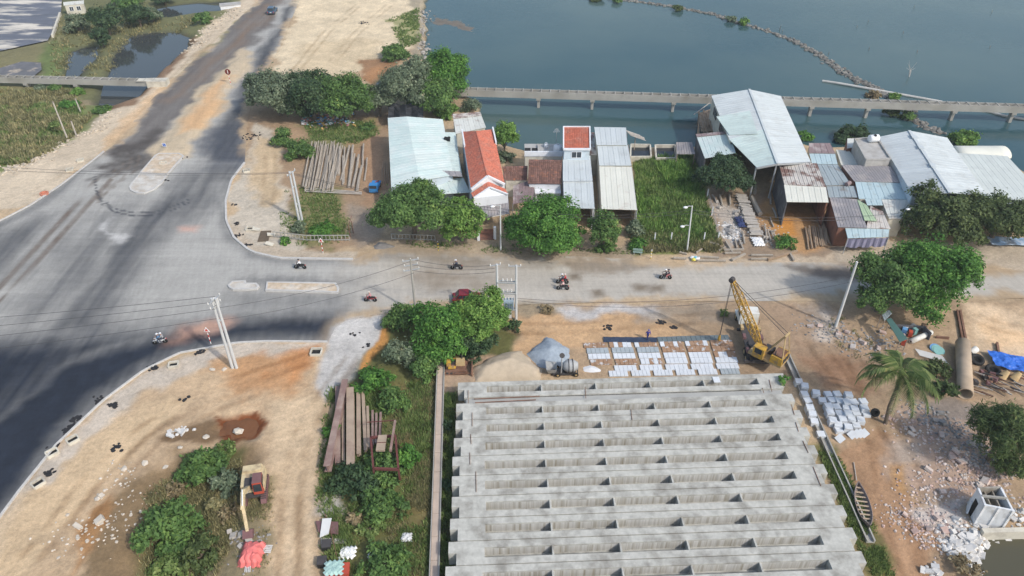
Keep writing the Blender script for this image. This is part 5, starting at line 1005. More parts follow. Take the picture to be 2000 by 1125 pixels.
tag(MB().tube([P(1606, 158, WZ + .1), P(1640, 163, WZ + .25), P(1690, 172, WZ + .25), P(1740, 181, WZ + .2), P(1840, 199, WZ + .1)], .28, 8).build('pipeline', M('pipe_pale', (.50, .49, .46), .7, .15, 1, 0)), 'pale water pipe lying across the dike behind the aqueduct', 'pipe')
tag(MB().tube([P(1915, 214, WZ + .1), P(1960, 226, WZ + .15), P(2040, 240, WZ + .1)], .28, 8).build('pipeline', MATS['pipe_pale']), 'pale water pipe emerging under the aqueduct', 'pipe')
br = thing('dead_branch', 'bare dead tree branch standing in the open water', 'branch', P(1776, 150, WZ)); rs = random.Random(9)
for i in range(7): MB().tube([(0, 0, -.4), (rs.uniform(-.5, .5), rs.uniform(-.3, .3), 1.3), (rs.uniform(-1.6, 1.6), rs.uniform(-.5, .5), rs.uniform(2, 4))], [.07, .05, .02], 5).build('twig', M('bleached_wood', (.5, .48, .45), .9, .1, 2, .1), br)
for i in range(12):
    x, y = rs.uniform(1480, 1990), rs.uniform(5, 110)
    tag(MB().tube([P(x, y, WZ - .4), P(x, y, WZ) + Vector((rs.uniform(-.1, .1), 0, 1.0))], .06, 5).build('mooring_stake', M_WOOD), 'thin wooden stake standing alone in the open water', 'stake', 'stakes in the lagoon')
rocks([P(828, 20), P(818, 60), P(830, 110), P(800, 85)], 160, 1.0, .35, M('shore_rock', (.30, .28, .25), .95, .25, 1.2, .2, island=.3), 'shore_stones', 'grey stones along the sand flat shore', -.4, 3)
# ================================================================== CAST YARD
M_GIRD = M('cast_concrete', (.45, .445, .405), .9, .2, 1.8, .15, col2=(.28, .27, .24), thr=.555, soft=.09, scale2=.5, bscale=9)
M_POCK = M('streaked_concrete', (.50, .495, .47), .9, .2, 1.6, .05, col2=(.27, .245, .19), thr=.58, soft=.13, scale2=1.1, stretch=(2.9, .3, .05))
GT = 2.15
ja, jb = P(901, 822, GT), P(1545, 799, GT); ka, kb = P(897, 1107, GT), P(1650, 1083.5, GT)
gd = ((jb - ja).normalized() + (kb - ka).normalized()).normalized(); gn = Vector((-gd.y, gd.x, 0)); gang = math.atan2(gd.y, gd.x)
GP = ((ja - ka).dot(gn)) / 7.0                                  # pitch between joints
GLEN = 36.4; PKL = 6.25; VW = 1.02; FW = (GP - .08 - VW) / 2; GD = 1.75
def girder_parts(root):
    hx = GLEN / 2; y0, y1 = VW / 2, GP / 2 - .05; zb = GT - GD
    for s in (-1, 1):
        m = MB(); m.box((0, s * (y0 + y1) / 2, GT - .09), (GLEN - 4.2, y1 - y0, .18)); m.build('flange', M_GIRD, root)
        m = MB(); a, b = sorted((s * (y0 + .005), s * (y0 + .14))); m.box((0, (a + b) / 2, (GT - .18 + zb) / 2), (GLEN - 4.2, .135, GT - .18 - zb)); m.build('web', M_POCK, root)
    MB().box((0, 0, (zb + GT - 1.2) / 2), (GLEN - 4.2, VW, GT - 1.2 - zb)).build('bottom_slab', M_GIRD, root)
    for i in range(1, 5):
        x = -2.5 * PKL + i * PKL; MB().box((x, 0, GT - .63), (.16, VW - .004, 1.18)).build('diaphragm', M_GIRD, root)
    for s in (-1, 1):
        x0, x1 = s * 2.5 * PKL, s * hx; m = MB(); m.box(((x0 + x1) / 2 + s * .004, 0, (GT + zb) / 2 + .003), (abs(x1 - x0), GP - .08, GD)); m.build('end_block', M_GIRD, root)
        m = MB(); m.box((s * (hx + .37), GP * .25 - .02, (GT + zb) / 2 + .005), (.75, GP * .5 - .06, GD)); m.build('nib', M_GIRD, root)
        MB().box((s * (hx - 2.5), 0, .2 - .02), (.6, GP * .5, .42)).build('bearing_block', M_OLDC, root)
mid0 = (ja + jb) / 2 + gd * -.0
labs = ['with bricks and rubbish-free empty troughs next to the sand heap']
c_end_l, c_end_r = P(898, 835, GT), P(1575, 812, GT)
proto = None
JO = [i for i in range(11)]
shift = {}
leftpx = {}
base_c = (P(893, 822, GT) + P(1560, 799, GT)) / 2
fb = (P(884, 1107, GT) + P(1676, 1083, GT)) / 2; slope = (fb - base_c).dot(gd) / 7.0
names = ['concrete bridge girder with open troughs beside the slab field and the dumped sand', 'concrete bridge girder second from the slab field, thin rebar lying along its edge', 'concrete bridge girder third from the slab field', 'concrete bridge girder fourth from the slab field', 'concrete bridge girder fifth from the slab field', 'concrete bridge girder sixth from the slab field', 'concrete bridge girder seventh from the slab field', 'concrete bridge girder eighth from the slab field', 'concrete bridge girder ninth from the slab field', 'concrete bridge girder tenth from the slab field', 'concrete bridge girder eleventh from the slab field, at the outer edge of the yard']
rsg = random.Random(4)
GC = []
for i in range(11):
    off = (1.5 - i) if i > 0 else 1.5 + 1.0 / GP * .85
    c = base_c + gn * GP * off + gd * (-slope * (off) * 1.0 + rsg.uniform(-.12, .12)); 
    if proto is None:
        proto = thing('bridge_girder', names[0], 'girder', (c.x, c.y, 0), gang, 'bridge girders in the cast yard'); girder_parts(proto); g = proto
    else: g = copy_tree(proto); g.location = (c.x, c.y, 0); g['label'] = names[i]
    GC.append(c)
# strip between the first two girders with rebar
sc_ = (GC[0] + GC[1]) / 2; t = thing('filler_beam', 'narrow darker concrete beam between the first two bridge girders', 'beam', (sc_.x, sc_.y, 0), gang)
wgap = (GC[0] - GC[1]).length - GP; MB().box((0, 0, GT / 2 - .1), (GLEN - .5, wgap - .06, GT - .2)).build('beam', M('dark_concrete', (.36, .36, .34), .9, .15, .6, .1), t)
tag(MB().tube([d5(200, 210, GT + .05), d5(540, 196, GT + .05)], .06, 6).build('steel_bar', M('rusty_steel', (.16, .085, .055), .8, .3, 1.5, .1, col2=(.24, .14, .10), thr=.55)), 'long rusty bar lying on the narrow beam between girders', 'bar', 'bars on the girders')
tag(MB().tube([d5(206, 229, GT + .07), d5(520, 214, GT + .07)], .06, 6).build('steel_bar', MATS['rusty_steel']), 'shorter rusty bar beside the long one on the girders', 'bar', 'bars on the girders')
for i, (x, y, x2, y2, f_) in enumerate(((170, 165, 171, 232, d5), (191, 280, 191, 350, d5), (183, 392, 186, 442, d5), (179, 487, 180, 548, d5), (210, 585, 212, 690, d5), (1012, 262, 1018, 320, d5), (775, 148, 779, 206, d5), (782, 238, 798, 290, d6), (805, 330, 820, 378, d6), (842, 426, 870, 488, d6), (632, 152, 640, 178, d6), (668, 110, 682, 172, d6), (895, 560, 935, 660, d6))):
    tag(MB().tube([f_(x, y, GT + .06), f_(x2, y2, GT + .06)], .035, 5).build('tie_rod', MATS['rusty_steel']), 'thin steel rod lying across the joint of two bridge girders', 'rod', 'tie rods across the girder joints')
wt = thing('weed_tuft', 'green weed tuft growing on the end of the first girders', 'weed', P(1530, 747, GT)); V, F_ = leaf_cloud([((0, 0, .35), (.6, .6, .4))], 60, .16, np.random.default_rng(5)); link('foliage', np_mesh('weed', V, F_, LF['vivid']), wt); MB().tube([(0, 0, -.02), (0, 0, .4)], .04, 5).build('stem', M_BARK, wt)
tag(MB().box(d6(395, 110, GT + .06), (.75, .9, .1), gang).build('concrete_slab', M('slab_white', (.60, .63, .66), .85, .12, 1.2, .05, col2=(.50, .50, .50), thr=.66, island=.06)), 'single white slab bridging the trough of the first girder', 'slab')
# concrete channel along the yard
ca, cb = P(862, 700), P(848, 1150); cd = (cb - ca).normalized(); cn = Vector((-cd.y, cd.x, 0)); t = thing('drain_channel', 'long narrow covered concrete drain beside the girders', 'drain', (ca.x, ca.y, 0), 0, None, True)
M_PINK = M('drain_cover', (.46, .37, .30), .9, .15, .8, .1, island=.1); nn = int((cb - ca).length / 2.4)
for s in (-1, 1): MB().bar(ca + cn * s * .42 + Vector((0, 0, .25)), cb + cn * s * .42 + Vector((0, 0, .25)), .1, .8).build('side_wall', M_OLDC, t)
for i in range(nn):
    a, b = ca.lerp(cb, i / nn), ca.lerp(cb, (i + 1) / nn); MB().bar(a + cd * .02 + Vector((0, 0, .42)), b - cd * .02 + Vector((0, 0, .42 + rsg.uniform(-.02, .02))), .7, .14).build('cover_slab', M_PINK, t)
ca, cb = P(1533, 690), P(1700, 1060); t = thing('drain_channel', 'narrow concrete gutter along the east ends of the girders', 'drain', (ca.x, ca.y, 0), 0, None, True); cd = (cb - ca).normalized(); cn = Vector((-cd.y, cd.x, 0))
for s in (-1, 1): MB().bar(ca + cn * s * .35 + Vector((0, 0, .1)), cb + cn * s * .35 + Vector((0, 0, .1)), .14, .5).build('side_wall', M_OLDC, t)
MB().bar(ca + Vector((0, 0, 0)), cb, .56, .08).build('channel_bed', M_OLDC, t)
# slab field
M_SLG = M('slab_grey', (.34, .38, .40), .85, .15, 1.2, .05, island=.1); M_SLM = M('slab_muddy', (.32, .20, .125), .95, .2, 1.5, .2, col2=(.52, .52, .52), thr=.60, soft=.04, scale2=1.6, island=.15); M_SLD = M('slab_dark', (.13, .16, .17), .8, .15, 1, .05, island=.1)
ROWS = [(((150, 733), (1240, 712)), 'mmmmmm'), (((172, 772), (1250, 752)), 'ggwmmm' if 0 else 'gggmmm'), (((183, 814), (1264, 798)), 'wwwwwx'), (((198, 856), (1276, 838)), 'mmxwww'), (((375, 901), (1284, 882)), 'wwwww'), (((335, 940), (1290, 922)), 'wwwwwg')]
LABS = {'w': 'clean white concrete slab in the slab field by the crane', 'g': 'grey concrete slab in the slab field by the crane', 'm': 'mud-caked concrete slab in the slab field by the crane', 'd': 'dark grey slab at the back of the slab field'}
smesh = {}
def slab_at(p, sx, sy, k, ang, z=.0):
    key = (k, round(sx, 2), round(sy, 2))
    if key not in smesh: smesh[key] = MB().box((0, 0, 0), (sx, sy, .14)).mesh('concrete_slab', dict(w=MATS['slab_white'], g=M_SLG, m=M_SLM, d=M_SLD)[k])
    o = link('concrete_slab', smesh[key]); o.location = (p.x, p.y, max(gz(p.x, p.y), -.05) + .07 + z); o.rotation_euler = (0, 0, ang); tag(o, LABS[k], 'slab', {'w': 'white slabs in the slab field', 'g': 'grey slabs in the slab field', 'm': 'muddy slabs in the slab field', 'd': 'dark slabs in the slab field'}[k])
rs = random.Random(12)
for (l, r_), code in ROWS:
    a, b = d1(*l), d1(*r_); n = len(code); Lr = (b - a).length; gap = .42; w_ = (Lr - gap * (n - 1)) / n; ang = math.atan2((b - a).y, (b - a).x); d = (b - a).normalized(); per = 5 if n < 6 or True else 5; sx = w_ / per
    for g_ in range(n):
        for i in range(per):
            k = code[g_]; k = rs.choice('wm') if k == 'x' else k
            if k == 'm' and rs.random() < .12: k = 'w'
            slab_at(a + d * (g_ * (w_ + gap) + (i + .5) * sx), sx - .035, .95, k, ang + rs.uniform(-.015, .015), rs.uniform(0, .02))
a, b = d1(690, 690), d1(1215, 676); d = (b - a).normalized(); ang = math.atan2(d.y, d.x); Lr = (b - a).length
for i in range(15): slab_at(a + d * (Lr * (i + .5) / 15 + (i // 5) * .0), Lr / 15 - .04, .95, 'd', ang)
tp = [d1(293, 672), d1(686, 676), d1(686, 712), d1(296, 712)]; m = MB(); gr = [[tp[0].lerp(tp[1], i / 14).lerp(tp[3].lerp(tp[2], i / 14), j / 4) + Vector((0, 0, .12 + .03 * math.sin(i * 2.2 + j * 1.3))) for i in range(15)] for j in range(5)]
tag(m.add([p for r_ in gr for p in r_], [(j * 15 + i, (j + 1) * 15 + i, (j + 1) * 15 + i + 1, j * 15 + i + 1) for j in range(4) for i in range(14)]).build('ground_sheet', M('dark_blue_sheet', (.035, .05, .085), .6, .2, 1, .2)), 'dark blue sheet spread beside the worker in blue', 'sheet')
# slab stacks
SB = [(822, 112), (853, 135), (852, 178), (868, 213), (880, 247), (892, 280), (905, 320), (937, 385), (912, 170), (945, 210), (975, 178), (1022, 176), (1082, 180), (995, 210), (1035, 212), (1073, 215), (1108, 218), (1158, 215), (978, 238), (1020, 242), (1070, 246), (1112, 250), (1165, 248), (985, 268), (1035, 278), (1080, 276), (1122, 276), (1172, 280), (1000, 310), (1052, 305), (1095, 303), (1145, 312), (1027, 332), (1030, 360), (1080, 345), (1122, 340)]
sm = MB().box((0, 0, 0), (.82, .82, .13)).mesh('slab', MATS['slab_white'])
for i, (x, y) in enumerate(SB):
    n = rs.choice((3, 4, 5, 6)); p = d6(x, y, n * .15); g0 = gz(p.x, p.y); t = thing('slab_stack', 'stack of square white concrete slabs beside the palm and the girders' if i > 7 else 'stack of square white slabs pressed against the girder ends', 'slab stack', (p.x, p.y, g0), R(rs.uniform(-14, 6)), 'slab stacks in the yard' if i > 7 else 'slab stacks against the girder ends')
    for k in range(n): o = link('slab', sm, t); o.location = (rs.uniform(-.03, .03), rs.uniform(-.03, .03), .07 + k * .147); o.rotation_euler = (0, 0, rs.uniform(-.04, .04))
for x, y in ((1035, 412), (1098, 392), (1122, 388), (1142, 386), (1160, 385)):
    p = d6(x, y, .3); o = link('leaning_slab', sm); o.location = (p.x, p.y, gz(p.x, p.y) + .33); o.rotation_euler = (R(28), R(-38), R(20)); tag(o, 'square white slab leaning in the row beside the slab stacks', 'slab', 'leaning slabs by the stacks')
# heaps
def heap(name, label, poly, h, mat, cat, seed=1, sharp=1.0):
    pl = np.array([(p.x, p.y) for p in poly]); lo, hi = pl.min(0) - .3, pl.max(0) + .3; xs_ = np.arange(lo[0], hi[0], .22); ys_ = np.arange(lo[1], hi[1], .22); X_, Y_ = np.meshgrid(xs_, ys_)
    d = sdist(X_ + (fbm(X_ * .6, Y_ * .6, seed) - .5) * .9, Y_, pl); mx = max(.5, -d.min()); z = h * np.clip(-d / mx, 0, 1) ** sharp + (fbm(X_ * 1.2, Y_ * 1.2, seed + 3) - .5) * .22 * np.clip(-d, 0, 1) - .12
    idx_ = np.arange(X_.size).reshape(X_.shape); f = np.stack([idx_[:-1, :-1], idx_[:-1, 1:], idx_[1:, 1:], idx_[1:, :-1]], -1).reshape(-1, 4); dm = d.ravel()[f].min(1) < .05; f = f[dm]
    return tag(link(name, np_mesh(name, np.stack([X_, Y_, z], -1).reshape(-1, 3), f, mat, True)), label, cat)
heap('sand_heap', 'pale heap of building sand beside the first girder', [c8(*p) for p in ((840, 900), (950, 830), (1080, 780), (1190, 770), (1270, 850), (1345, 915), (1340, 985), (1000, 1000), (860, 1000))], 1.5, M('heap_sand', (.46, .38, .28), .95, .15, 1.2, .2), 'sand heap', 1, .6)
heap('gravel_heap', 'blue grey gravel heap beside the concrete mixer', [c8(*p) for p in ((1220, 790), (1290, 735), (1340, 700), (1370, 665), (1440, 680), (1540, 750), (1550, 820), (1500, 880), (1400, 900), (1320, 885), (1260, 840))], 1.3, M('heap_gravel', (.30, .35, .40), .95, .2, 3, .6, bscale=30), 'gravel heap', 5, .65)
heap('cement_spill', 'spilled white cement powder beside the concrete mixer', [d1(*p) for p in ((140, 880), (200, 865), (290, 905), (280, 930), (190, 935), (140, 925))], .35, M('cement_powder', (.66, .66, .66), .95, .1, 1.5, .1), 'cement', 7)
heap('soil_heap', 'damp dark soil tipped where the drive meets the street', [c7(*p) for p in ((960, 300), (1000, 268), (1050, 275), (1120, 300), (1050, 318), (980, 320))], .5, M('heap_soil', (.19, .18, .17), .95, .25, 2, .4), 'soil heap', 9)
# ================================================================== YARD MACHINES
M_YEL = M('worn_yellow', (.52, .30, .04), .7, .2, 1.8, .05, col2=(.27, .18, .09), thr=.55, soft=.08, scale2=1.6); M_CREAM = M('worn_cream', (.56, .46, .28), .75, .2, 1.5, .05, col2=(.33, .25, .16), thr=.55, scale2=1.4); M_REDP = M('worn_red', (.42, .07, .04), .6, .15, 1.5, .05, col2=(.25, .07, .05), thr=.6)
M_BLK = M('black_rubber', (.02, .02, .02), .8, .2, 2, .1); M_WHT = M('white_paint', (.66, .66, .62), .5, .1, 1.5, .03, col2=(.45, .38, .28), thr=.64); M_RUST = MATS['rusty_steel']; M_IRON = M('dark_iron', (.06, .055, .055), .7, .25, 2, .1); M_PURP = M('faded_maroon', (.17, .09, .09), .8, .15, 2, .1); M_TAN = M('tan_paint', (.45, .33, .17), .7, .15, 1.5, .05, col2=(.27, .17, .09), thr=.58)
def wheel(root, c, r, wd, ax=(1, 0, 0)):
    a = Vector(ax).normalized() * wd / 2; c = Vector(c); o = MB().tube([c - a, c - a * .8, c + a * .8, c + a], [r * .88, r, r, r * .88], 16).build('wheel', M_BLK, root)
    MB().tube([c - a * 1.03, c + a * 1.03], r * .5, 10).build('rim', M_TAN, o); return o
cr = thing('truck_crane', 'old yellow lattice boom crane on a white cabbed truck', 'crane', (30.2, 71.4, 0), R(-5))
MB().box((0, -.2, .95), (1.1, 8.6, .35)).build('chassis', M_IRON, cr)
m = MB(); m.add([(x, y, z) for x in (-1.15, 1.15) for y, z in ((2.5, .9), (4.3, .9), (4.35, 1.9), (4.0, 2.75), (2.5, 2.75))], [(0, 1, 2, 3, 4), (9, 8, 7, 6, 5), (0, 5, 6, 1), (1, 6, 7, 2), (2, 7, 8, 3), (3, 8, 9, 4), (4, 9, 5, 0)]); cab_ = m.build('cab', M_WHT, cr)
MB().box((0, 4.21, 2.3), (1.9, .08, .7), 0, 0, R(22)).build('windscreen', M_GLASS, cab_)
for s in (-1, 1): MB().box((s * 1.16, 3.4, 2.2), (.05, 1.0, .65)).build('side_window', M_GLASS, cab_)
MB().box((0, 4.75, 1.25), (1.5, .9, .9), 0, 0, 0, .85).build('bonnet', M_WHT, cr)
for s in (-1, 1): MB().box((s * 1.0, 4.7, 1.0), (.45, 1.2, .25)).build('mudguard', M_WHT, cr)
for y in (4.5, -2.4, -3.7):
    for s in (-1, 1): wheel(cr, (s * 1.02, y, .55), .55, .4)
MB().box((0, -1.2, 1.25), (2.3, 5.6, .22)).build('deck', M_IRON, cr)
for y in (1.6, -4.4): MB().box((0, y, .75), (3.0, .3, .3)).build('outrigger', M_IRON, cr)
MB().lathe([(.8, 1.35), (.8, 1.6)], 16, Matrix.Translation((0, -2.0, 0))).build('turntable', M_IRON, cr)
ci = Matrix.Translation((30.2, 71.4, 0)) @ Matrix.Rotation(R(-5), 4, 'Z'); inv = ci.inverted()
piv = inv @ P(1484, 674, 2.6); tip = inv @ Vector((26.2, 71.4, 9.9)); bdir = (tip - piv); bh = Vector((bdir.x, bdir.y, 0)).normalized(); sd_ = Vector((-bh.y, bh.x, 0))
hc = piv - bh * 1.3; ha = math.atan2(bh.y, bh.x)
MB().box((hc.x, hc.y, 1.75), (4.2, 2.3, .3), ha).build('slewing_platform', M_TAN, cr)
q = hc - bh * 1.35; MB().box((q.x, q.y, 2.35), (1.5, 2.3, 1.0), ha, 0, 0, .93).build('counterweight', M_YEL, cr)
for k_ in (-.6, 0, .6):
    q = hc - bh * 2.12 + sd_ * k_; MB().box((q.x, q.y, 2.4), (.05, .42, .6), ha).build('louvre', M_IRON, cr)
q = hc - bh * 1.3; MB().box((q.x, q.y, 2.9), (1.2, 1.6, .14), ha).build('engine_lid', M_RUST, cr); q = hc - bh * 1.0 + sd_ * .8; MB().tube([(q.x, q.y, 2.8), (q.x, q.y, 3.5)], .07, 8).build('exhaust_pipe', M_IRON, cr)
for s in (-1, 1):
    for y_ in (-3.2, -.6, 1.2): MB().box((s * 1.05, y_, 1.5), (.35, .8, .35)).build('toolbox', M_PURP if y_ < 0 else M_TAN, cr)
    MB().bar((s * 1.15, 1.9, 1.3), (s * 1.15, 1.9, 2.3), .05).build('handrail', M_IRON, cr)
MB().lathe([(.3, -.5), (.42, -.5), (.42, -.42), (.3, -.42), (.3, .42), (.42, .42), (.42, .5), (.3, .5)], 14, Matrix.Translation((hc.x + bh.x * .9, hc.y + bh.y * .9, 2.3)) @ Matrix.Rotation(ha, 4, 'Z') @ Matrix.Rotation(R(90), 4, 'X')).build('hoist_drum', M_RUST, cr)
q = hc + bh * .2 - sd_ * .5; MB().box((q.x, q.y, 2.2), (1.1, 1.0, .7), ha).build('winch_drum', M_IRON, cr)
q = piv + sd_ * 1.05 - bh * .5; oc = MB().box((q.x, q.y, 2.6), (1.35, .95, 1.5), ha).build('operator_cab', M_YEL, cr); q2 = q + bh * .68; MB().box((q2.x, q2.y, 2.9), (.06, .8, .7), ha).build('window', M_GLASS, oc); q2 = q + sd_ * .48; MB().box((q2.x, q2.y, 2.9), (.9, .06, .7), ha).build('window', M_GLASS, oc)
uu = bdir.normalized(); nn_ = uu.cross(sd_).normalized()
def lattice(a, b, w0, wm, w1, n, mat, root, nm='boom'):
    d = (b - a).normalized(); m = MB()
    ch = lambda s, t, k: a.lerp(b, t) + sd_ * s[0] * wid(t) / 2 + d.cross(sd_).normalized() * s[1] * wid(t) / 2
    wid = lambda t: w0 + (wm - w0) * min(1, t / .2) if t < .75 else wm + (w1 - wm) * (t - .75) / .25
    C4 = ((-1, -1), (1, -1), (1, 1), (-1, 1))
    for i in range(n):
        t0, t1 = i / n, (i + 1) / n
        for k, s in enumerate(C4):
            m.bar(ch(s, t0, 0), ch(s, t1, 0), .1); s2 = C4[(k + 1) % 4]; m.bar(ch(s, t0, 0), ch(s2, t1, 0), .055); m.bar(ch(s, t0, 0), ch(s2, t0, 0), .055)
    return m.build(nm, mat, root)
bo = lattice(piv, tip, .35, .75, .35, 13, M_YEL, cr); bo['kind'] = 'stuff'
MB().tube([tip - sd_ * .28, tip + sd_ * .28], .32, 12).build('head_sheave', M_IRON, cr)
gtop = hc - bh * 1.5 + Vector((0, 0, 3.2)); 
for s in (-1, 1):
    MB().bar(hc + bh * .4 + sd_ * s * .8 + Vector((0, 0, -.6)), gtop + sd_ * s * .5, .12).build('gantry_leg', M_TAN, cr); MB().bar(hc - bh * 2.0 + sd_ * s * .9 + Vector((0, 0, .2)), gtop + sd_ * s * .5, .12).build('gantry_leg', M_TAN, cr)
    MB().tube([gtop + sd_ * s * .3, gtop.lerp(tip, .55) + sd_ * s * .2, tip + sd_ * s * .2], .035, 5).build('pendant_rope', M_IRON, cr)
    MB().tube([tip + sd_ * s * .15, Vector((tip.x, tip.y, 1.2)) + sd_ * s * .08], .03, 5).build('hoist_rope', M_IRON, cr)
MB().bar(gtop - sd_ * .6, gtop + sd_ * .6, .2).build('gantry_head', M_TAN, cr)
MB().box((tip.x, tip.y, .85), (.3, .3, .8), .5, 0, 0, .6).build('hook_block', M_YEL, cr)
# excavator
ex = thing('excavator', 'cream excavator with red cab parked on the dirt track', 'excavator', G(500, 962), math.atan2(P(492, 1042).x - P(500, 962).x, P(500, 962).y - P(492, 1042).y)); ex.scale = (.96, .96, .96)
for s in (-1, 1):
    m = MB(); pr = [(-1.6, .1), (-1.9, .45), (-1.6, .85), (1.6, .85), (1.9, .45), (1.6, .1)]; m.add([(s * 1.0 + e * .28, y, z) for e in (-1, 1) for y, z in pr], [(0, 1, 2, 3, 4, 5), (11, 10, 9, 8, 7, 6)] + [(i, i + 6, (i + 1) % 6 + 6, (i + 1) % 6) for i in range(6)]); tr = m.build('track', M_PURP, ex)
    for i in range(12): MB().box((s * 1.0, -1.55 + i * .28, .88), (.58, .1, .06)).build('track_shoe', M_IRON, tr)
MB().box((0, 0, .8), (1.6, 2.2, .35)).build('undercarriage', M_IRON, ex)
m = MB(); m.box((0, .6, 1.55), (2.4, 2.6, 1.0), 0, 0, 0, .95); m.build('house', M_CREAM, ex); MB().box((-.1, 1.55, 2.15), (2.1, .9, .3), 0, 0, 0, .9).build('engine_cover', M_CREAM, ex)
cb_ = MB().box((.62, -.35, 1.95), (1.0, 1.6, 1.6), 0, 0, 0, .9).build('cab', M_REDP, ex); MB().box((.62, -.35, 2.77), (.92, 1.35, .06)).build('cab_roof', M_PURP, cb_); MB().box((.62, -1.13, 2.1), (.8, .05, 1.0), 0, 0, R(-4)).build('windscreen', M_GLASS, cb_); MB().box((.125, -.35, 2.2), (.05, 1.1, .8)).build('side_window', M_GLASS, cb_); MB().box((1.11, -.35, 2.2), (.05, 1.1, .8)).build('side_window', M_GLASS, cb_)
MB().box((-.35, -.2, 1.9), (.8, 1.2, .5)).build('machinery', M_IRON, ex)
k0, k1, k2, k3 = Vector((-.35, -.6, 1.7)), Vector((-.45, -2.4, 3.3)), Vector((-.5, -3.9, 2.4)), Vector((-.3, -5.2, .7))
MB().bar(k0, k1, .38, .55).build('boom', M_CREAM, ex); MB().bar(k1, k2, .36, .48).build('boom_tip', M_CREAM, ex); MB().bar(k2 + Vector((0, .4, .3)), k3, .3, .4).build('stick', M_CREAM, ex)
MB().tube([k0 + Vector((.1, -.4, .1)), (k0 + k1) / 2 + Vector((.1, -.3, -.1))], .09, 8).build('hydraulic_ram', M_STEEL, ex); MB().tube([k1 + Vector((0, 0, .4)), k2 + Vector((0, .2, .4))], .08, 8).build('hydraulic_ram', M_STEEL, ex)
m = MB(); m.add([(x, y, z) for x in (-.5, .5) for y, z in ((-5.1, .75), (-4.7, .3), (-5.0, .02), (-5.7, .05), (-5.9, .4))], [(0, 1, 2, 3, 4), (9, 8, 7, 6, 5), (0, 5, 6, 1), (1, 6, 7, 2), (2, 7, 8, 3), (4, 9, 5, 0)]); m.v = [(x - .3, y, z) for x, y, z in m.v]; m.build('bucket', M_PURP, ex)
# bulldozer
bd = thing('bulldozer', 'small rusty yellow bulldozer parked at the end of the concrete drain', 'bulldozer', G(892, 722), R(2))
for s in (-1, 1):
    m = MB(); pr = [(-1.3, .05), (-1.55, .35), (-1.3, .7), (1.1, .7), (1.35, .35), (1.1, .05)]; m.add([(y, s * .75 + e * .2, z) for e in (-1, 1) for y, z in pr], [(0, 1, 2, 3, 4, 5), (11, 10, 9, 8, 7, 6)] + [(i, i + 6, (i + 1) % 6 + 6, (i + 1) % 6) for i in range(6)]); tr = m.build('track', M_RUST, bd)
    for i in range(5): MB().tube([(-1.1 + i * .5, s * .75 - .22, .35), (-1.1 + i * .5, s * .75 + .22, .35)], .17, 10).build('roller', M_IRON, tr)
MB().box((0, 0, .75), (2.4, 1.0, .5)).build('frame', M_RUST, bd); MB().box((.5, 0, 1.3), (1.1, .8, .7), 0, 0, 0, .93).build('engine_hood', M_TAN, bd); MB().box((-.9, .0, 1.35), (.5, 1.0, .7)).build('fuel_tank', M_YEL, bd); MB().box((-.35, .1, 1.15), (.5, .5, .4)).build('seat', M_IRON, bd)
for s in (-1, 1): MB().box((-.5, s * .7, 1.05), (.9, .35, .2)).build('fender', M_YEL, bd); MB().bar((-.2, s * 1.02, .4), (1.7, s * 1.02, .35), .12).build('push_arm', M_RUST, bd)
MB().tube([(.7, .2, 1.6), (.7, .2, 2.2)], .06, 8).build('exhaust_pipe', M_IRON, bd)
m = MB(); m.add([(x, y, z) for y in (-1.25, 1.25) for x, z in ((1.85, .05), (1.7, .45), (1.85, .95), (1.95, .95), (1.8, .45), (1.95, .05))], [(0, 1, 2, 3, 4, 5), (11, 10, 9, 8, 7, 6)] + [(i, i + 6, (i + 1) % 6 + 6, (i + 1) % 6) for i in range(6)]); m.build('blade', M_RUST, bd)
# mixer
mx_ = thing('concrete_mixer', 'grey drum concrete mixer with loading hopper beside the gravel heap', 'mixer', G(1098, 728), R(2)); M_GRY = M('mixer_grey', (.36, .37, .37), .7, .2, 1.5, .1, col2=(.5, .5, .5), thr=.6)
dr_ = MB().lathe([(.35, -.85), (.55, -.7), (.8, -.3), (.8, .35), (.5, .85), (.45, .95)], 18, Matrix.Translation((.9, 0, 1.15)) @ Matrix.Rotation(R(90), 4, 'Y')).build('drum', M_GRY, mx_, True)
for x in (-.2, .3): MB().lathe([(.82, -.05), (.86, -.05), (.86, .05), (.82, .05)], 18, Matrix.Translation((.9 + x, 0, 1.15)) @ Matrix.Rotation(R(90), 4, 'Y')).build('drum_band', M_IRON, dr_)
m = MB(); top_ = [(-2.0, -.8, 1.3), (-.7, -.7, 1.2), (-.7, .7, 1.2), (-2.0, .8, 1.3)]; bt = [(-1.7, -.3, .25), (-.9, -.3, .25), (-.9, .3, .25), (-1.7, .3, .25)]; m.add(top_ + bt, [(0, 1, 5, 4), (1, 2, 6, 5), (2, 3, 7, 6), (3, 0, 4, 7), (7, 6, 5, 4)]); m.build('hopper', M_GRY, mx_)
m = MB(); m.box((.2, 0, .25), (2.8, 1.2, .15)); m.build('base_frame', M_IRON, mx_)
for x in (-.25, 1.8): MB().bar((x, -.5, .3), (x, 0, 1.1), .12).build('stand', M_IRON, mx_)
MB().tube([(-.15, -.3, .3), (-.15, -.25, 3.0)], .07, 8).build('mast', M_GRY, mx_); MB().lathe([(.22, -.04), (.32, -.04), (.32, .04), (.22, .04)], 14, Matrix.Translation((-.15, -.25, 3.05)) @ Matrix.Rotation(R(50), 4, 'X')).build('hand_wheel', M_IRON, mx_)
for x in (-.6, 1.6):
    for s in (-1, 1): wheel(mx_, (x, s * .7, .3), .3, .15, (0, 1, 0))
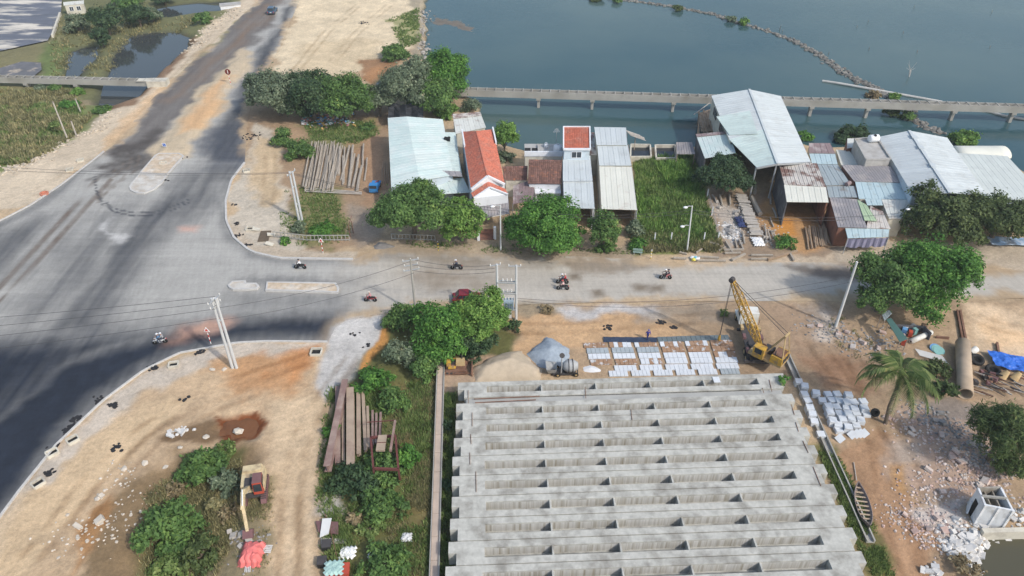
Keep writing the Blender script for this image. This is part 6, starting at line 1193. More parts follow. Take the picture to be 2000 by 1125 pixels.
# steel beam stack and rusty frame
def ibeam(root, a, b, w_, h, mat, nm):
    a, b = Vector(a), Vector(b); u = Vector((0, 0, 1)); m = MB(); m.bar(a + u * (h / 2 - .04), b + u * (h / 2 - .04), w_, .08); m.bar(a - u * (h / 2 - .04), b - u * (h / 2 - .04), w_, .08); m.bar(a, b, .1, h - .16); return m.build(nm, mat, root)
M_BEAM = M('primed_steel', (.23, .15, .13), .7, .15, .8, .05, col2=(.33, .25, .21), thr=.55, island=.05); M_BEAM2 = M('dusty_steel', (.36, .28, .21), .8, .15, .8, .05, col2=(.27, .19, .15), thr=.58)
for i, (x0, y0, x1, y1, wp, z, mt) in enumerate(((728, 122, 634, 572, 36, 1.05, 0), (753, 160, 755, 558, 42, .8, 1), (688, 150, 688, 545, 28, .45, 0), (795, 165, 797, 500, 22, .5, 1), (818, 168, 832, 480, 18, .4, 1), (842, 250, 848, 465, 14, .35, 1), (868, 270, 868, 452, 12, .3, 0), (888, 285, 884, 440, 12, .3, 0), (910, 280, 905, 420, 12, .28, 0), (716, 160, 718, 540, 16, .4, 1))):
    o = ibeam(None, d4(x0, y0, z), d4(x1, y1, z), wp / 2.648 / 19, z * .9, (M_BEAM, M_BEAM2)[mt], 'steel_beam')
    tag(o, ['long maroon steel beam lying slantwise on top of the beam stack', 'wide dusty steel beam with welded plate joints in the beam stack', 'maroon steel beam at the track side of the beam stack', 'narrow dusty steel beam beside the wide plated one', 'narrow steel beam fifth across the beam stack', 'thin steel beam beside the red steel frame', 'thin rusty beam at the red steel frame, first of three', 'thin rusty beam at the red steel frame, second of three', 'shortest thin rusty beam by the shrubs at the beam stack', 'thin pale steel beam under the slanting maroon one'][i], 'steel beam', 'steel beams stacked by the track')
fr = thing('rusty_trestle', 'dark red rusty steel trestle frame standing in the thicket', 'trestle', d4(930, 500), 0, None, True); M_RF = M('red_rust', (.13, .045, .04), .8, .25, 1.5, .1)
fa0, fa1, fb0, fb1 = d4(858, 410, 1.8), d4(872, 570, 1.8), d4(985, 400, 1.8), d4(1002, 575, 1.8)
for a, b in ((fa0, fa1), (fb0, fb1), (fa0, fb0), (fa1, fb1)): MB().bar(a, b, .2, .3).build('rail', M_RF, fr)
for p in (fa0, fa1, fb0, fb1): MB().bar((p.x, p.y, -.2), p, .18).build('leg', M_RF, fr)
for k in range(4):
    for a, b in ((fa0, fa1), (fb0, fb1)): p, q = a.lerp(b, k / 4), a.lerp(b, (k + 1) / 4); MB().bar((p.x, p.y, .2), q, .09).build('brace', M_RF, fr)
MB().bar(d4(985, 322, 2.6), d4(960, 480, 2.3), .22, .3).build('jib', M_BEAM, fr); MB().bar(d4(840, 330, 2.0), d4(985, 320, 2.3), .08).build('tie', M_RF, fr)
q = [d4(897, 396, 2.0), d4(942, 394, 2.0), d4(930, 474, 2.0), d4(884, 474, 2.0)]; MB().slab(q, .25).build('plate', M_BEAM2, fr); MB().bar(d4(890, 436, 2.02), d4(937, 434, 2.02), .06, .06).build('plate_rib', M_RF, fr)
# boat
bt0, bt1 = d7(222, 588), d7(292, 852); bl = (bt1 - bt0).length; bt_ = thing('rowing_boat', 'old grey wooden rowing boat lying beside the girder ends', 'boat', (*((bt0 + bt1) / 2).to_2d(), gz(*((bt0 + bt1) / 2).to_2d()) - .02), math.atan2((bt1 - bt0).y, (bt1 - bt0).x))
M_BOATW = M('boat_wood', (.22, .18, .17), .9, .25, 1.5, .3, stretch=(.4, 3, 1), island=.1); M_BOATT = M('boat_thwart', (.40, .31, .22), .9, .2, 2, .2)
def hull(inner):
    V = []; F_ = []; n = 16; prof = [(-1, .62), (-.86, .35), (-.5, .12), (0, .04), (.5, .12), (.86, .35), (1, .62)]
    for i in range(n + 1):
        t_ = i / n * 2 - 1; wd = .72 * (1 - abs(t_) ** 2.4) + .02; sh = .38 * abs(t_) ** 3
        for y, z in prof: V.append((t_ * bl / 2 * (.98 if inner else 1), y * wd * (.9 if inner else 1), z + sh + (.05 if inner else 0)))
    for i in range(n):
        for j in range(6): q = (i * 7 + j, i * 7 + j + 1, (i + 1) * 7 + j + 1, (i + 1) * 7 + j); F_.append(q if inner else q[::-1])
    return MB().add(V, F_)
m = hull(False); o_ = m.build('hull', M_BOATW, bt_, True); hull(True).build('inner_planking', M_BOATW, bt_, True)
for s in (0, 6):
    m = MB(); n = 16; pts = []
    for i in range(n + 1): t_ = i / n * 2 - 1; pts.append((t_ * bl / 2 * .99, (-1 if s == 0 else 1) * (.72 * (1 - abs(t_) ** 2.4) + .02) * .95, .64 + .38 * abs(t_) ** 3))
    m.tube(pts, .05, 6).build('gunwale', M_BOATW, bt_)
for i in range(9): t_ = -.8 + .2 * i; wd = .72 * (1 - abs(t_) ** 2.4); MB().box((t_ * bl / 2, 0, .50 + .3 * abs(t_) ** 3), (.16, wd * 1.8, .05)).build('thwart', M_BOATT, bt_)
tag(MB().tube([d7(208, 440, .05), d7(225, 550, .05)], .05, 6).build('wooden_pole', M_WOODG), 'thin wooden pole on the weeds beside the boat bow', 'pole')
# ruined hut, wall and rubble
rh = thing('ruined_hut', 'roofless white plastered hut half demolished beside the mud pool', 'ruin', d7(1020, 780), 0, None, True)
tl, tr_, br_, bl_ = d7(958, 592, 2.9), d7(1092, 588, 2.9), d7(1166, 728, 2.9), d7(1000, 694, 2.9)
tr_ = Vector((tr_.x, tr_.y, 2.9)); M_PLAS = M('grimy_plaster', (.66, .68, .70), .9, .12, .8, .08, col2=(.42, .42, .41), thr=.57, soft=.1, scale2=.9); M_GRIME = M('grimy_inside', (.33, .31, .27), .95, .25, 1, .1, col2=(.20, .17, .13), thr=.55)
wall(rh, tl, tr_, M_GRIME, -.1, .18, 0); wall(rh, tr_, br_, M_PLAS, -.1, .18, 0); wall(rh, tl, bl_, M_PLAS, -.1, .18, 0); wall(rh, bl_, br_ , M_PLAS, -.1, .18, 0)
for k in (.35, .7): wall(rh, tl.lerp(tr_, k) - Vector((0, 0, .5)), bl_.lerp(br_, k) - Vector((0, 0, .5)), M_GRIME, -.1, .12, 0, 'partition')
MB().bar(tl.lerp(bl_, .5) + Vector((0, 0, -.02)), tr_.lerp(br_, .5) + Vector((0, 0, -.02)), .2, .22).build('ring_beam', M_OLDC, rh)
for k in (0, .5, 1): p = bl_.lerp(br_, k); MB().box((p.x, p.y - .02, 1.42), (.24, .24, 2.98)).build('column', M_PLAS, rh)
dd = tl.lerp(bl_, .3); ee = tl.lerp(bl_, .62); MB().bar(Vector((dd.x - .1, dd.y, 1.0)), Vector((ee.x - .1, ee.y, 1.0)), .08, 2.0).build('doorway', M_DARK, rh)
p = d7(890, 720); MB().box((p.x, p.y, .5), (1.2, .12, 1.3), R(60), R(25)).build('fallen_panel', M_PLAS, rh); p = d7(925, 700); MB().box((p.x, p.y, .5), (1.2, .12, 1.3), R(70), R(18)).build('fallen_panel', M_PLAS, rh)
t = thing('foundation_wall', 'low concrete foundation wall between the ruined hut and the mud pool', 'wall', d7(1010, 852), 0, None, True); wall(t, d7(985, 850, .5), d7(1300, 842, .5), M_CREAMW, -1.0, .5, 0)
def rubble(label, pts, n, size, mat, seed, big=8, spread=1.2, bigmat=None):
    rs = random.Random(seed); root = thing('rubble_heap', label, 'rubble', (pts[0].x, pts[0].y, gz(pts[0].x, pts[0].y)), 0, None, True); m = MB()
    def rp():
        i = rs.randrange(len(pts) - 1) if len(pts) > 1 else 0; p = pts[i].lerp(pts[min(i + 1, len(pts) - 1)], rs.random()) + Vector((rs.gauss(0, spread), rs.gauss(0, spread), 0)); p.z = fz(p); return p
    for _ in range(n): p = rp(); r = size * rs.uniform(.4, 1.3); m.rock((p.x, p.y, p.z + r * .15), r, rs)
    m.build('small_rubble', mat, root)['kind'] = 'stuff'
    for _ in range(big): p = rp(); MB().box((p.x, p.y, p.z + .16), (rs.uniform(.4, 1.0), rs.uniform(.35, .7), rs.uniform(.12, .4)), rs.uniform(0, 3), rs.uniform(-.5, .5), rs.uniform(-.4, .4)).build('chunk', bigmat or mat, root)
M_RUBW = M('rubble_white', (.54, .53, .51), .95, .15, 2, .2, island=.25); M_RUBP = M('rubble_brick', (.42, .30, .26), .95, .25, 2, .2, col2=(.52, .47, .43), thr=.5, island=.35); M_RUBG = M('rubble_grey', (.26, .25, .24), .95, .25, 2, .2, island=.35)
rubble('heap of broken white wall pieces spilling from the ruined hut', [d7(930, 840), d7(980, 920), d7(960, 1000), d7(840, 950), d7(790, 900)], 420, .22, M_RUBW, 1, 34, .9)
rubble('white wall fragments lying apart from the ruined hut', [d7(660, 1075), d7(700, 1100)], 14, .2, M_RUBW, 2, 5, .4)
rubble('brick rubble spread between the palm and the ruined hut', [d7(480, 180), d7(700, 300), d7(900, 480), d7(1080, 560), d7(900, 520), d7(620, 640), d7(800, 680)], 900, .15, M_RUBP, 3, 16, 1.6)
rubble('dark rubble in the dark strip below the casuarina', [d7(600, 130), d7(780, 220), d7(960, 360), d7(1000, 450)], 420, .16, M_RUBG, 4, 8, 1.2)  # dark grey stones along a diagonal strip
rubble('broken blocks at the edge of the mud pool', [d7(1190, 700), d7(1215, 800), d7(1230, 900)], 40, .2, M_RUBW, 5, 6, .6)
rubble('pinkish rubble along the boat track', [d7(440, 740), d7(560, 820), d7(700, 880), d7(640, 780)], 320, .13, M_RUBP, 6, 4, 1.2)
rubble('rubble and stones beside the leaning white pole', [d2(300, 540), d2(420, 590), d2(560, 640), d2(740, 700), d2(840, 640)], 380, .16, M_RUBG, 7, 10, 1.3, M_RUBP)
rubble('scattered stones on the spoil ground by the puddle', [d3(870, 400), d3(950, 360), d3(950, 400)], 30, .2, M_RUBW, 8, 5, .35)
rubble('pale stones strewn over the spoil slope', [d3(520, 630), d3(650, 580), d3(700, 720), d3(600, 860), d3(500, 920), d3(340, 880), d3(300, 990)], 170, .14, M('stone_pale', (.50, .45, .38), .95, .2, 2, .2, island=.25), 9, 3, 1.3)
tag(MB().rock(Vector((*d4(165, 365).to_2d(), -.35)), .75, random.Random(4), .8).build('boulder', MATS['stone_pale'], None), 'pale boulder sitting in the orange puddle', 'boulder')
for i, (x, y) in enumerate(((505, 728), (1065, 405), (1100, 60), (1160, 58), (930, 462), (750, 545), (645, 572), (855, 560))):
    p = d3(x, y); tag(MB().rock((p.x, p.y, gz(p.x, p.y) + .1), .36, random.Random(i), .6).build('stone_block', MATS['stone_pale']), 'pale stone lying loose on the sandy verge', 'stone', 'loose stones on the sandy verge')
rubble('stones fallen along the causeway foot', [c1(1060, 300), c1(1150, 220), c1(1250, 130), c1(1340, 60)], 220, .3, M('stone_bank', (.44, .38, .30), .95, .2, 2, .2, island=.25), 11, 8, 1.3)
rubble('soil clods at the foot of the sandy shoulder', [c1(20, 980), c1(120, 960), c1(300, 860), c1(560, 740), c1(640, 640)], 240, .3, MATS['stone_bank'], 12, 6, 1.0)
# ================================================================== POLES AND WIRES
M_POLE = M('pole_concrete', (.50, .52, .53), .85, .1, .8, .05); M_POLEW = M('pole_pale', (.56, .58, .58), .8, .08, .8, .05); M_PORC = M('porcelain', (.62, .62, .60), .4, .05, 2, 0); M_WIRE = M('wire', (.05, .05, .055), .6, .1, 1, 0)
def arm(root, c, d, l, h=.12, ins=3):
    d = Vector(d).normalized(); MB().bar(c - d * l / 2, c + d * l / 2, .12, h).build('crossarm', M_STEEL, root)
    for i in range(ins): p = c + d * l * (-.46 + .92 * i / max(1, ins - 1)); MB().lathe([(.05, 0), (.08, .06), (.05, .12), (.08, .18), (.04, .26)], 8, Matrix.Translation(p + Vector((0, 0, .06)))).build('insulator', M_PORC, root)
def pole(label, pbx, pby, topy, r=.17, mat=M_POLE, twin=0, arms=0, name='utility_pole', topx=None, ang=0, group=None):
    b = G(pbx, pby); h = HT(topy, b.y); t = thing(name, label, 'pole', b, 0, group); tp = Vector((0, 0, h))
    if topx is not None: q = P(topx, topy, h); tp = Vector((q.x - b.x, q.y - b.y, h))
    for s in ((-.24, .24) if twin else (0,)): MB().tube([Vector((s, 0, -.3)), tp + Vector((s, 0, 0))], [r, r * .68], 10).build('post', mat, t)
    if twin:
        for k in (.35, .7): MB().box(tp * k, (.5, .12, .2)).build('spacer', mat, t)
    d = (math.cos(ang), math.sin(ang), 0)
    for i in range(arms): arm(t, tp + Vector((0, 0, -.25 - .75 * i)), d, 2.1 - .3 * (i % 2))
    return b, b + tp, t
b1, t1, r1_ = pole('twin grey concrete pole on the sandy verge beside the big junction', 458, 718, 582, .2, twin=1, arms=2, ang=1.2)
for z in (-.5, -1.1): MB().box((0, .3, HT(582, b1.y) + z), (.5, .5, .5)).build('fuse_box', M_PORC, r1_)
b2, t2, _ = pole('twin grey concrete pole beside the log stacks', 587, 430, 334, .2, twin=1, arms=1, ang=1.2)
b3, t3, r3 = pole('slim pole with several crossarms at the corner of the gravel drive', 812, 612, 505, .17, M_OLDC, arms=3, ang=.3)
arm(r3, Vector((-.2, 0, 1.6)), (1, .2, 0), 1.4, .1, 2)
b5, t5, _ = pole('bare pale pole leaning beside the large street tree', 1632, 637, 511, .2, M_POLEW, topx=1674)
def lamp(label, bx, by, topy, topx=None, arms=1):
    b, tp, t = pole(label, bx, by, topy, .13, M_POLEW, topx=topx, name='street_lamp'); o = tp - b
    for k in range(arms):
        z = -.1 - 3.2 * k; p = o + Vector((0, 0, z)); a = MB().tube([p, p + Vector((-.5, -.3, .25)), p + Vector((-.9, -.5, .25))], .05, 6).build('arm', M_STEEL, t); MB().sphere(p + Vector((-1.1, -.6, .2)), .34, 10, 6, (1, .7, .45)).build('lamp_head', M('lamp_white', (.75, .77, .78), .4, .04, 1, 0), t, True)
    t['category'] = 'street lamp'; return b, tp
l1 = lamp('white street lamp in front of the red gable house', 978, 488, 400, 977); l2 = lamp('weathered street lamp with two heads at the grassy plot', 1342, 490, 402, 1352, 2); l3 = lamp('street lamp between the patchwork roofs and the olive trees', 1769, 458, 405, 1784)
hf = thing('transformer_frame', 'two-pole frame carrying a blue grey transformer by the street', 'transformer', G(1008, 624), 0, None, True)
q0, q1 = G(972, 622), G(1008, 624); hh = HT(518, q1.y); M_TRAF = M('transformer_blue', (.28, .36, .42), .6, .12, 1, .05)
for q in (q0, q1): MB().tube([q - Vector((0, 0, .3)), Vector((q.x, q.y, hh))], [.19, .14], 10).build('post', M_POLE, hf)
for py_, ins in ((552, 3), (573, 3), (604, 0)):
    z = HT(py_, q1.y)
    for s in (-.2, .2): MB().bar((q0.x, q0.y + s, z), (q1.x, q1.y + s, z), .1, .14).build('beam', M_STEEL, hf)
    for i in range(ins): p = Vector((q0.x + (q1.x - q0.x) * (.3 + .22 * i), q0.y, z)); MB().lathe([(.06, 0), (.1, .1), (.06, .2), (.1, .3), (.05, .42)], 8, Matrix.Translation(p + Vector((0, 0, .07)))).build('insulator', M_PORC, hf)
zt = HT(604, q1.y); cx = q0.x + (q1.x - q0.x) * .6; tb = MB().box((cx, q0.y, zt + .75), (1.3, .8, 1.3)).build('transformer_tank', M_TRAF, hf)
for i in range(6): MB().box((cx - .55 + .22 * i, q0.y - .5, zt + .7), (.06, .22, 1.0)).build('cooling_fin', M_TRAF, hf)
for i in range(3): MB().lathe([(.07, 0), (.1, .12), (.05, .4)], 8, Matrix.Translation((cx - .4 + .4 * i, q0.y, zt + 1.4))).build('bushing', M_PORC, hf)
MB().box((q1.x - .9, q1.y - .1, 1.2), (.6, .5, 1.4)).build('meter_box', M_PORC, hf)
arm(hf, Vector((q1.x - .2, q1.y, hh - .15)), (1, 0, 0), 1.6, .1, 2); arm(hf, Vector((q0.x - .2, q0.y, hh - .15)), (1, .3, 0), 1.4, .1, 2)
tq0, tq1 = Vector((q0.x, q0.y, hh)), Vector((q1.x, q1.y, hh))
for l, x, y, tx, ty in (('tall leaning wooden post on the low field west of the causeway', 131, 269, 103, 199), ('short wooden post beside the tall one on the low field', 148, 262, 139, 237), ('short wooden post by the pond outlet', 155, 211, 147, 193)):
    b = G(x, y); h_ = HT(ty, b.y) ; q = P(tx, ty, h_); t = thing('wooden_post', l, 'post', b); MB().tube([(0, 0, -.3), (q.x - b.x, q.y - b.y, h_ - b.z)], [.16, .12], 8).build('shaft', M_WOODG, t); MB().box((q.x - b.x, q.y - b.y, h_ - b.z), (.3, .3, .06)).build('cap', M_WOOD, t)
def wire(a, b, sag, label, group='overhead wires'):
    pts = [Vector(a).lerp(Vector(b), i / 16) - Vector((0, 0, sag * 4 * (i / 16) * (1 - i / 16))) for i in range(17)]; return tag(MB().tube(pts, .028, 4).build('overhead_wire', M_WIRE), label, 'wire', group)
tag(heap('mudflat', 'x', [P(x, y, WZ) for x, y in ((838, 25), (870, 34), (905, 40), (935, 55), (930, 70), (905, 62), (870, 52), (836, 52))], .2, M('mudflat_silt', (.15, .125, .095), .5, .2, .6, .05), 'x', 3), kind='structure')
for k_ in ('label', 'category'): del bpy.data.objects['mudflat'][k_]
bpy.data.objects['mudflat'].location.z = WZ + .05
far = t1 + Vector((-75, -6, -1))
for i, dz in enumerate((-.1, -.6, -1.3, -2.4)): wire(t1 + Vector((0, .5 - .4 * i, dz)), far + Vector((0, -2.5 * i, dz + i * .3)), 1.2, 'overhead wire running west from the twin pole over the junction')
for i, dz in enumerate((-.4, -2.2)): wire(t1 + Vector((0, 0, dz - 1)), t3 + Vector((.3 * i, 0, dz)), .8, 'overhead wire from the verge twin pole to the crossarm pole')
for i, dz in enumerate((-.2, -.9, -1.7)): wire(t3 + Vector((.6 - .5 * i, 0, dz)), tq0 + Vector((-.3, 0, dz * .7)), .5, 'overhead wire between the crossarm pole and the transformer frame')
for i, dz in enumerate((-5.2, -5.6)): wire(tq1 + Vector((.1, 0, dz)), t5 + Vector((0, 0, -2.2 - .9 * i)), 2.0 + .3 * i, 'sagging wire from the transformer frame to the bare pale pole')
for i in range(2): wire(t2 + Vector((0, .3 * i, -.3)), t2 + Vector((-80, 8 + 1.5 * i, -1)), 1.6, 'overhead wire running west from the log stack twin pole across the median')
for i in range(2): wire(t2 + Vector((.3, 0, -.3 - .2 * i)), l1[1] + Vector((0, .1, -.6 - .5 * i)), .8, 'service wire from the log stack pole to the lamp by the red gable')
for i in range(2): wire(l1[1] + Vector((0, 0, -.6 - .5 * i)), l2[1] + Vector((0, 0, -.7 - .5 * i)), 1.0, 'service wire along the house fronts')
for i in range(2): wire(l2[1] + Vector((0, 0, -.7 - .5 * i)), l3[1] + Vector((0, 0, -.7 - .5 * i)), 1.2, 'service wire past the timber yard')
for i in range(2): wire(l3[1] + Vector((0, 0, -.7 - .5 * i)), l3[1] + Vector((45, 0, -.7 - .5 * i)), 1.0, 'service wire past the olive trees')
# ================================================================== SIGNS, RAILINGS
M_RED = M('sign_red', (.50, .04, .03), .5, .05, 1, 0); M_BLU = M('sign_blue', (.03, .12, .45), .5, .05, 1, 0); M_SW = M('sign_white', (.75, .75, .74), .5, .05, 1, 0)
def stripes(root, h, c1_=M_SW, c2_=M_RED, r=.06, n=6):
    for i in range(n): MB().tube([(0, 0, h * i / n - (.15 if i == 0 else 0)), (0, 0, h * (i + 1) / n)], r, 8).build('post_band', (c1_, c2_)[i % 2], root)
t = thing('road_sign', 'round dark red sign on a red and white post on the sand strip', 'sign', G(451, 166)); stripes(t, 2.6); M_ = Matrix.Translation((0, -.08, 3.0)) @ Matrix.Rotation(R(90), 4, 'X')
MB().lathe([(.62, -.03), (.62, .03)], 20, M_).build('disc', M('sign_dark_red', (.14, .025, .02), .5, .1, 1, 0), t); MB().box((0, -.125, 3.0), (.14, .01, .75)).build('bar_mark', M_SW, t)
t = thing('road_sign', 'small square blue sign standing at the head of the median nose', 'sign', G(323, 290)); MB().tube([(0, 0, -.1), (0, 0, .6)], .05, 6).build('post', M_STEEL, t); MB().box((0, 0, .75), (.62, .06, .62)).build('plate', M_BLU, t); MB().box((0, -.035, .75), (.7, .02, .7)).build('border', M_SW, t); MB().box((0, -.05, .75), (.54, .012, .54)).build('face', M_BLU, t); MB().bar((-.15, -.06, .9), (.12, -.06, .62), .08, .01).build('arrow', M_SW, t)
def trisign(l, x, y, c2_=M_RED):
    t = thing('road_sign', l, 'sign', G(x, y)); stripes(t, 2.2, M_SW, c2_, .055); m = MB(); m.add([(-.4, -.07, 2.0), (.4, -.07, 2.0), (0, -.07, 2.75), (-.4, -.03, 2.0), (.4, -.03, 2.0), (0, -.03, 2.75)], [(0, 1, 2), (5, 4, 3), (0, 3, 4, 1), (1, 4, 5, 2), (2, 5, 3, 0)]); m.build('triangle_plate', M_SW, t); MB().add([(-.24, -.075, 2.09), (.24, -.075, 2.09), (0, -.075, 2.55)], [(0, 1, 2)]).build('triangle_mark', M_RED, t)
trisign('triangular sign on a red and white post at the dark asphalt kerb', 412, 671); trisign('triangular sign on a striped post before the roadside railing', 631, 494)
for l, x, y in (('yellow and black marker post in front of the street trees', 856, 489), ('white and rusty marker post at the edge of the grassy plot', 1271, 505)):
    t = thing('marker_post', l, 'post', G(x, y)); stripes(t, 1.6, M('post_yellow', (.65, .48, .05), .6, .1, 1, 0), M_BLK if 'yellow' in l else M_SW, .06); MB().box((0, 0, 1.62), (.14, .14, .05)).build('cap', M_STEEL, t)
def railing(label, pts, h=1.0, step=.55, mat=M_OLDC):
    W = [G(*p) for p in pts]; t = thing('railing', label, 'railing', W[0], 0, None, True); m_ = MB().box((0, 0, h / 2), (.09, .09, h)).mesh('baluster', mat)
    for a, b in zip(W[:-1], W[1:]):
        for z in (h, .2): MB().bar(a + Vector((0, 0, z)), b + Vector((0, 0, z)), .1, .1).build('rail', mat, t)
        n = int((b - a).length / step)
        for i in range(n + 1): p = a.lerp(b, i / n); o = link('baluster', m_, t); o.matrix_parent_inverse = t.matrix_basis.inverted(); o.location = (p.x, p.y, p.z)
railing('grey concrete railing at the edge of the weedy corner plot', [(535, 462), (600, 470), (683, 470)])
railing('grey railing under the street trees before the mint warehouse', [(765, 467), (850, 470)])
t = thing('gate', 'low gate of bare poles at the entrance of the timber plot', 'gate', G(684, 462), 0, None, True)
for a, b in (((684, 462), (684, 425)), ((690, 455), (690, 428))): p = G(*a); MB().tube([p, p + Vector((0, 0, 2.2))], .07, 6).build('post', M_RUST, t)
MB().bar(G(684, 462) + Vector((0, 0, 1.9)), G(690, 440) + Vector((0, 0, 1.9)), .08).build('rail', M_RUST, t)
for l, x, y in (('white fence post in the grassy plot nearest the bench', 1278, 472), ('white fence post in the middle of the grassy plot edge', 1310, 472), ('white fence post beside the timber yard', 1374, 472), ('white post at the yard fence corner', 1402, 470), ('white post halfway along the yard fence', 1390, 420), ('white post at the dark tree end of the yard fence', 1381, 385)):
    b = G(x, y); t = thing('fence_post', l, 'post', b, 0, 'white fence posts around the grassy plot'); MB().box((0, 0, .75), (.16, .16, 1.7)).build('shaft', M_WHITEW, t); MB().box((0, 0, 1.63), (.2, .2, .08)).build('cap', M_CONC, t)
t = thing('wire_fence', 'thin wire fence between the grassy plot and the timber yard', 'fence', G(1381, 385), 0, None, True); W = [G(1381, 385), G(1390, 420), G(1402, 470)]
for z in (.5, 1.0, 1.4): MB().tube([p + Vector((0, 0, z)) for p in W], .025, 4).build('strand', M_STEEL, t)
t = thing('bench', 'small faded green bench by the street', 'bench', G(1245, 497), R(-8)); M_GRN = M('faded_green', (.20, .28, .25), .8, .15, 2, .05); MB().box((0, 0, .45), (1.4, .4, .06)).build('seat', M_GRN, t); MB().box((0, .22, .75), (1.4, .05, .35), 0, 0, R(-10)).build('backrest', M_GRN, t)
for x in (-.5, .5): MB().box((x, 0, .2), (.1, .35, .5)).build('leg', M_CONC, t)
# drain boxes and spills
def drain(label, p, ang=0, sx=1.1, sy=.9, h=.35, mat=M_CREAMW):
    t = thing('drain_box', label, 'drain box', (p.x, p.y, fz(p)), ang, 'drain boxes around the junction')
    for x, y, a, b in ((0, -sy / 2, sx, .14), (0, sy / 2, sx, .14), (-sx / 2, 0, .14, sy - .14), (sx / 2, 0, .14, sy - .14)): MB().box((x, y, h / 2 - .1), (a, b, h + .2)).build('rim', mat, t)
    MB().box((0, 0, .02), (sx - .1, sy - .1, .04)).build('opening', M_DARK, t)
for l, p, a in (('concrete drain box with its opening facing the curved kerb', d3(378, 425), .8), ('half covered drain box on the curved kerb', d3(272, 492), .8), ('drain box with a slab lid near the kerb end', d3(200, 650), .9), ('small drain box beside the tar patch at the kerb', c6(1005, 988), .2), ('square open drain box at the end of the kerb by the gravel drive', c7(645, 915), 0), ('drain box at the collapsed ditch near the railing', c7(262, 200), 0), ('concrete drain frame at the west kerb', c1(465, 930), .5), ('white capped drain at the west kerb', c1(405, 984), .3), ('drain frame in the middle of the median nose', c1(945, 948), .2), ('drain box at the eastern kerb corner', c2(95, 990), .3)): drain(l, p, a, *((1.3, 1.2) if 'square open' in l else (1.1, .9)))
t = thing('drain_box', 'orange terracotta drain ring at the west kerb', 'drain box', G(87, 379), 0); MB().lathe([(.55, -.05), (.7, -.05), (.7, .3), (.5, .3), (.5, .05)], 14).build('ring', M('terracotta', (.5, .2, .13), .9, .15, 2, .1), t)
t = thing('ditch', 'collapsed open ditch with broken slabs beside the railing', 'ditch', G(515, 455), 0, None, True); MB().box((*c7(345, 240).to_2d(), .01), (1.6, 3.0, .06), .1).build('ditch_floor', M('ditch_mud', (.12, .09, .06), .8, .2, 1, .1), t)
for x, y, a in ((385, 235, .3), (300, 205, .1), (375, 290, -.2)): p = c7(x, y); MB().box((p.x, p.y, .15), (1.2, .7, .18), a, .25).build('broken_slab', M_CREAMW, t)
M_TAR = M('asphalt_lump', (.022, .022, .025), .9, .3, 3, .4)
def spill(p, n, sp, rs):
    m = MB()
    for _ in range(n): x, y = p.x + rs.gauss(0, sp), p.y + rs.gauss(0, sp * .8); r = rs.uniform(.12, .3); m.rock((x, y, fz((x, y)) + r * .1), r, rs, .5)
    tag(m.build('asphalt_spill', M_TAR), 'black lump of spilled asphalt on the pale kerb verge', 'asphalt lump', 'asphalt spills along the kerbs', 'stuff')
rs = random.Random(21)
for f_, x, y, n in ((d3, 510, 217, 10), (d3, 583, 240, 14), (d3, 375, 340, 12), (d3, 410, 308, 8), (d3, 350, 370, 9), (d3, 297, 452, 6), (d3, 250, 598, 12), (d3, 615, 458, 10), (d3, 943, 214, 6), (c6, 885, 1000, 14), (c6, 1160, 905, 12), (c7, 185, 167, 10), (c7, 205, 232, 6), (c7, 180, 240, 6), (c7, 255, 292, 10), (c7, 170, 58, 5), (c7, 860, 805, 5), (c7, 945, 870, 7), (d1, 340, 592, 10), (d1, 715, 560, 12), (d1, 818, 598, 6), (c2, 770, 132, 26), (c2, 130, 790, 30), (c1, 1070, 908, 4), (c1, 905, 903, 4), (c1, 955, 1046, 4)): spill(f_(x, y), n, .33 if n < 20 else 1.0, rs)
# ================================================================== TIMBER
M_LOG = M('bare_log', (.33, .29, .24), .95, .25, 1.5, .2, stretch=(3, .4, 1), island=.35); M_LOGD = M('brown_log', (.30, .22, .15), .95, .25, 1.5, .2, island=.3)
def log(a, b, r0, r1, label, group, mat=M_LOG, name='log'):
    a, b = Vector(a), Vector(b); mid = (a + b) / 2 + Vector((random.uniform(-.12, .12), 0, random.uniform(-.03, .05)))
    return tag(MB().tube([a, mid, b], [r0, (r0 + r1) / 2, r1], 7).build(name, mat), label, 'log', group)
rs = random.Random(31)
for i in range(30):
    u = i / 29; xt = 478 + 170 * u + rs.uniform(-6, 6); xb = 425 + 165 * u + rs.uniform(-8, 8); z = .12 + rs.choice((0, .18, .36, .5)); log(c2(xt, rs.uniform(812, 850), z + .15), c2(xb, rs.uniform(1075, 1112), z), .10, .14, 'thin bleached pole lying in the wide stack beside the mint warehouse', 'thin poles in the log stack')
for i, (xt, yt, xb, yb, r) in enumerate(((600, 840, 590, 1095, .24), (632, 850, 625, 1010, .28), (660, 850, 655, 1060, .18), (688, 842, 640, 1040, .22), (708, 840, 685, 1080, .26), (718, 890, 690, 1050, .2), (742, 895, 708, 1080, .26), (770, 832, 765, 960, .2), (760, 960, 732, 1108, .28), (790, 912, 775, 1045, .17), (560, 900, 545, 1095, .18), (575, 930, 568, 1090, .2), (650, 900, 650, 1070, .16))): log(c2(xt, yt, r + .35), c2(xb, yb, r), r * .85, r, 'thick bleached log in the stack beside the mint warehouse', 'thick logs in the log stack')
for i in range(4): log(c2(885 + i * 9, 935 + i * 5, .6), c2(878 + i * 11, 1060, .1), .08, .08, 'plank standing against the warehouse side wall', 'planks against the warehouse', M_LOGD, 'plank')
for i in range(3): log(c2(430, 1085 + 10 * i, .15 + .1 * i), c2(760, 1110 + 6 * i, .15 + .1 * i), .1, .08, 'long pole lying across the front of the log stack', 'cross poles at the log stack', M_WOODG)
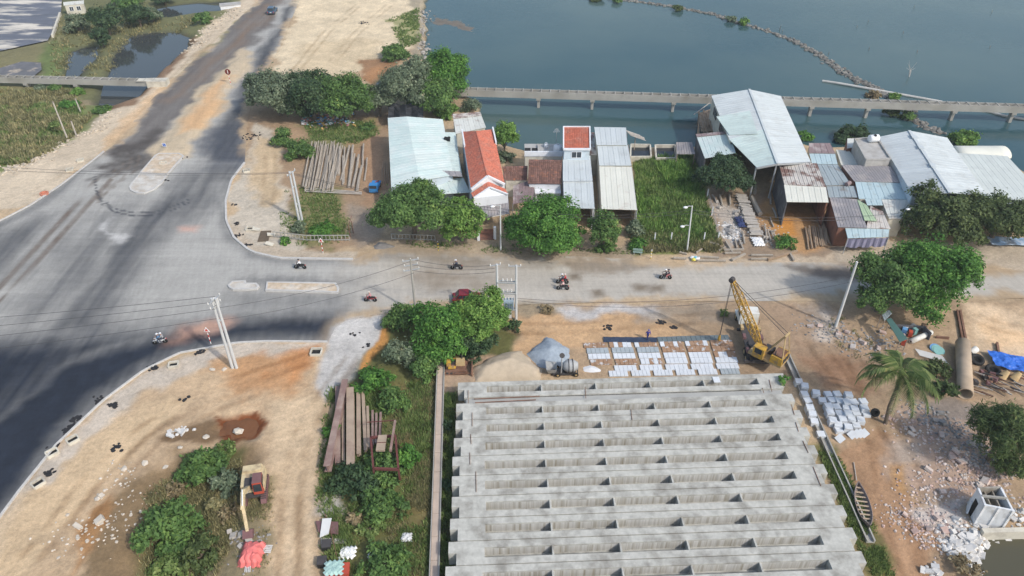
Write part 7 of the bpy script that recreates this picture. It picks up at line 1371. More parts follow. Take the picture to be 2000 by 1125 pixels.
# rubbish heap
t = thing('rubbish_heap', 'colourful rubbish heap under the trees behind the log stacks', 'rubbish', c2(570, 700), 0, None, True); RC = [M('junk_' + n_, c_, .7, .15, 2, .05) for n_, c_ in (('white', (.6, .6, .6)), ('blue', (.12, .28, .5)), ('ochre', (.5, .33, .12)), ('teal', (.2, .4, .38)), ('brown', (.25, .16, .1)), ('pink', (.5, .25, .25)))]
for k, mt in enumerate(RC):
    m = MB()
    for _ in range(34): p = c2(rs.uniform(415, 720), rs.gauss(695, 22)); m.box((p.x, p.y, fz(p) + rs.uniform(.05, .4)), (rs.uniform(.2, .8), rs.uniform(.15, .5), rs.uniform(.05, .3)), rs.uniform(0, 3), rs.uniform(-.6, .6), rs.uniform(-.6, .6))
    m.build('litter', mt, t)['kind'] = 'stuff'
for x, y, w_, mt in ((500, 715, 1.6, RC[2]), (430, 722, 1.2, RC[0]), (705, 630, 1.4, RC[0]), (585, 718, 1.5, RC[3])): p = c2(x, y); MB().box((p.x, p.y, fz(p) + .35), (w_, .9, .08), rs.uniform(0, 3), .3, .2).build('sheet', mt, t)
# timber yard
st = thing('plank_stack', 'long walkway-like stack of short crosswise planks in the timber yard', 'plank stack', c4(720, 780), 0, None, True)
for i in range(34):
    u = i / 33; p = c4(690 + 95 * u + rs.uniform(-5, 5), 700 + 235 * u, .3 + rs.uniform(0, .35)); MB().box((p.x, p.y, p.z), (rs.uniform(1.5, 2.1), .3, .12), R(-8 + rs.uniform(-8, 8)), rs.uniform(-.05, .05)).build('plank', M_WOODG, st)
for s in (-1, 1): a, b = c4(690 + s * 22, 700, .15), c4(785 + s * 24, 935, .15); MB().bar(a, b, .2, .35).build('bearer', M_WOOD, st)
for i, (x0, y0, x1, y1, r, l) in enumerate(((755, 715, 805, 815, .38, 'thickest pale log beside the plank stack'), (770, 625, 772, 690, .3, 'pale log in the shade of the workshop front'), (865, 690, 868, 755, .16, 'slim upright log near the rusty shed'), (880, 780, 900, 835, .16, 'short log leaning by the rusty shed front'), (830, 885, 842, 970, .16, 'log beside the orange sawdust, first of the row'), (850, 915, 868, 975, .14, 'log beside the orange sawdust, second of the row'), (870, 915, 895, 965, .14, 'log beside the orange sawdust, third of the row'), (865, 835, 885, 890, .12, 'thin log pointing at the orange sawdust'),
        (520, 700, 545, 740, .15, 'log under the dark tree at the yard fence'), (565, 700, 580, 760, .15, 'second log under the dark tree'), (622, 700, 628, 760, .16, 'third log under the dark tree'), (700, 920, 712, 990, .15, 'log at the foot of the plank stack'))): log(c4(x0, y0, r + .1), c4(x1, y1, r), r, r * 1.05, l, 'logs in the timber yard')
for i in range(12): x = 1075 + 11 * i + rs.uniform(-4, 4); log(c4(x, rs.uniform(880, 905), .35 + .1 * (i % 3)), c4(x + 18, rs.uniform(990, 1030), .12), .13, .15, 'crooked brown log in the stack against the brick wall', 'logs against the brick wall', M_LOGD)
for i, (x0, y0, x1, y1, w_, l) in enumerate(((590, 1028, 705, 1026, .28, 'squared pale beam on the street side trestle'), (638, 1088, 715, 1052, .3, 'squared yellow beam slanting at the street edge'), (600, 975, 640, 1040, .22, 'short beam end in the street side pile'), (655, 962, 668, 1015, .2, 'second short beam end in the street side pile'), (680, 965, 705, 1025, .2, 'third short beam end in the street side pile'), (595, 1046, 690, 1044, .25, 'beam lying under the pale trestle beam'), (750, 1058, 880, 1060, .25, 'grey beam lying by the round dark bush'), (850, 1085, 1025, 1035, .35, 'heavy brown beam slanting towards the workshop entrance'), (750, 1080, 850, 1082, .22, 'lower grey beam by the round dark bush'), (980, 1045, 1005, 1090, .28, 'short stub beam at the end of the heavy brown beam'),
        (290, 1075, 365, 1080, .25, 'weathered beam at the edge of the grassy plot'), (440, 1068, 560, 1075, .25, 'weathered beam beside the plastic bags'), (430, 1090, 600, 1092, .22, 'lower weathered beam beside the plastic bags'), (505, 985, 560, 1000, .3, 'squared log end before the rubble of the yard'), (325, 1040, 370, 1052, .2, 'curved log at the edge of the grassy plot'), (425, 1045, 460, 1020, .2, 'crooked log standing by the lamp'), (560, 1030, 600, 1010, .15, 'thin pale plank in the weeds'))):
    tag(MB().bar(c4(x0, y0, .25), c4(x1, y1, .2), w_, w_).build('beam', M_LOG if i not in (7,) else M_LOGD), l, 'beam', 'beams along the street edge')
rubble('pale rubble and offcuts beside the plank stack', [c4(590, 870), c4(640, 900), c4(660, 960), c4(590, 920)], 260, .2, M_RUBW, 15, 10, .7, M_RUBG)
rubble('timber scraps strewn over the yard', [c4(560, 780), c4(660, 800), c4(830, 900), c4(900, 930), c4(800, 980)], 160, .16, M_WOODG, 16, 16, 1.1, M_WOODG)
p = c4(685, 860, .25); t = thing('tarpaulin', 'crumpled dark blue tarpaulin beside the plank stack', 'tarpaulin', p)
def cloth(w_, l, amp, seed, n=12):
    V = [((i / n - .5) * w_ + .12 * math.sin(j * 1.7 + seed), (j / n - .5) * l + .12 * math.sin(i * 2.1 + seed), amp * 1.3 * float(fbm(np.array([i * .33 + seed * 5.1]), np.array([j * .33]), seed, 3)[0]) * (1 - max(abs(i / n * 2 - 1), abs(j / n * 2 - 1)) ** 4)) for j in range(n + 1) for i in range(n + 1)]
    return MB().add(V, [(j * (n + 1) + i, j * (n + 1) + i + 1, (j + 1) * (n + 1) + i + 1, (j + 1) * (n + 1) + i) for j in range(n) for i in range(n)])
cloth(1.2, 3.2, .35, 1).build('sheet', M('tarp_navy', (.035, .05, .13), .5, .2, 1, .1), t)
p = c4(790, 985); t = thing('white_sheeting', 'torn white sheeting at the street end of the plank stack', 'sheeting', (p.x, p.y, .2)); cloth(1.6, 2.4, .35, 4).build('sheet', M_SW, t)
p = c4(415, 1085); t = thing('rubbish_bags', 'pale blue, yellow and white plastic bags at the street edge', 'plastic bags', (p.x, p.y, fz(p)))
for x, c_, y in ((-.3, M_SW, .2), (.15, M('bag_blue', (.2, .5, .6), .5, .1, 2, .1), 0), (.4, M_SW, -.1), (-.25, M('bag_yellow', (.7, .6, .1), .5, .1, 2, .1), -.35)): MB().rock((x, y, .25), .45, rs, .8).build('bag', c_, t)
wp = thing('firewood_stack', 'tall stack of old boards leaning at the workshop back wall over the water', 'wood stack', c4(480, 270, -1), 0, None, True)
for i in range(26):
    x = 435 + rs.uniform(0, 85); y = 195 + rs.uniform(0, 120); a = c4(x, y, rs.uniform(.6, 2.2)); MB().bar(a, a + Vector((rs.uniform(-.6, .6), rs.uniform(-2.4, -1.2), -rs.uniform(.5, 1.8))), .25, .08).build('board', M_LOGD, wp)
for x, y in ((440, 230), (500, 210), (450, 310), (520, 300)): p = c4(x, y, .5); MB().tube([(p.x, p.y, -3.3), (p.x, p.y, 1.0)], .12, 6).build('pile', M_WOOD, wp)
MB().slab([c4(440, 215, .7), c4(515, 190, .7), c4(530, 320, .7), c4(455, 325, .7)], .15).build('platform', M_LOGD, wp); MB().bar(c4(410, 225, 1.2), c4(505, 155, 2.4), .15, .1).build('ramp', M_WOODG, wp)
# ================================================================== EAST JUNK
cp_a, cp_b = d2(1322, 700), d2(1338, 1052); t = thing('culvert_pipe', 'large tan concrete culvert pipe lying beside the palm', 'pipe', ((cp_a + cp_b) / 2).to_3d() * 1.0, 0, None, True)
m = MB(); n = 20; a_ = cp_a + Vector((0, 0, .8)); b_ = cp_b + Vector((0, 0, .8)); d = (b_ - a_).normalized(); sx_ = Vector((d.y, -d.x, 0)); V = []
for r in (.85, .7):
    for q in (a_, b_):
        for k in range(n): an_ = 2 * math.pi * k / n; V.append(q + sx_ * math.cos(an_) * r + Vector((0, 0, math.sin(an_) * r)))
m.add(V, [(k, (k + 1) % n, n + (k + 1) % n, n + k) for k in range(n)] + [(2 * n + k, 3 * n + k, 3 * n + (k + 1) % n, 2 * n + (k + 1) % n) for k in range(n)] + [(k, 2 * n + k, 2 * n + (k + 1) % n, (k + 1) % n) for k in range(n)] + [(n + k, n + (k + 1) % n, 3 * n + (k + 1) % n, 3 * n + k) for k in range(n)])
m.build('barrel', M('culvert_tan', (.42, .33, .24), .9, .15, .8, .1, col2=(.34, .28, .22), thr=.6), t, True)
def tyre(label, p, r, tilt=0):
    t = thing('tyre', label, 'tyre', (p.x, p.y, fz(p)), 0, 'old tyres by the culvert pipe'); M_ = Matrix.Translation((0, 0, .22 + abs(tilt) * r * .8)) @ Matrix.Rotation(tilt, 4, 'X')
    o = MB().lathe([(r * .55, -.14), (r * .9, -.2), (r, -.1), (r, .1), (r * .9, .2), (r * .55, .14), (r * .55, -.14)], 22, M_).build('casing', M_BLK, t, True)
tyre('large black tyre lying beside the white drum', d2(1430, 795), .85, .25); tyre('large black tyre on the scrap by the blue tarpaulin', d2(1540, 865), .9, .15); tyre('small tyre on the scrap iron heap', d2(1495, 915), .55, .3); tyre('thin tyre propped against the girder side slab stacks', d6(1208, 300), .5, 1.1)
t = thing('steel_drum', 'cream drum lying by the black tyre', 'drum', d2(1402, 738), R(25)); MB().lathe([(.4, -.5), (.42, -.48), (.42, .48), (.4, .5)], 16, Matrix.Translation((0, 0, .42)) @ Matrix.Rotation(R(70), 4, 'Y')).build('barrel', M_WHT, t, True); MB().lathe([(.08, .5), (.08, .53)], 8, Matrix.Translation((0, 0, .42)) @ Matrix.Rotation(R(70), 4, 'Y')).build('bung', M_IRON, t)
tb = thing('blue_tarpaulin', 'bright blue tarpaulin spread behind the scrap iron', 'tarpaulin', d2(1690, 830)); V = []; qa = [d2(1490, 735), d2(1800, 790), d2(1800, 895), d2(1560, 845)]
def cl2(q, n, amp, org):
    m = MB(); V = []
    for j in range(n + 1):
        for i in range(n + 1): p = q[0].lerp(q[1], i / n).lerp(q[3].lerp(q[2], i / n), j / n) - org; V.append((p.x, p.y, .1 + amp * float(fbm(np.array([p.x * 1.1]), np.array([p.y * 1.1]), 7, 4)[0]) * 1.2))
    return m.add(V, [(j * (n + 1) + i, j * (n + 1) + i + 1, (j + 1) * (n + 1) + i + 1, (j + 1) * (n + 1) + i) for j in range(n) for i in range(n)])
cl2(qa, 30, .6, tb.location).build('sheet', M('tarp_blue', (.03, .14, .55), .45, .15, 1, .1), tb)
t = thing('blue_tarpaulin', 'blue and white sheeting at the foot of the olive trees', 'tarpaulin', P(1960, 475)); cl2([P(1925, 465), P(2030, 468), P(2030, 484), P(1935, 482)], 10, .4, t.location).build('sheet', M('tarp_pale_blue', (.25, .38, .55), .6, .2, 1, .1, col2=(.6, .62, .64), thr=.55), t)
for l, x0, y0, x1, y1 in (('rusty steel channel lying on the sand, stall side of a pair', 1296, 450, 1332, 648), ('rusty steel channel lying on the sand, tarpaulin side of a pair', 1316, 450, 1354, 646), ('short rusty bar on the pale sand', 1568, 672, 1582, 750), ('rusty plate bar near the skip', 1150, 632, 1240, 640)): a, b = d2(x0, y0), d2(x1, y1); o = ibeam(None, a + Vector((0, 0, .15)), b + Vector((0, 0, .15)), .25, .3, M_RUST, 'steel_channel'); tag(o, l, 'steel channel', 'channels lying on the sand')
t = thing('scrap_heap', 'heap of scrap iron bars and frames between the culvert pipe and the tyres', 'scrap heap', d2(1480, 940), 0, None, True)
for i in range(36):
    p = d2(rs.uniform(1380, 1700), rs.uniform(860, 1010)); a = rs.uniform(-1.2, -.5); l = rs.uniform(.8, 2.4); MB().bar(p + Vector((0, 0, .1 + rs.uniform(0, .3))), p + Vector((math.cos(a) * l, math.sin(a) * l, .1 + rs.uniform(0, .5))), rs.uniform(.06, .16)).build('scrap_bar', rs.choice((M_RUST, M_IRON, M_WOODG)), t)
for i in range(10): p = d2(rs.uniform(1400, 1560), rs.uniform(870, 960)); MB().box((p.x, p.y, .3), (rs.uniform(.4, .9), rs.uniform(.3, .6), rs.uniform(.2, .6)), rs.uniform(0, 3), .2, .2).build('scrap_part', rs.choice((M_RUST, M_IRON, M_PURP)), t)
for l, x, y in (('tapering yellowish steel cone beside the blue tarpaulin, pipe side', 1602, 905), ('tapering yellowish steel cone beside the blue tarpaulin, sand side', 1684, 915)): t = thing('steel_cone', l, 'cone', d2(x, y)); MB().lathe([(.6, 0), (.55, .1), (.25, 1.1), (.18, 1.15)], 12, Matrix.Rotation(R(25), 4, 'Y')).build('shell', M_TAN, t, True); MB().lathe([(.1, 1.1), (.1, 1.35)], 8, Matrix.Rotation(R(25), 4, 'Y')).build('neck', M_RUST, t)
sk = thing('junk_stall', 'roadside stall of dark green sheets full of junk under the large tree', 'stall', d2(900, 600), 0, None, True); M_DG = M('dark_green_sheet', (.06, .13, .12), .6, .12, 1, .05)
q = [d2(812, 505, 2.2), d2(845, 495, 2.2), d2(960, 640, 2.0), d2(905, 660, 2.0)]; MB().slab(q, .06).build('roof_sheet', M_DG, sk); q2 = [d2(782, 470, 2.3), d2(830, 440, 2.3), d2(850, 465, 2.2), d2(800, 515, 2.2)]; panel(sk, *q2, MR['teal'], .4, .05)
for p in (q[1], q[2], q[3], q2[0], q2[1]): MB().tube([(p.x, p.y, -.1), (p.x, p.y, p.z - .03)], .06, 6).build('post', M_WOOD, sk)
wall(sk, d2(1075, 550, 1.2), d2(1125, 600, 1.2), M_DARKW, -.1, .08, 0); wall(sk, d2(880, 540, 1.0), d2(1075, 550, 1.0), M_DARKW, -.1, .08, 0)
for x, y, c_ in ((940, 585, RC[0]), (970, 620, M_REDP), (930, 600, RC[1]), (1030, 590, M_IRON), (1060, 580, RC[4]), (990, 575, RC[0]), (1000, 605, RC[3]), (925, 680, M_REDP)): p = d2(x, y); MB().box((p.x, p.y, .45), (rs.uniform(.4, .8), rs.uniform(.4, .7), rs.uniform(.4, 1.0)), rs.uniform(0, 3)).build('junk_box', c_, sk)
t = thing('sheet_roll', 'long white roll lying beside the junk stall', 'roll', d2(1045, 640), R(28)); MB().tube([(-1.9, 0, .35), (1.9, 0, .35)], .35, 12).build('roll', M_WHT, t, True); MB().tube([(-1.92, 0, .35), (-1.9, 0, .35), (1.92, 0, .35)], .12, 8).build('core', M_DARK, t)
t = thing('pipe_bundle', 'bundle of pale plastic pipes and a blue hose behind the palm', 'pipes', d2(1150, 730), 0, None, True)
for i in range(6): MB().tube([d2(1010 + i * 6, 710 + i * 8, .15 + .05 * i), d2(1200 + i * 8, 760 + i * 10, .12)], .07, 6).build('pipe', M_PORC, t)
for i in range(3): p = d2(1150 + i * 12, 705 + i * 8, .15); MB().lathe([(.6, -.05), (.7, -.05), (.7, .05), (.6, .05)], 16, Matrix.Translation(p) @ Matrix.Rotation(.3, 4, 'X')).build('hose_coil', RC[3] if i else RC[1], t)
# ================================================================== SOUTH SCRAPS
t = thing('scrap_boards', 'pale board and brown planks dumped beside the dirt track', 'boards', d4(625, 880), 0, None, True); MB().slab([d4(608, 828, .5), d4(656, 825, .55), d4(640, 905, .4), d4(594, 925, .4)], .1).build('pale_board', M_PORC, t)
for i in range(8): MB().bar(d4(575 + 2 * i, 845 + i * 7, .2), d4(690, 850 + i * 8, .25), .18, .08).build('plank', M_PURP, t)
for i in range(4): MB().bar(d4(600, 930 + 8 * i, .15), d4(735, 938 + 6 * i, .15), .14, .06).build('lath', M_WOODG, t)
for l, x, y in (('black crate beside the pale board on the dirt track', 632, 975), ('black crate beside the mint sheeting', 610, 1062)): p = d4(x, y); t = thing('crate', l, 'crate', (p.x, p.y, fz(p)), R(8)); MB().box((0, 0, .3), (.85, .85, .6)).build('box', M_BLK, t); MB().box((0, 0, .62), (.9, .9, .06)).build('lid', M_IRON, t)
tag(MB().tube([d4(622, 805, .4), d4(660, 930, .3), d4(690, 1062, .2)], .05, 6).build('bent_rod', M_RUST), 'long rusty rod lying over the boards beside the track', 'rod')
for l, x, y, w_, h_, mt, sd_n in (('crumpled white cloth on the weeds beside the crates', 740, 1008, 1.5, 1.3, M_SW, 3), ('white and pink litter on the weeds by the drain', 1045, 930, 1.0, .9, RC[0], 6), ('grey plastic on the weeds below the thicket', 875, 1015, 1.0, .9, M_PORC, 9)):
    p = d4(x, y); t = thing('cloth', l, 'cloth', (p.x, p.y, fz(p) + .15)); cloth(w_, h_, .35, sd_n).build('sheet', mt, t)
p = d4(690, 1105); t = thing('covered_handcart', 'handcart under mint sheeting beside the black crate', 'handcart', (p.x, p.y, fz(p)), R(5)); MB().box((0, -.1, .55), (2.2, 1.2, .4)).build('body', M_REDP, t); m = cloth(1.7, 1.5, .2, 8); m.v = [(x - .3, y, z + .78) for x, y, z in m.v]; m.build('cover', M('mint_sheet', (.36, .52, .48), .6, .1, 1, .05), t)
for s in (-.65, .65): wheel(t, (0, s, .35), .35, .1, (0, 1, 0))
p = d4(245, 1015); t = thing('covered_pile', 'pile under a pink red tarpaulin beside the excavator bucket', 'tarpaulin pile', (p.x, p.y, fz(p)), 0)
m = MB(); n = 12; V = []
for j in range(n + 1):
    for i in range(n + 1):
        u, v = i / n * 2 - 1, j / n * 2 - 1; e = max(abs(u), abs(v)); V.append((u * 1.05 + .1 * math.sin(j * 2), v * 1.35 + .1 * math.sin(i * 2), .95 * (1 - e ** 3) + .12 * random.random() * (1 - e) + .05))
m.add(V, [(j * (n + 1) + i, j * (n + 1) + i + 1, (j + 1) * (n + 1) + i + 1, (j + 1) * (n + 1) + i) for j in range(n) for i in range(n)]).build('tarpaulin', M('tarp_pink', (.62, .16, .15), .6, .1, 1.5, .1), t)
for i in range(5): MB().box((1.25, .2 + .18 * i, .12), (.9, .1, .1)).build('slat', M_PORC, t)
for i in range(4): MB().box((-.2 + .15 * i, -1.55, .1), (.08, .6, .1), .2).build('slat', M_PORC, t)
rubble('grey stones and laths by the excavator bucket', [d4(190, 890), d4(160, 930), d4(300, 940), d4(200, 1090)], 90, .14, M_RUBG, 18, 6, .7, M_WOODG)
hut = house('field_hut', 'small grey hut with dark windows at the far edge of the salt pan', 'hut', c1(420, 60, -1)); q = [c1(365, 12, 2.0), c1(485, 2, 2.0), c1(485, 22, 1.6), c1(368, 32, 1.6)]; panel(hut, *q, MR['pale'], .6, .05); ring(hut, q, M_CREAMW, zb=-1.6)
wv = inset(q, .3); window(hut, wv[3].lerp(wv[2], .2) + Vector((0, -.1, 0)), wv[3].lerp(wv[2], .42) + Vector((0, -.1, 0)), 0, 1.1); window(hut, wv[3].lerp(wv[2], .6) + Vector((0, -.1, 0)), wv[3].lerp(wv[2], .82) + Vector((0, -.1, 0)), 0, 1.1)
t = thing('boundary_wall', 'pale broken wall between the salt pan and the tree bank', 'wall', c1(320, 150, -1), 0, None, True); wall(t, c1(300, 200, -.3), c1(345, 70, -.3), M_CREAMW, -1.8, .5, 0)
hut = house('white_block', 'small white concrete block beside the reed pond', 'block', c1(1335, 40)); p = c1(1335, 45, -.5); MB().box((p.x, p.y, -.6), (5.5, 2.6, 2.2), R(20)).build('body', M_WHITEW, hut); MB().box((p.x, p.y, .55), (5.8, 2.9, .15), R(20)).build('cap_slab', M_CONC, hut)
# ================================================================== VEHICLES
def car(name, label, loc, rot, paint, L_, W_, H_, suv=True, cat='car'):
    t = thing(name, label, cat, loc, rot); h0, hb, ht = .35, H_ * .56, H_; x0, x1 = -L_ / 2, L_ / 2
    body = [(x0, h0 + .1), (x0 + .05, hb - .05), (x0 + .1, hb), (x1 - (1.2 if suv else 1.0), hb), (x1 - .15, hb - .18), (x1, hb - .35), (x1, h0), (x0 + .1, h0)]
    def ex(poly, w0, w1=None):
        w1 = w1 or [w0] * len(poly); n = len(poly); m = MB(); m.add([(x, -w / 2, z) for (x, z), w in zip(poly, w1)] + [(x, w / 2, z) for (x, z), w in zip(poly, w1)], [tuple(range(n)), tuple(range(2 * n - 1, n - 1, -1))] + [(i, n + i, n + (i + 1) % n, (i + 1) % n) for i in range(n)]); return m
    ex(body, W_).build('body', paint, t)
    xa, xb = (x0 + .15, x1 - 1.55) if suv else (x0 + .35, x1 - 1.1); cabp = [(xa - .02, hb - .02), (xa + .12 if suv else xa + .5, ht), (xb - .75, ht), (xb, hb - .02)]
    cb = ex(cabp, W_, [W_ * .97, W_ * .84, W_ * .84, W_ * .97]).build('cabin', paint, t)
    for s in (-1, 1):
        for u0, u1 in ((.08, .36), (.40, .66), (.69, .9)):
            def pt(u, v): xl = cabp[0][0] + (cabp[1][0] - cabp[0][0]) * v; xr = cabp[3][0] + (cabp[2][0] - cabp[3][0]) * v; return (xl + (xr - xl) * u, s * (W_ * (.97 - .13 * v) / 2 + .012), hb + (ht - hb) * v)
            MB().add([pt(u0, .15), pt(u1, .15), pt(u1, .85), pt(u0, .85)], [(0, 1, 2, 3) if s < 0 else (3, 2, 1, 0)]).build('side_window', M_GLASS, cb)
    w_ = W_ * .8 / 2
    for (xl, zl), (xh, zh), e, nm in ((cabp[3], cabp[2], 1, 'windscreen'), (cabp[0], cabp[1], -1, 'rear_window')): f = lambda v: (xl + (xh - xl) * v + e * .02, zl + (zh - zl) * v + .02); MB().add([(f(.12)[0], -w_, f(.12)[1]), (f(.12)[0], w_, f(.12)[1]), (f(.88)[0], w_ * .92, f(.88)[1]), (f(.88)[0], -w_ * .92, f(.88)[1])], [(0, 1, 2, 3) if e > 0 else (3, 2, 1, 0)]).build(nm, M_GLASS, cb)
    for x in (x0 + L_ * .2, x1 - L_ * .19):
        for s in (-1, 1): wheel(t, (x, s * (W_ / 2 - .08), .36), .36, .24, (0, 1, 0))
    for s in (-1, 1): MB().box((x1 + .005, s * W_ * .36, hb - .42), (.06, .3, .16)).build('headlight', M_PORC, t); MB().box((x0 - .0, s * W_ * .42, hb - .2), (.08, .14, .35)).build('tail_light', M_RED, t)
    MB().box((x1 + .04, 0, h0 + .12), (.16, W_ * .96, .2)).build('bumper', M_IRON, t); MB().box((x0 - .02, 0, h0 + .15), (.16, W_ * .96, .2)).build('bumper', M_IRON, t); MB().box((x0 - .06, 0, hb - .3), (.03, .45, .14)).build('number_plate', M_SW, t)
    if suv:
        for s in (-1, 1): MB().bar((xa + .4, s * W_ * .36, ht + .05), (xb - .9, s * W_ * .36, ht + .05), .06, .06).build('roof_rail', M_STEEL, t)
    return t
M_BLUCAR = M('metal_blue_paint', (.045, .11, .19), .3, .05, .5, 0, metal=.3, spec=.6); M_REDCAR = M('dark_red_paint', (.20, .018, .025), .3, .05, .5, 0, spec=.6)
car('sport_utility_car', 'steel blue off-road estate car driving up the causeway', G(533, 25), A3_ + .1, M_BLUCAR, 4.6, 1.85, 1.85)
car('hatchback_car', 'dark red car half hidden behind the yellow green tree', G(913, 587), R(4), M_REDCAR, 3.9, 1.65, 1.5, False)
p = c2(838, 1098); t = thing('mini_truck', 'small blue flatbed truck behind the log stacks', 'truck', (p.x, p.y, fz(p)), R(-92)); M_TB = M('truck_blue', (.04, .22, .5), .5, .1, 1, .02); MB().box((.9, 0, 1.0), (1.1, 1.5, 1.3), 0, 0, 0, .9).build('cab', M_TB, t); MB().box((1.42, 0, 1.3), (.05, 1.2, .5), 0, R(-5)).build('windscreen', M_GLASS, t); MB().box((-.7, 0, .75), (2.2, 1.5, .2)).build('bed', M_TB, t); MB().bar((-1.6, .4, .95), (.2, .2, 1.6), .12).build('boom', M_REDP, t)
for x in (.9, -1.1):
    for s in (-.65, .65): wheel(t, (x, s, .35), .35, .2, (0, 1, 0))
# people -----------------------------------------------------------
def body(mesh_name, joints, links, mats):
    """one continuous skinned figure; joints: (x,y,z,radius,material)"""
    me = bpy.data.meshes.new('skeleton'); me.from_pydata([j[:3] for j in joints], links, []); o = bpy.data.objects.new('skeleton', me); COL.objects.link(o)
    md = o.modifiers.new('skin', 'SKIN'); md.use_smooth_shade = True
    for i, j in enumerate(joints): sv = me.skin_vertices[0].data[i]; sv.radius = (j[3], j[3]); sv.use_root = (i == 0)
    sb = o.modifiers.new('sub', 'SUBSURF'); sb.levels = 1; sb.render_levels = 1
    dg = bpy.context.evaluated_depsgraph_get(); out = bpy.data.meshes.new_from_object(o.evaluated_get(dg)); out.name = mesh_name
    bpy.data.objects.remove(o); bpy.data.meshes.remove(me)
    out.materials.clear(); [out.materials.append(m) for m in mats]; J = np.array([j[:3] for j in joints])
    for f in out.polygons: f.material_index = joints[int(np.argmin(((J - np.array(f.center)) ** 2).sum(1)))][4]; f.use_smooth = True
    return out
def fingers(m, hand, fwd, side, up):
    for i in range(4): a = hand + fwd * .03 + side * (.03 * i - .045); m.tube([a, a + fwd * (.05 + .012 * (i in (1, 2))) - up * .01, a + fwd * .06 - up * .045], [.011, .010, .008], 5)
    a = hand + side * .05; m.tube([a, a + side * .03 + fwd * .03, a + side * .02 + fwd * .06 - up * .02], [.013, .011, .009], 5)
SKIN = M('skin', (.38, .22, .15), .6, .05, 2, 0); HAIR = M('hair', (.015, .012, .01), .6, .1, 2, 0)
def cl_(c): return M('cloth_%02d%02d%02d' % tuple(int(x * 99) for x in c), c, .9, .12, 3, .05)
def person(label, loc, rot, pose, shirt, pants, helmet=None, sleeves=True, group=None, shoes=(.03, .03, .03)):
    S, Pn, K, Sh = 1, 2, 0, 3
    if pose == 'ride': J = [(-.16, 0, .86, .15, Pn), (-.1, 0, 1.05, .15, S), (-.02, 0, 1.28, .16, S), (.03, 0, 1.42, .06, K), (.07, 0, 1.55, .10, K), (.08, 0, 1.66, .085, K)]; arms = lambda s: [(0, s * .2, 1.34, .07, S), (.16, s * .27, 1.1, .05, S if sleeves else K), (.42, s * .26, 1.04, .035, K), (.5, s * .25, 1.03, .035, K)]; legs = lambda s: [(-.1, s * .11, .84, .105, Pn), (.26, s * .19, .74, .075, Pn), (.1, s * .2, .36, .05, Pn), (.14, s * .2, .3, .045, Sh), (.27, s * .2, .27, .035, Sh)]
    elif pose == 'pillion': J = [(-.5, 0, .9, .15, Pn), (-.46, 0, 1.08, .15, S), (-.4, 0, 1.3, .15, S), (-.37, 0, 1.44, .06, K), (-.34, 0, 1.57, .10, K), (-.33, 0, 1.68, .085, K)]; arms = lambda s: [(-.38, s * .19, 1.36, .065, S), (-.24, s * .25, 1.12, .045, S if sleeves else K), (-.1, s * .18, 1.05, .035, K), (-.05, s * .16, 1.04, .033, K)]; legs = lambda s: [(-.44, s * .12, .87, .1, Pn), (-.06, s * .24, .76, .07, Pn), (-.22, s * .26, .42, .05, Pn), (-.18, s * .26, .36, .045, Sh), (-.06, s * .26, .33, .035, Sh)]
    else: J = [(0, 0, .92, .14, Pn), (.02, 0, 1.1, .145, S), (.06, 0, 1.34, .16, S), (.09, 0, 1.47, .06, K), (.11, 0, 1.58, .10, K), (.12, 0, 1.69, .085, K)]; arms = lambda s: [(.06, s * .2, 1.4, .07, S), (.04 + .12 * s, s * .26, 1.14, .05, S), (.12 + .16 * s, s * .27, .9, .035, K), (.14 + .17 * s, s * .27, .84, .035, K)]; legs = lambda s: [(0, s * .1, .88, .1, Pn), (.1 - .16 * s, s * .1, .5, .07, Pn), (.02 - .24 * s, s * .1, .1, .05, Pn), (.04 - .24 * s, s * .1, .06, .045, Sh), (.16 - .24 * s, s * .1, .04, .035, Sh)]
    L_ = [(0, 1), (1, 2), (2, 3), (3, 4), (4, 5)]; 
    for s in (-1, 1):
        k = len(J); J += arms(s); L_ += [(2, k), (k, k + 1), (k + 1, k + 2), (k + 2, k + 3)]; k = len(J); J += legs(s); L_ += [(0, k), (k, k + 1), (k + 1, k + 2), (k + 2, k + 3), (k + 3, k + 4)]
    me = body('person', J, L_, [SKIN, cl_(shirt), cl_(pants), cl_(shoes)]); m = MB(); hd = Vector(J[4][:3])
    for s in (0, 1): h_ = Vector(J[6 + 9 * s + 3][:3]); e_ = Vector(J[6 + 9 * s + 1][:3]); fw = (h_ - e_).normalized(); fingers(m, h_, fw, Vector((0, 1 if s == 0 else -1, 0)), Vector((0, 0, 1)))
    m.box(hd + Vector((.105, 0, .02)), (.04, .025, .04)); [m.box(hd + Vector((.0, s * .1, .02)), (.04, .025, .06)) for s in (-1, 1)]; m.box(hd + Vector((.098, 0, -.035)), (.012, .045, .012)); [m.box(hd + Vector((.095, s * .035, .05)), (.015, .025, .014)) for s in (-1, 1)]
    bmx = bmesh.new(); bmx.from_mesh(me); tm = m.mesh('extra', SKIN); bmx.from_mesh(tm); bmx.to_mesh(me); bmx.free(); bpy.data.meshes.remove(tm)
    t = thing('person', label, 'person', loc, rot, group); link('figure', me, t)
    c = hd + Vector((-.005, 0, .07)); prof = [(.128 * math.cos(a), .128 * math.sin(a)) for a in np.linspace(-.25, 1.5, 7)]
    MB().lathe(prof, 14, Matrix.Translation(c) @ Matrix.Diagonal((1.1, .95, 1.0, 1))).build('helmet' if helmet else 'hair', cl_(helmet) if helmet else HAIR, t, True)
    if helmet: MB().box(c + Vector((.14, 0, .01)), (.08, .16, .02)).build('peak', cl_(helmet), t)
    return t
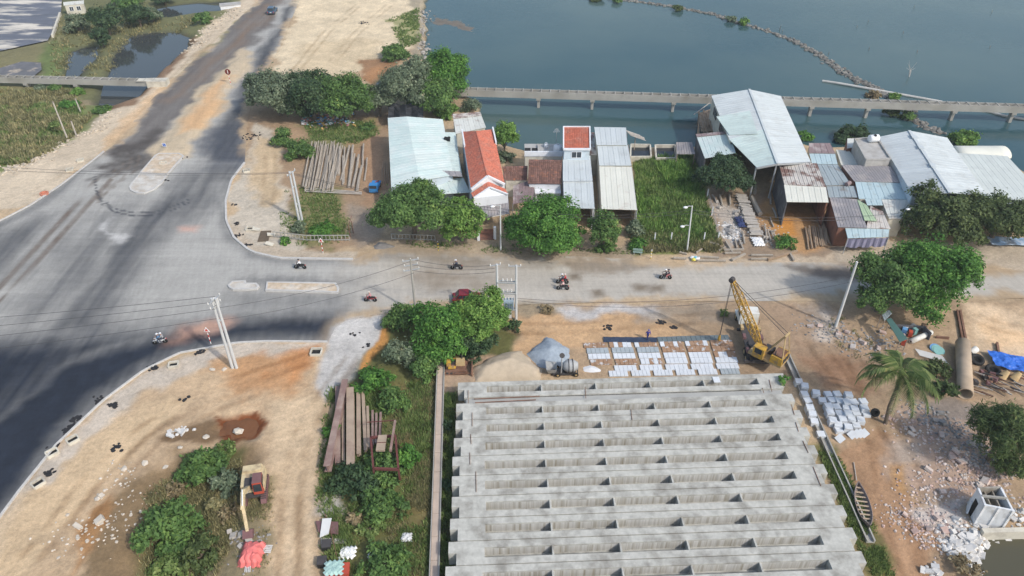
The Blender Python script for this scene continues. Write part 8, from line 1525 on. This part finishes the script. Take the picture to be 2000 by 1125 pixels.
def motorbike(label, loc, rot, paint):
    t = thing('motorbike', label, 'motorbike', loc, rot)
    for x in (-.62, .62):
        w_ = MB().lathe([(.22, -.04), (.28, -.05), (.3, 0), (.28, .05), (.22, .04), (.22, -.04)], 18, Matrix.Translation((x, 0, .3)) @ Matrix.Rotation(R(90), 4, 'X')).build('wheel', M_BLK, t, True); MB().lathe([(.2, -.02), (.22, -.02), (.22, .02), (.2, .02)], 16, Matrix.Translation((x, 0, .3)) @ Matrix.Rotation(R(90), 4, 'X')).build('rim', M_STEEL, w_)
        m = MB(); [m.bar((x, 0, .3), (x + .2 * math.cos(a), 0, .3 + .2 * math.sin(a)), .015) for a in np.arange(0, 6.2, 1.05)]; m.build('spokes', M_STEEL, w_)
    m = MB(); m.add([(x, y, z) for y in (-.11, .11) for x, z in ((-.75, .72), (-.5, .55), (-.15, .42), (.2, .45), (.42, .6), (.5, .98), (.4, 1.0), (.2, .62), (-.1, .62), (-.3, .72))], [tuple(range(10)), tuple(range(19, 9, -1))] + [(i, 10 + i, 10 + (i + 1) % 10, (i + 1) % 10) for i in range(10)]); m.build('body', paint, t)
    MB().box((-.3, 0, .79), (.75, .26, .1), 0, R(-4), 0, .85).build('seat', M_BLK, t); MB().box((-.02, 0, .35), (.4, .22, .25)).build('engine', M_STEEL, t)
    for s in (-1, 1): MB().bar((.62, s * .08, .3), (.44, s * .07, .95), .05).build('fork', M_STEEL, t); MB().tube([(.45, s * .05, 1.0), (.42, s * .28, 1.06), (.38, s * .34, 1.04)], .02, 6).build('handlebar', M_IRON, t); MB().bar((-.62, s * .1, .3), (-.5, s * .1, .65), .04).build('shock', M_STEEL, t)
    MB().tube([(-.05, -.14, .3), (-.4, -.16, .28), (-.8, -.16, .36)], [.03, .04, .05], 8).build('exhaust', M_STEEL, t); MB().sphere((.52, 0, .92), .09, 8, 5).build('headlight', M_PORC, t); MB().box((-.8, 0, .68), (.1, .14, .08)).build('tail_light', M_RED, t); MB().box((.64, 0, .62), (.3, .12, .03), 0, R(8)).build('mudguard', paint, t)
def rider(desc, px, py, rot, paint, lab, shirt, pants, helmet, pill=None):
    p = G(px, py); motorbike(desc, p, rot, paint); person(lab, p, rot, 'ride', shirt, pants, helmet)
    if pill: person(pill[0], p, rot, 'pillion', *pill[1:])
BK = M('bike_black', (.02, .02, .022), .35, .1, 1, 0, spec=.6); BR_ = M('bike_red', (.25, .02, .03), .35, .1, 1, 0, spec=.6); BB = M('bike_blue', (.05, .1, .3), .35, .1, 1, 0, spec=.6)
rider('black motorbike passing the east kerb corner', 587, 525, R(178), BK, 'rider in white shirt and black cap on the motorbike by the kerb corner', (.65, .66, .68), (.03, .03, .04), (.04, .04, .045))
rider('black motorbike in front of the street trees', 892, 526, R(178), BK, 'rider in dark jacket and white helmet before the street trees', (.05, .06, .09), (.03, .03, .04), (.68, .70, .74))
rider('dark red motorbike leaving the gravel drive', 724, 589, R(178), BR_, 'rider in pink top and pale helmet near the gravel drive', (.5, .26, .28), (.06, .03, .04), (.62, .55, .5))
rider('black motorbike carrying two, riding level with the crane slabs', 1098, 554, R(176), BK, 'rider in dark jacket and white helmet with a red passenger', (.05, .07, .12), (.04, .04, .05), (.7, .72, .75), ('pillion passenger in red top behind the dark jacket rider', (.5, .05, .07), (.05, .05, .06), (.65, .55, .5)))
rider('black motorbike riding alongside the two-up one', 1099, 566, R(178), BK, 'rider in pale pink top and red helmet beside the two-up motorbike', (.62, .42, .42), (.04, .04, .05), (.5, .1, .1))
rider('dark motorbike carrying two past the timber yard', 1299, 545, R(176), BK, 'rider in dark clothes and white helmet past the timber yard', (.04, .04, .06), (.04, .04, .05), (.7, .72, .74), ('pillion passenger in pink trousers past the timber yard', (.05, .05, .07), (.5, .2, .2), (.05, .05, .06)))
rider('white motorbike turning along the dark asphalt kerb', 314, 671, R(-165), M('bike_white', (.6, .62, .64), .35, .1, 1, 0, spec=.6), 'rider in blue jacket and white helmet at the dark asphalt kerb', (.1, .2, .34), (.06, .08, .12), (.7, .72, .74), ('pillion passenger in grey top at the dark asphalt kerb', (.35, .36, .38), (.08, .09, .12), (.6, .62, .66)))
person('worker in dark blue overalls walking beside the dark blue sheet', G(1264, 663), R(-75), 'walk', (.03, .035, .22), (.025, .03, .13), (.12, .12, .3))

# thin haze over the lagoon plain
hz = MB().box((0, 1800, 35), (6400, 5200, 78)); hz.v = [(x, y, -4.5 if z < 20 else 64.5) for x, y, z in hz.v]
hm = bpy.data.materials.new('haze_air'); hm.use_nodes = True; hm.node_tree.nodes.clear(); ho_ = hm.node_tree.nodes.new('ShaderNodeOutputMaterial'); hv = hm.node_tree.nodes.new('ShaderNodeVolumePrincipled')
hv.inputs['Color'].default_value = (.86, .91, .96, 1); hv.inputs['Density'].default_value = .0003; hv.inputs['Anisotropy'].default_value = .2; hm.node_tree.links.new(hv.outputs[0], ho_.inputs['Volume'])
tag(hz.build('haze', hm), kind='stuff')
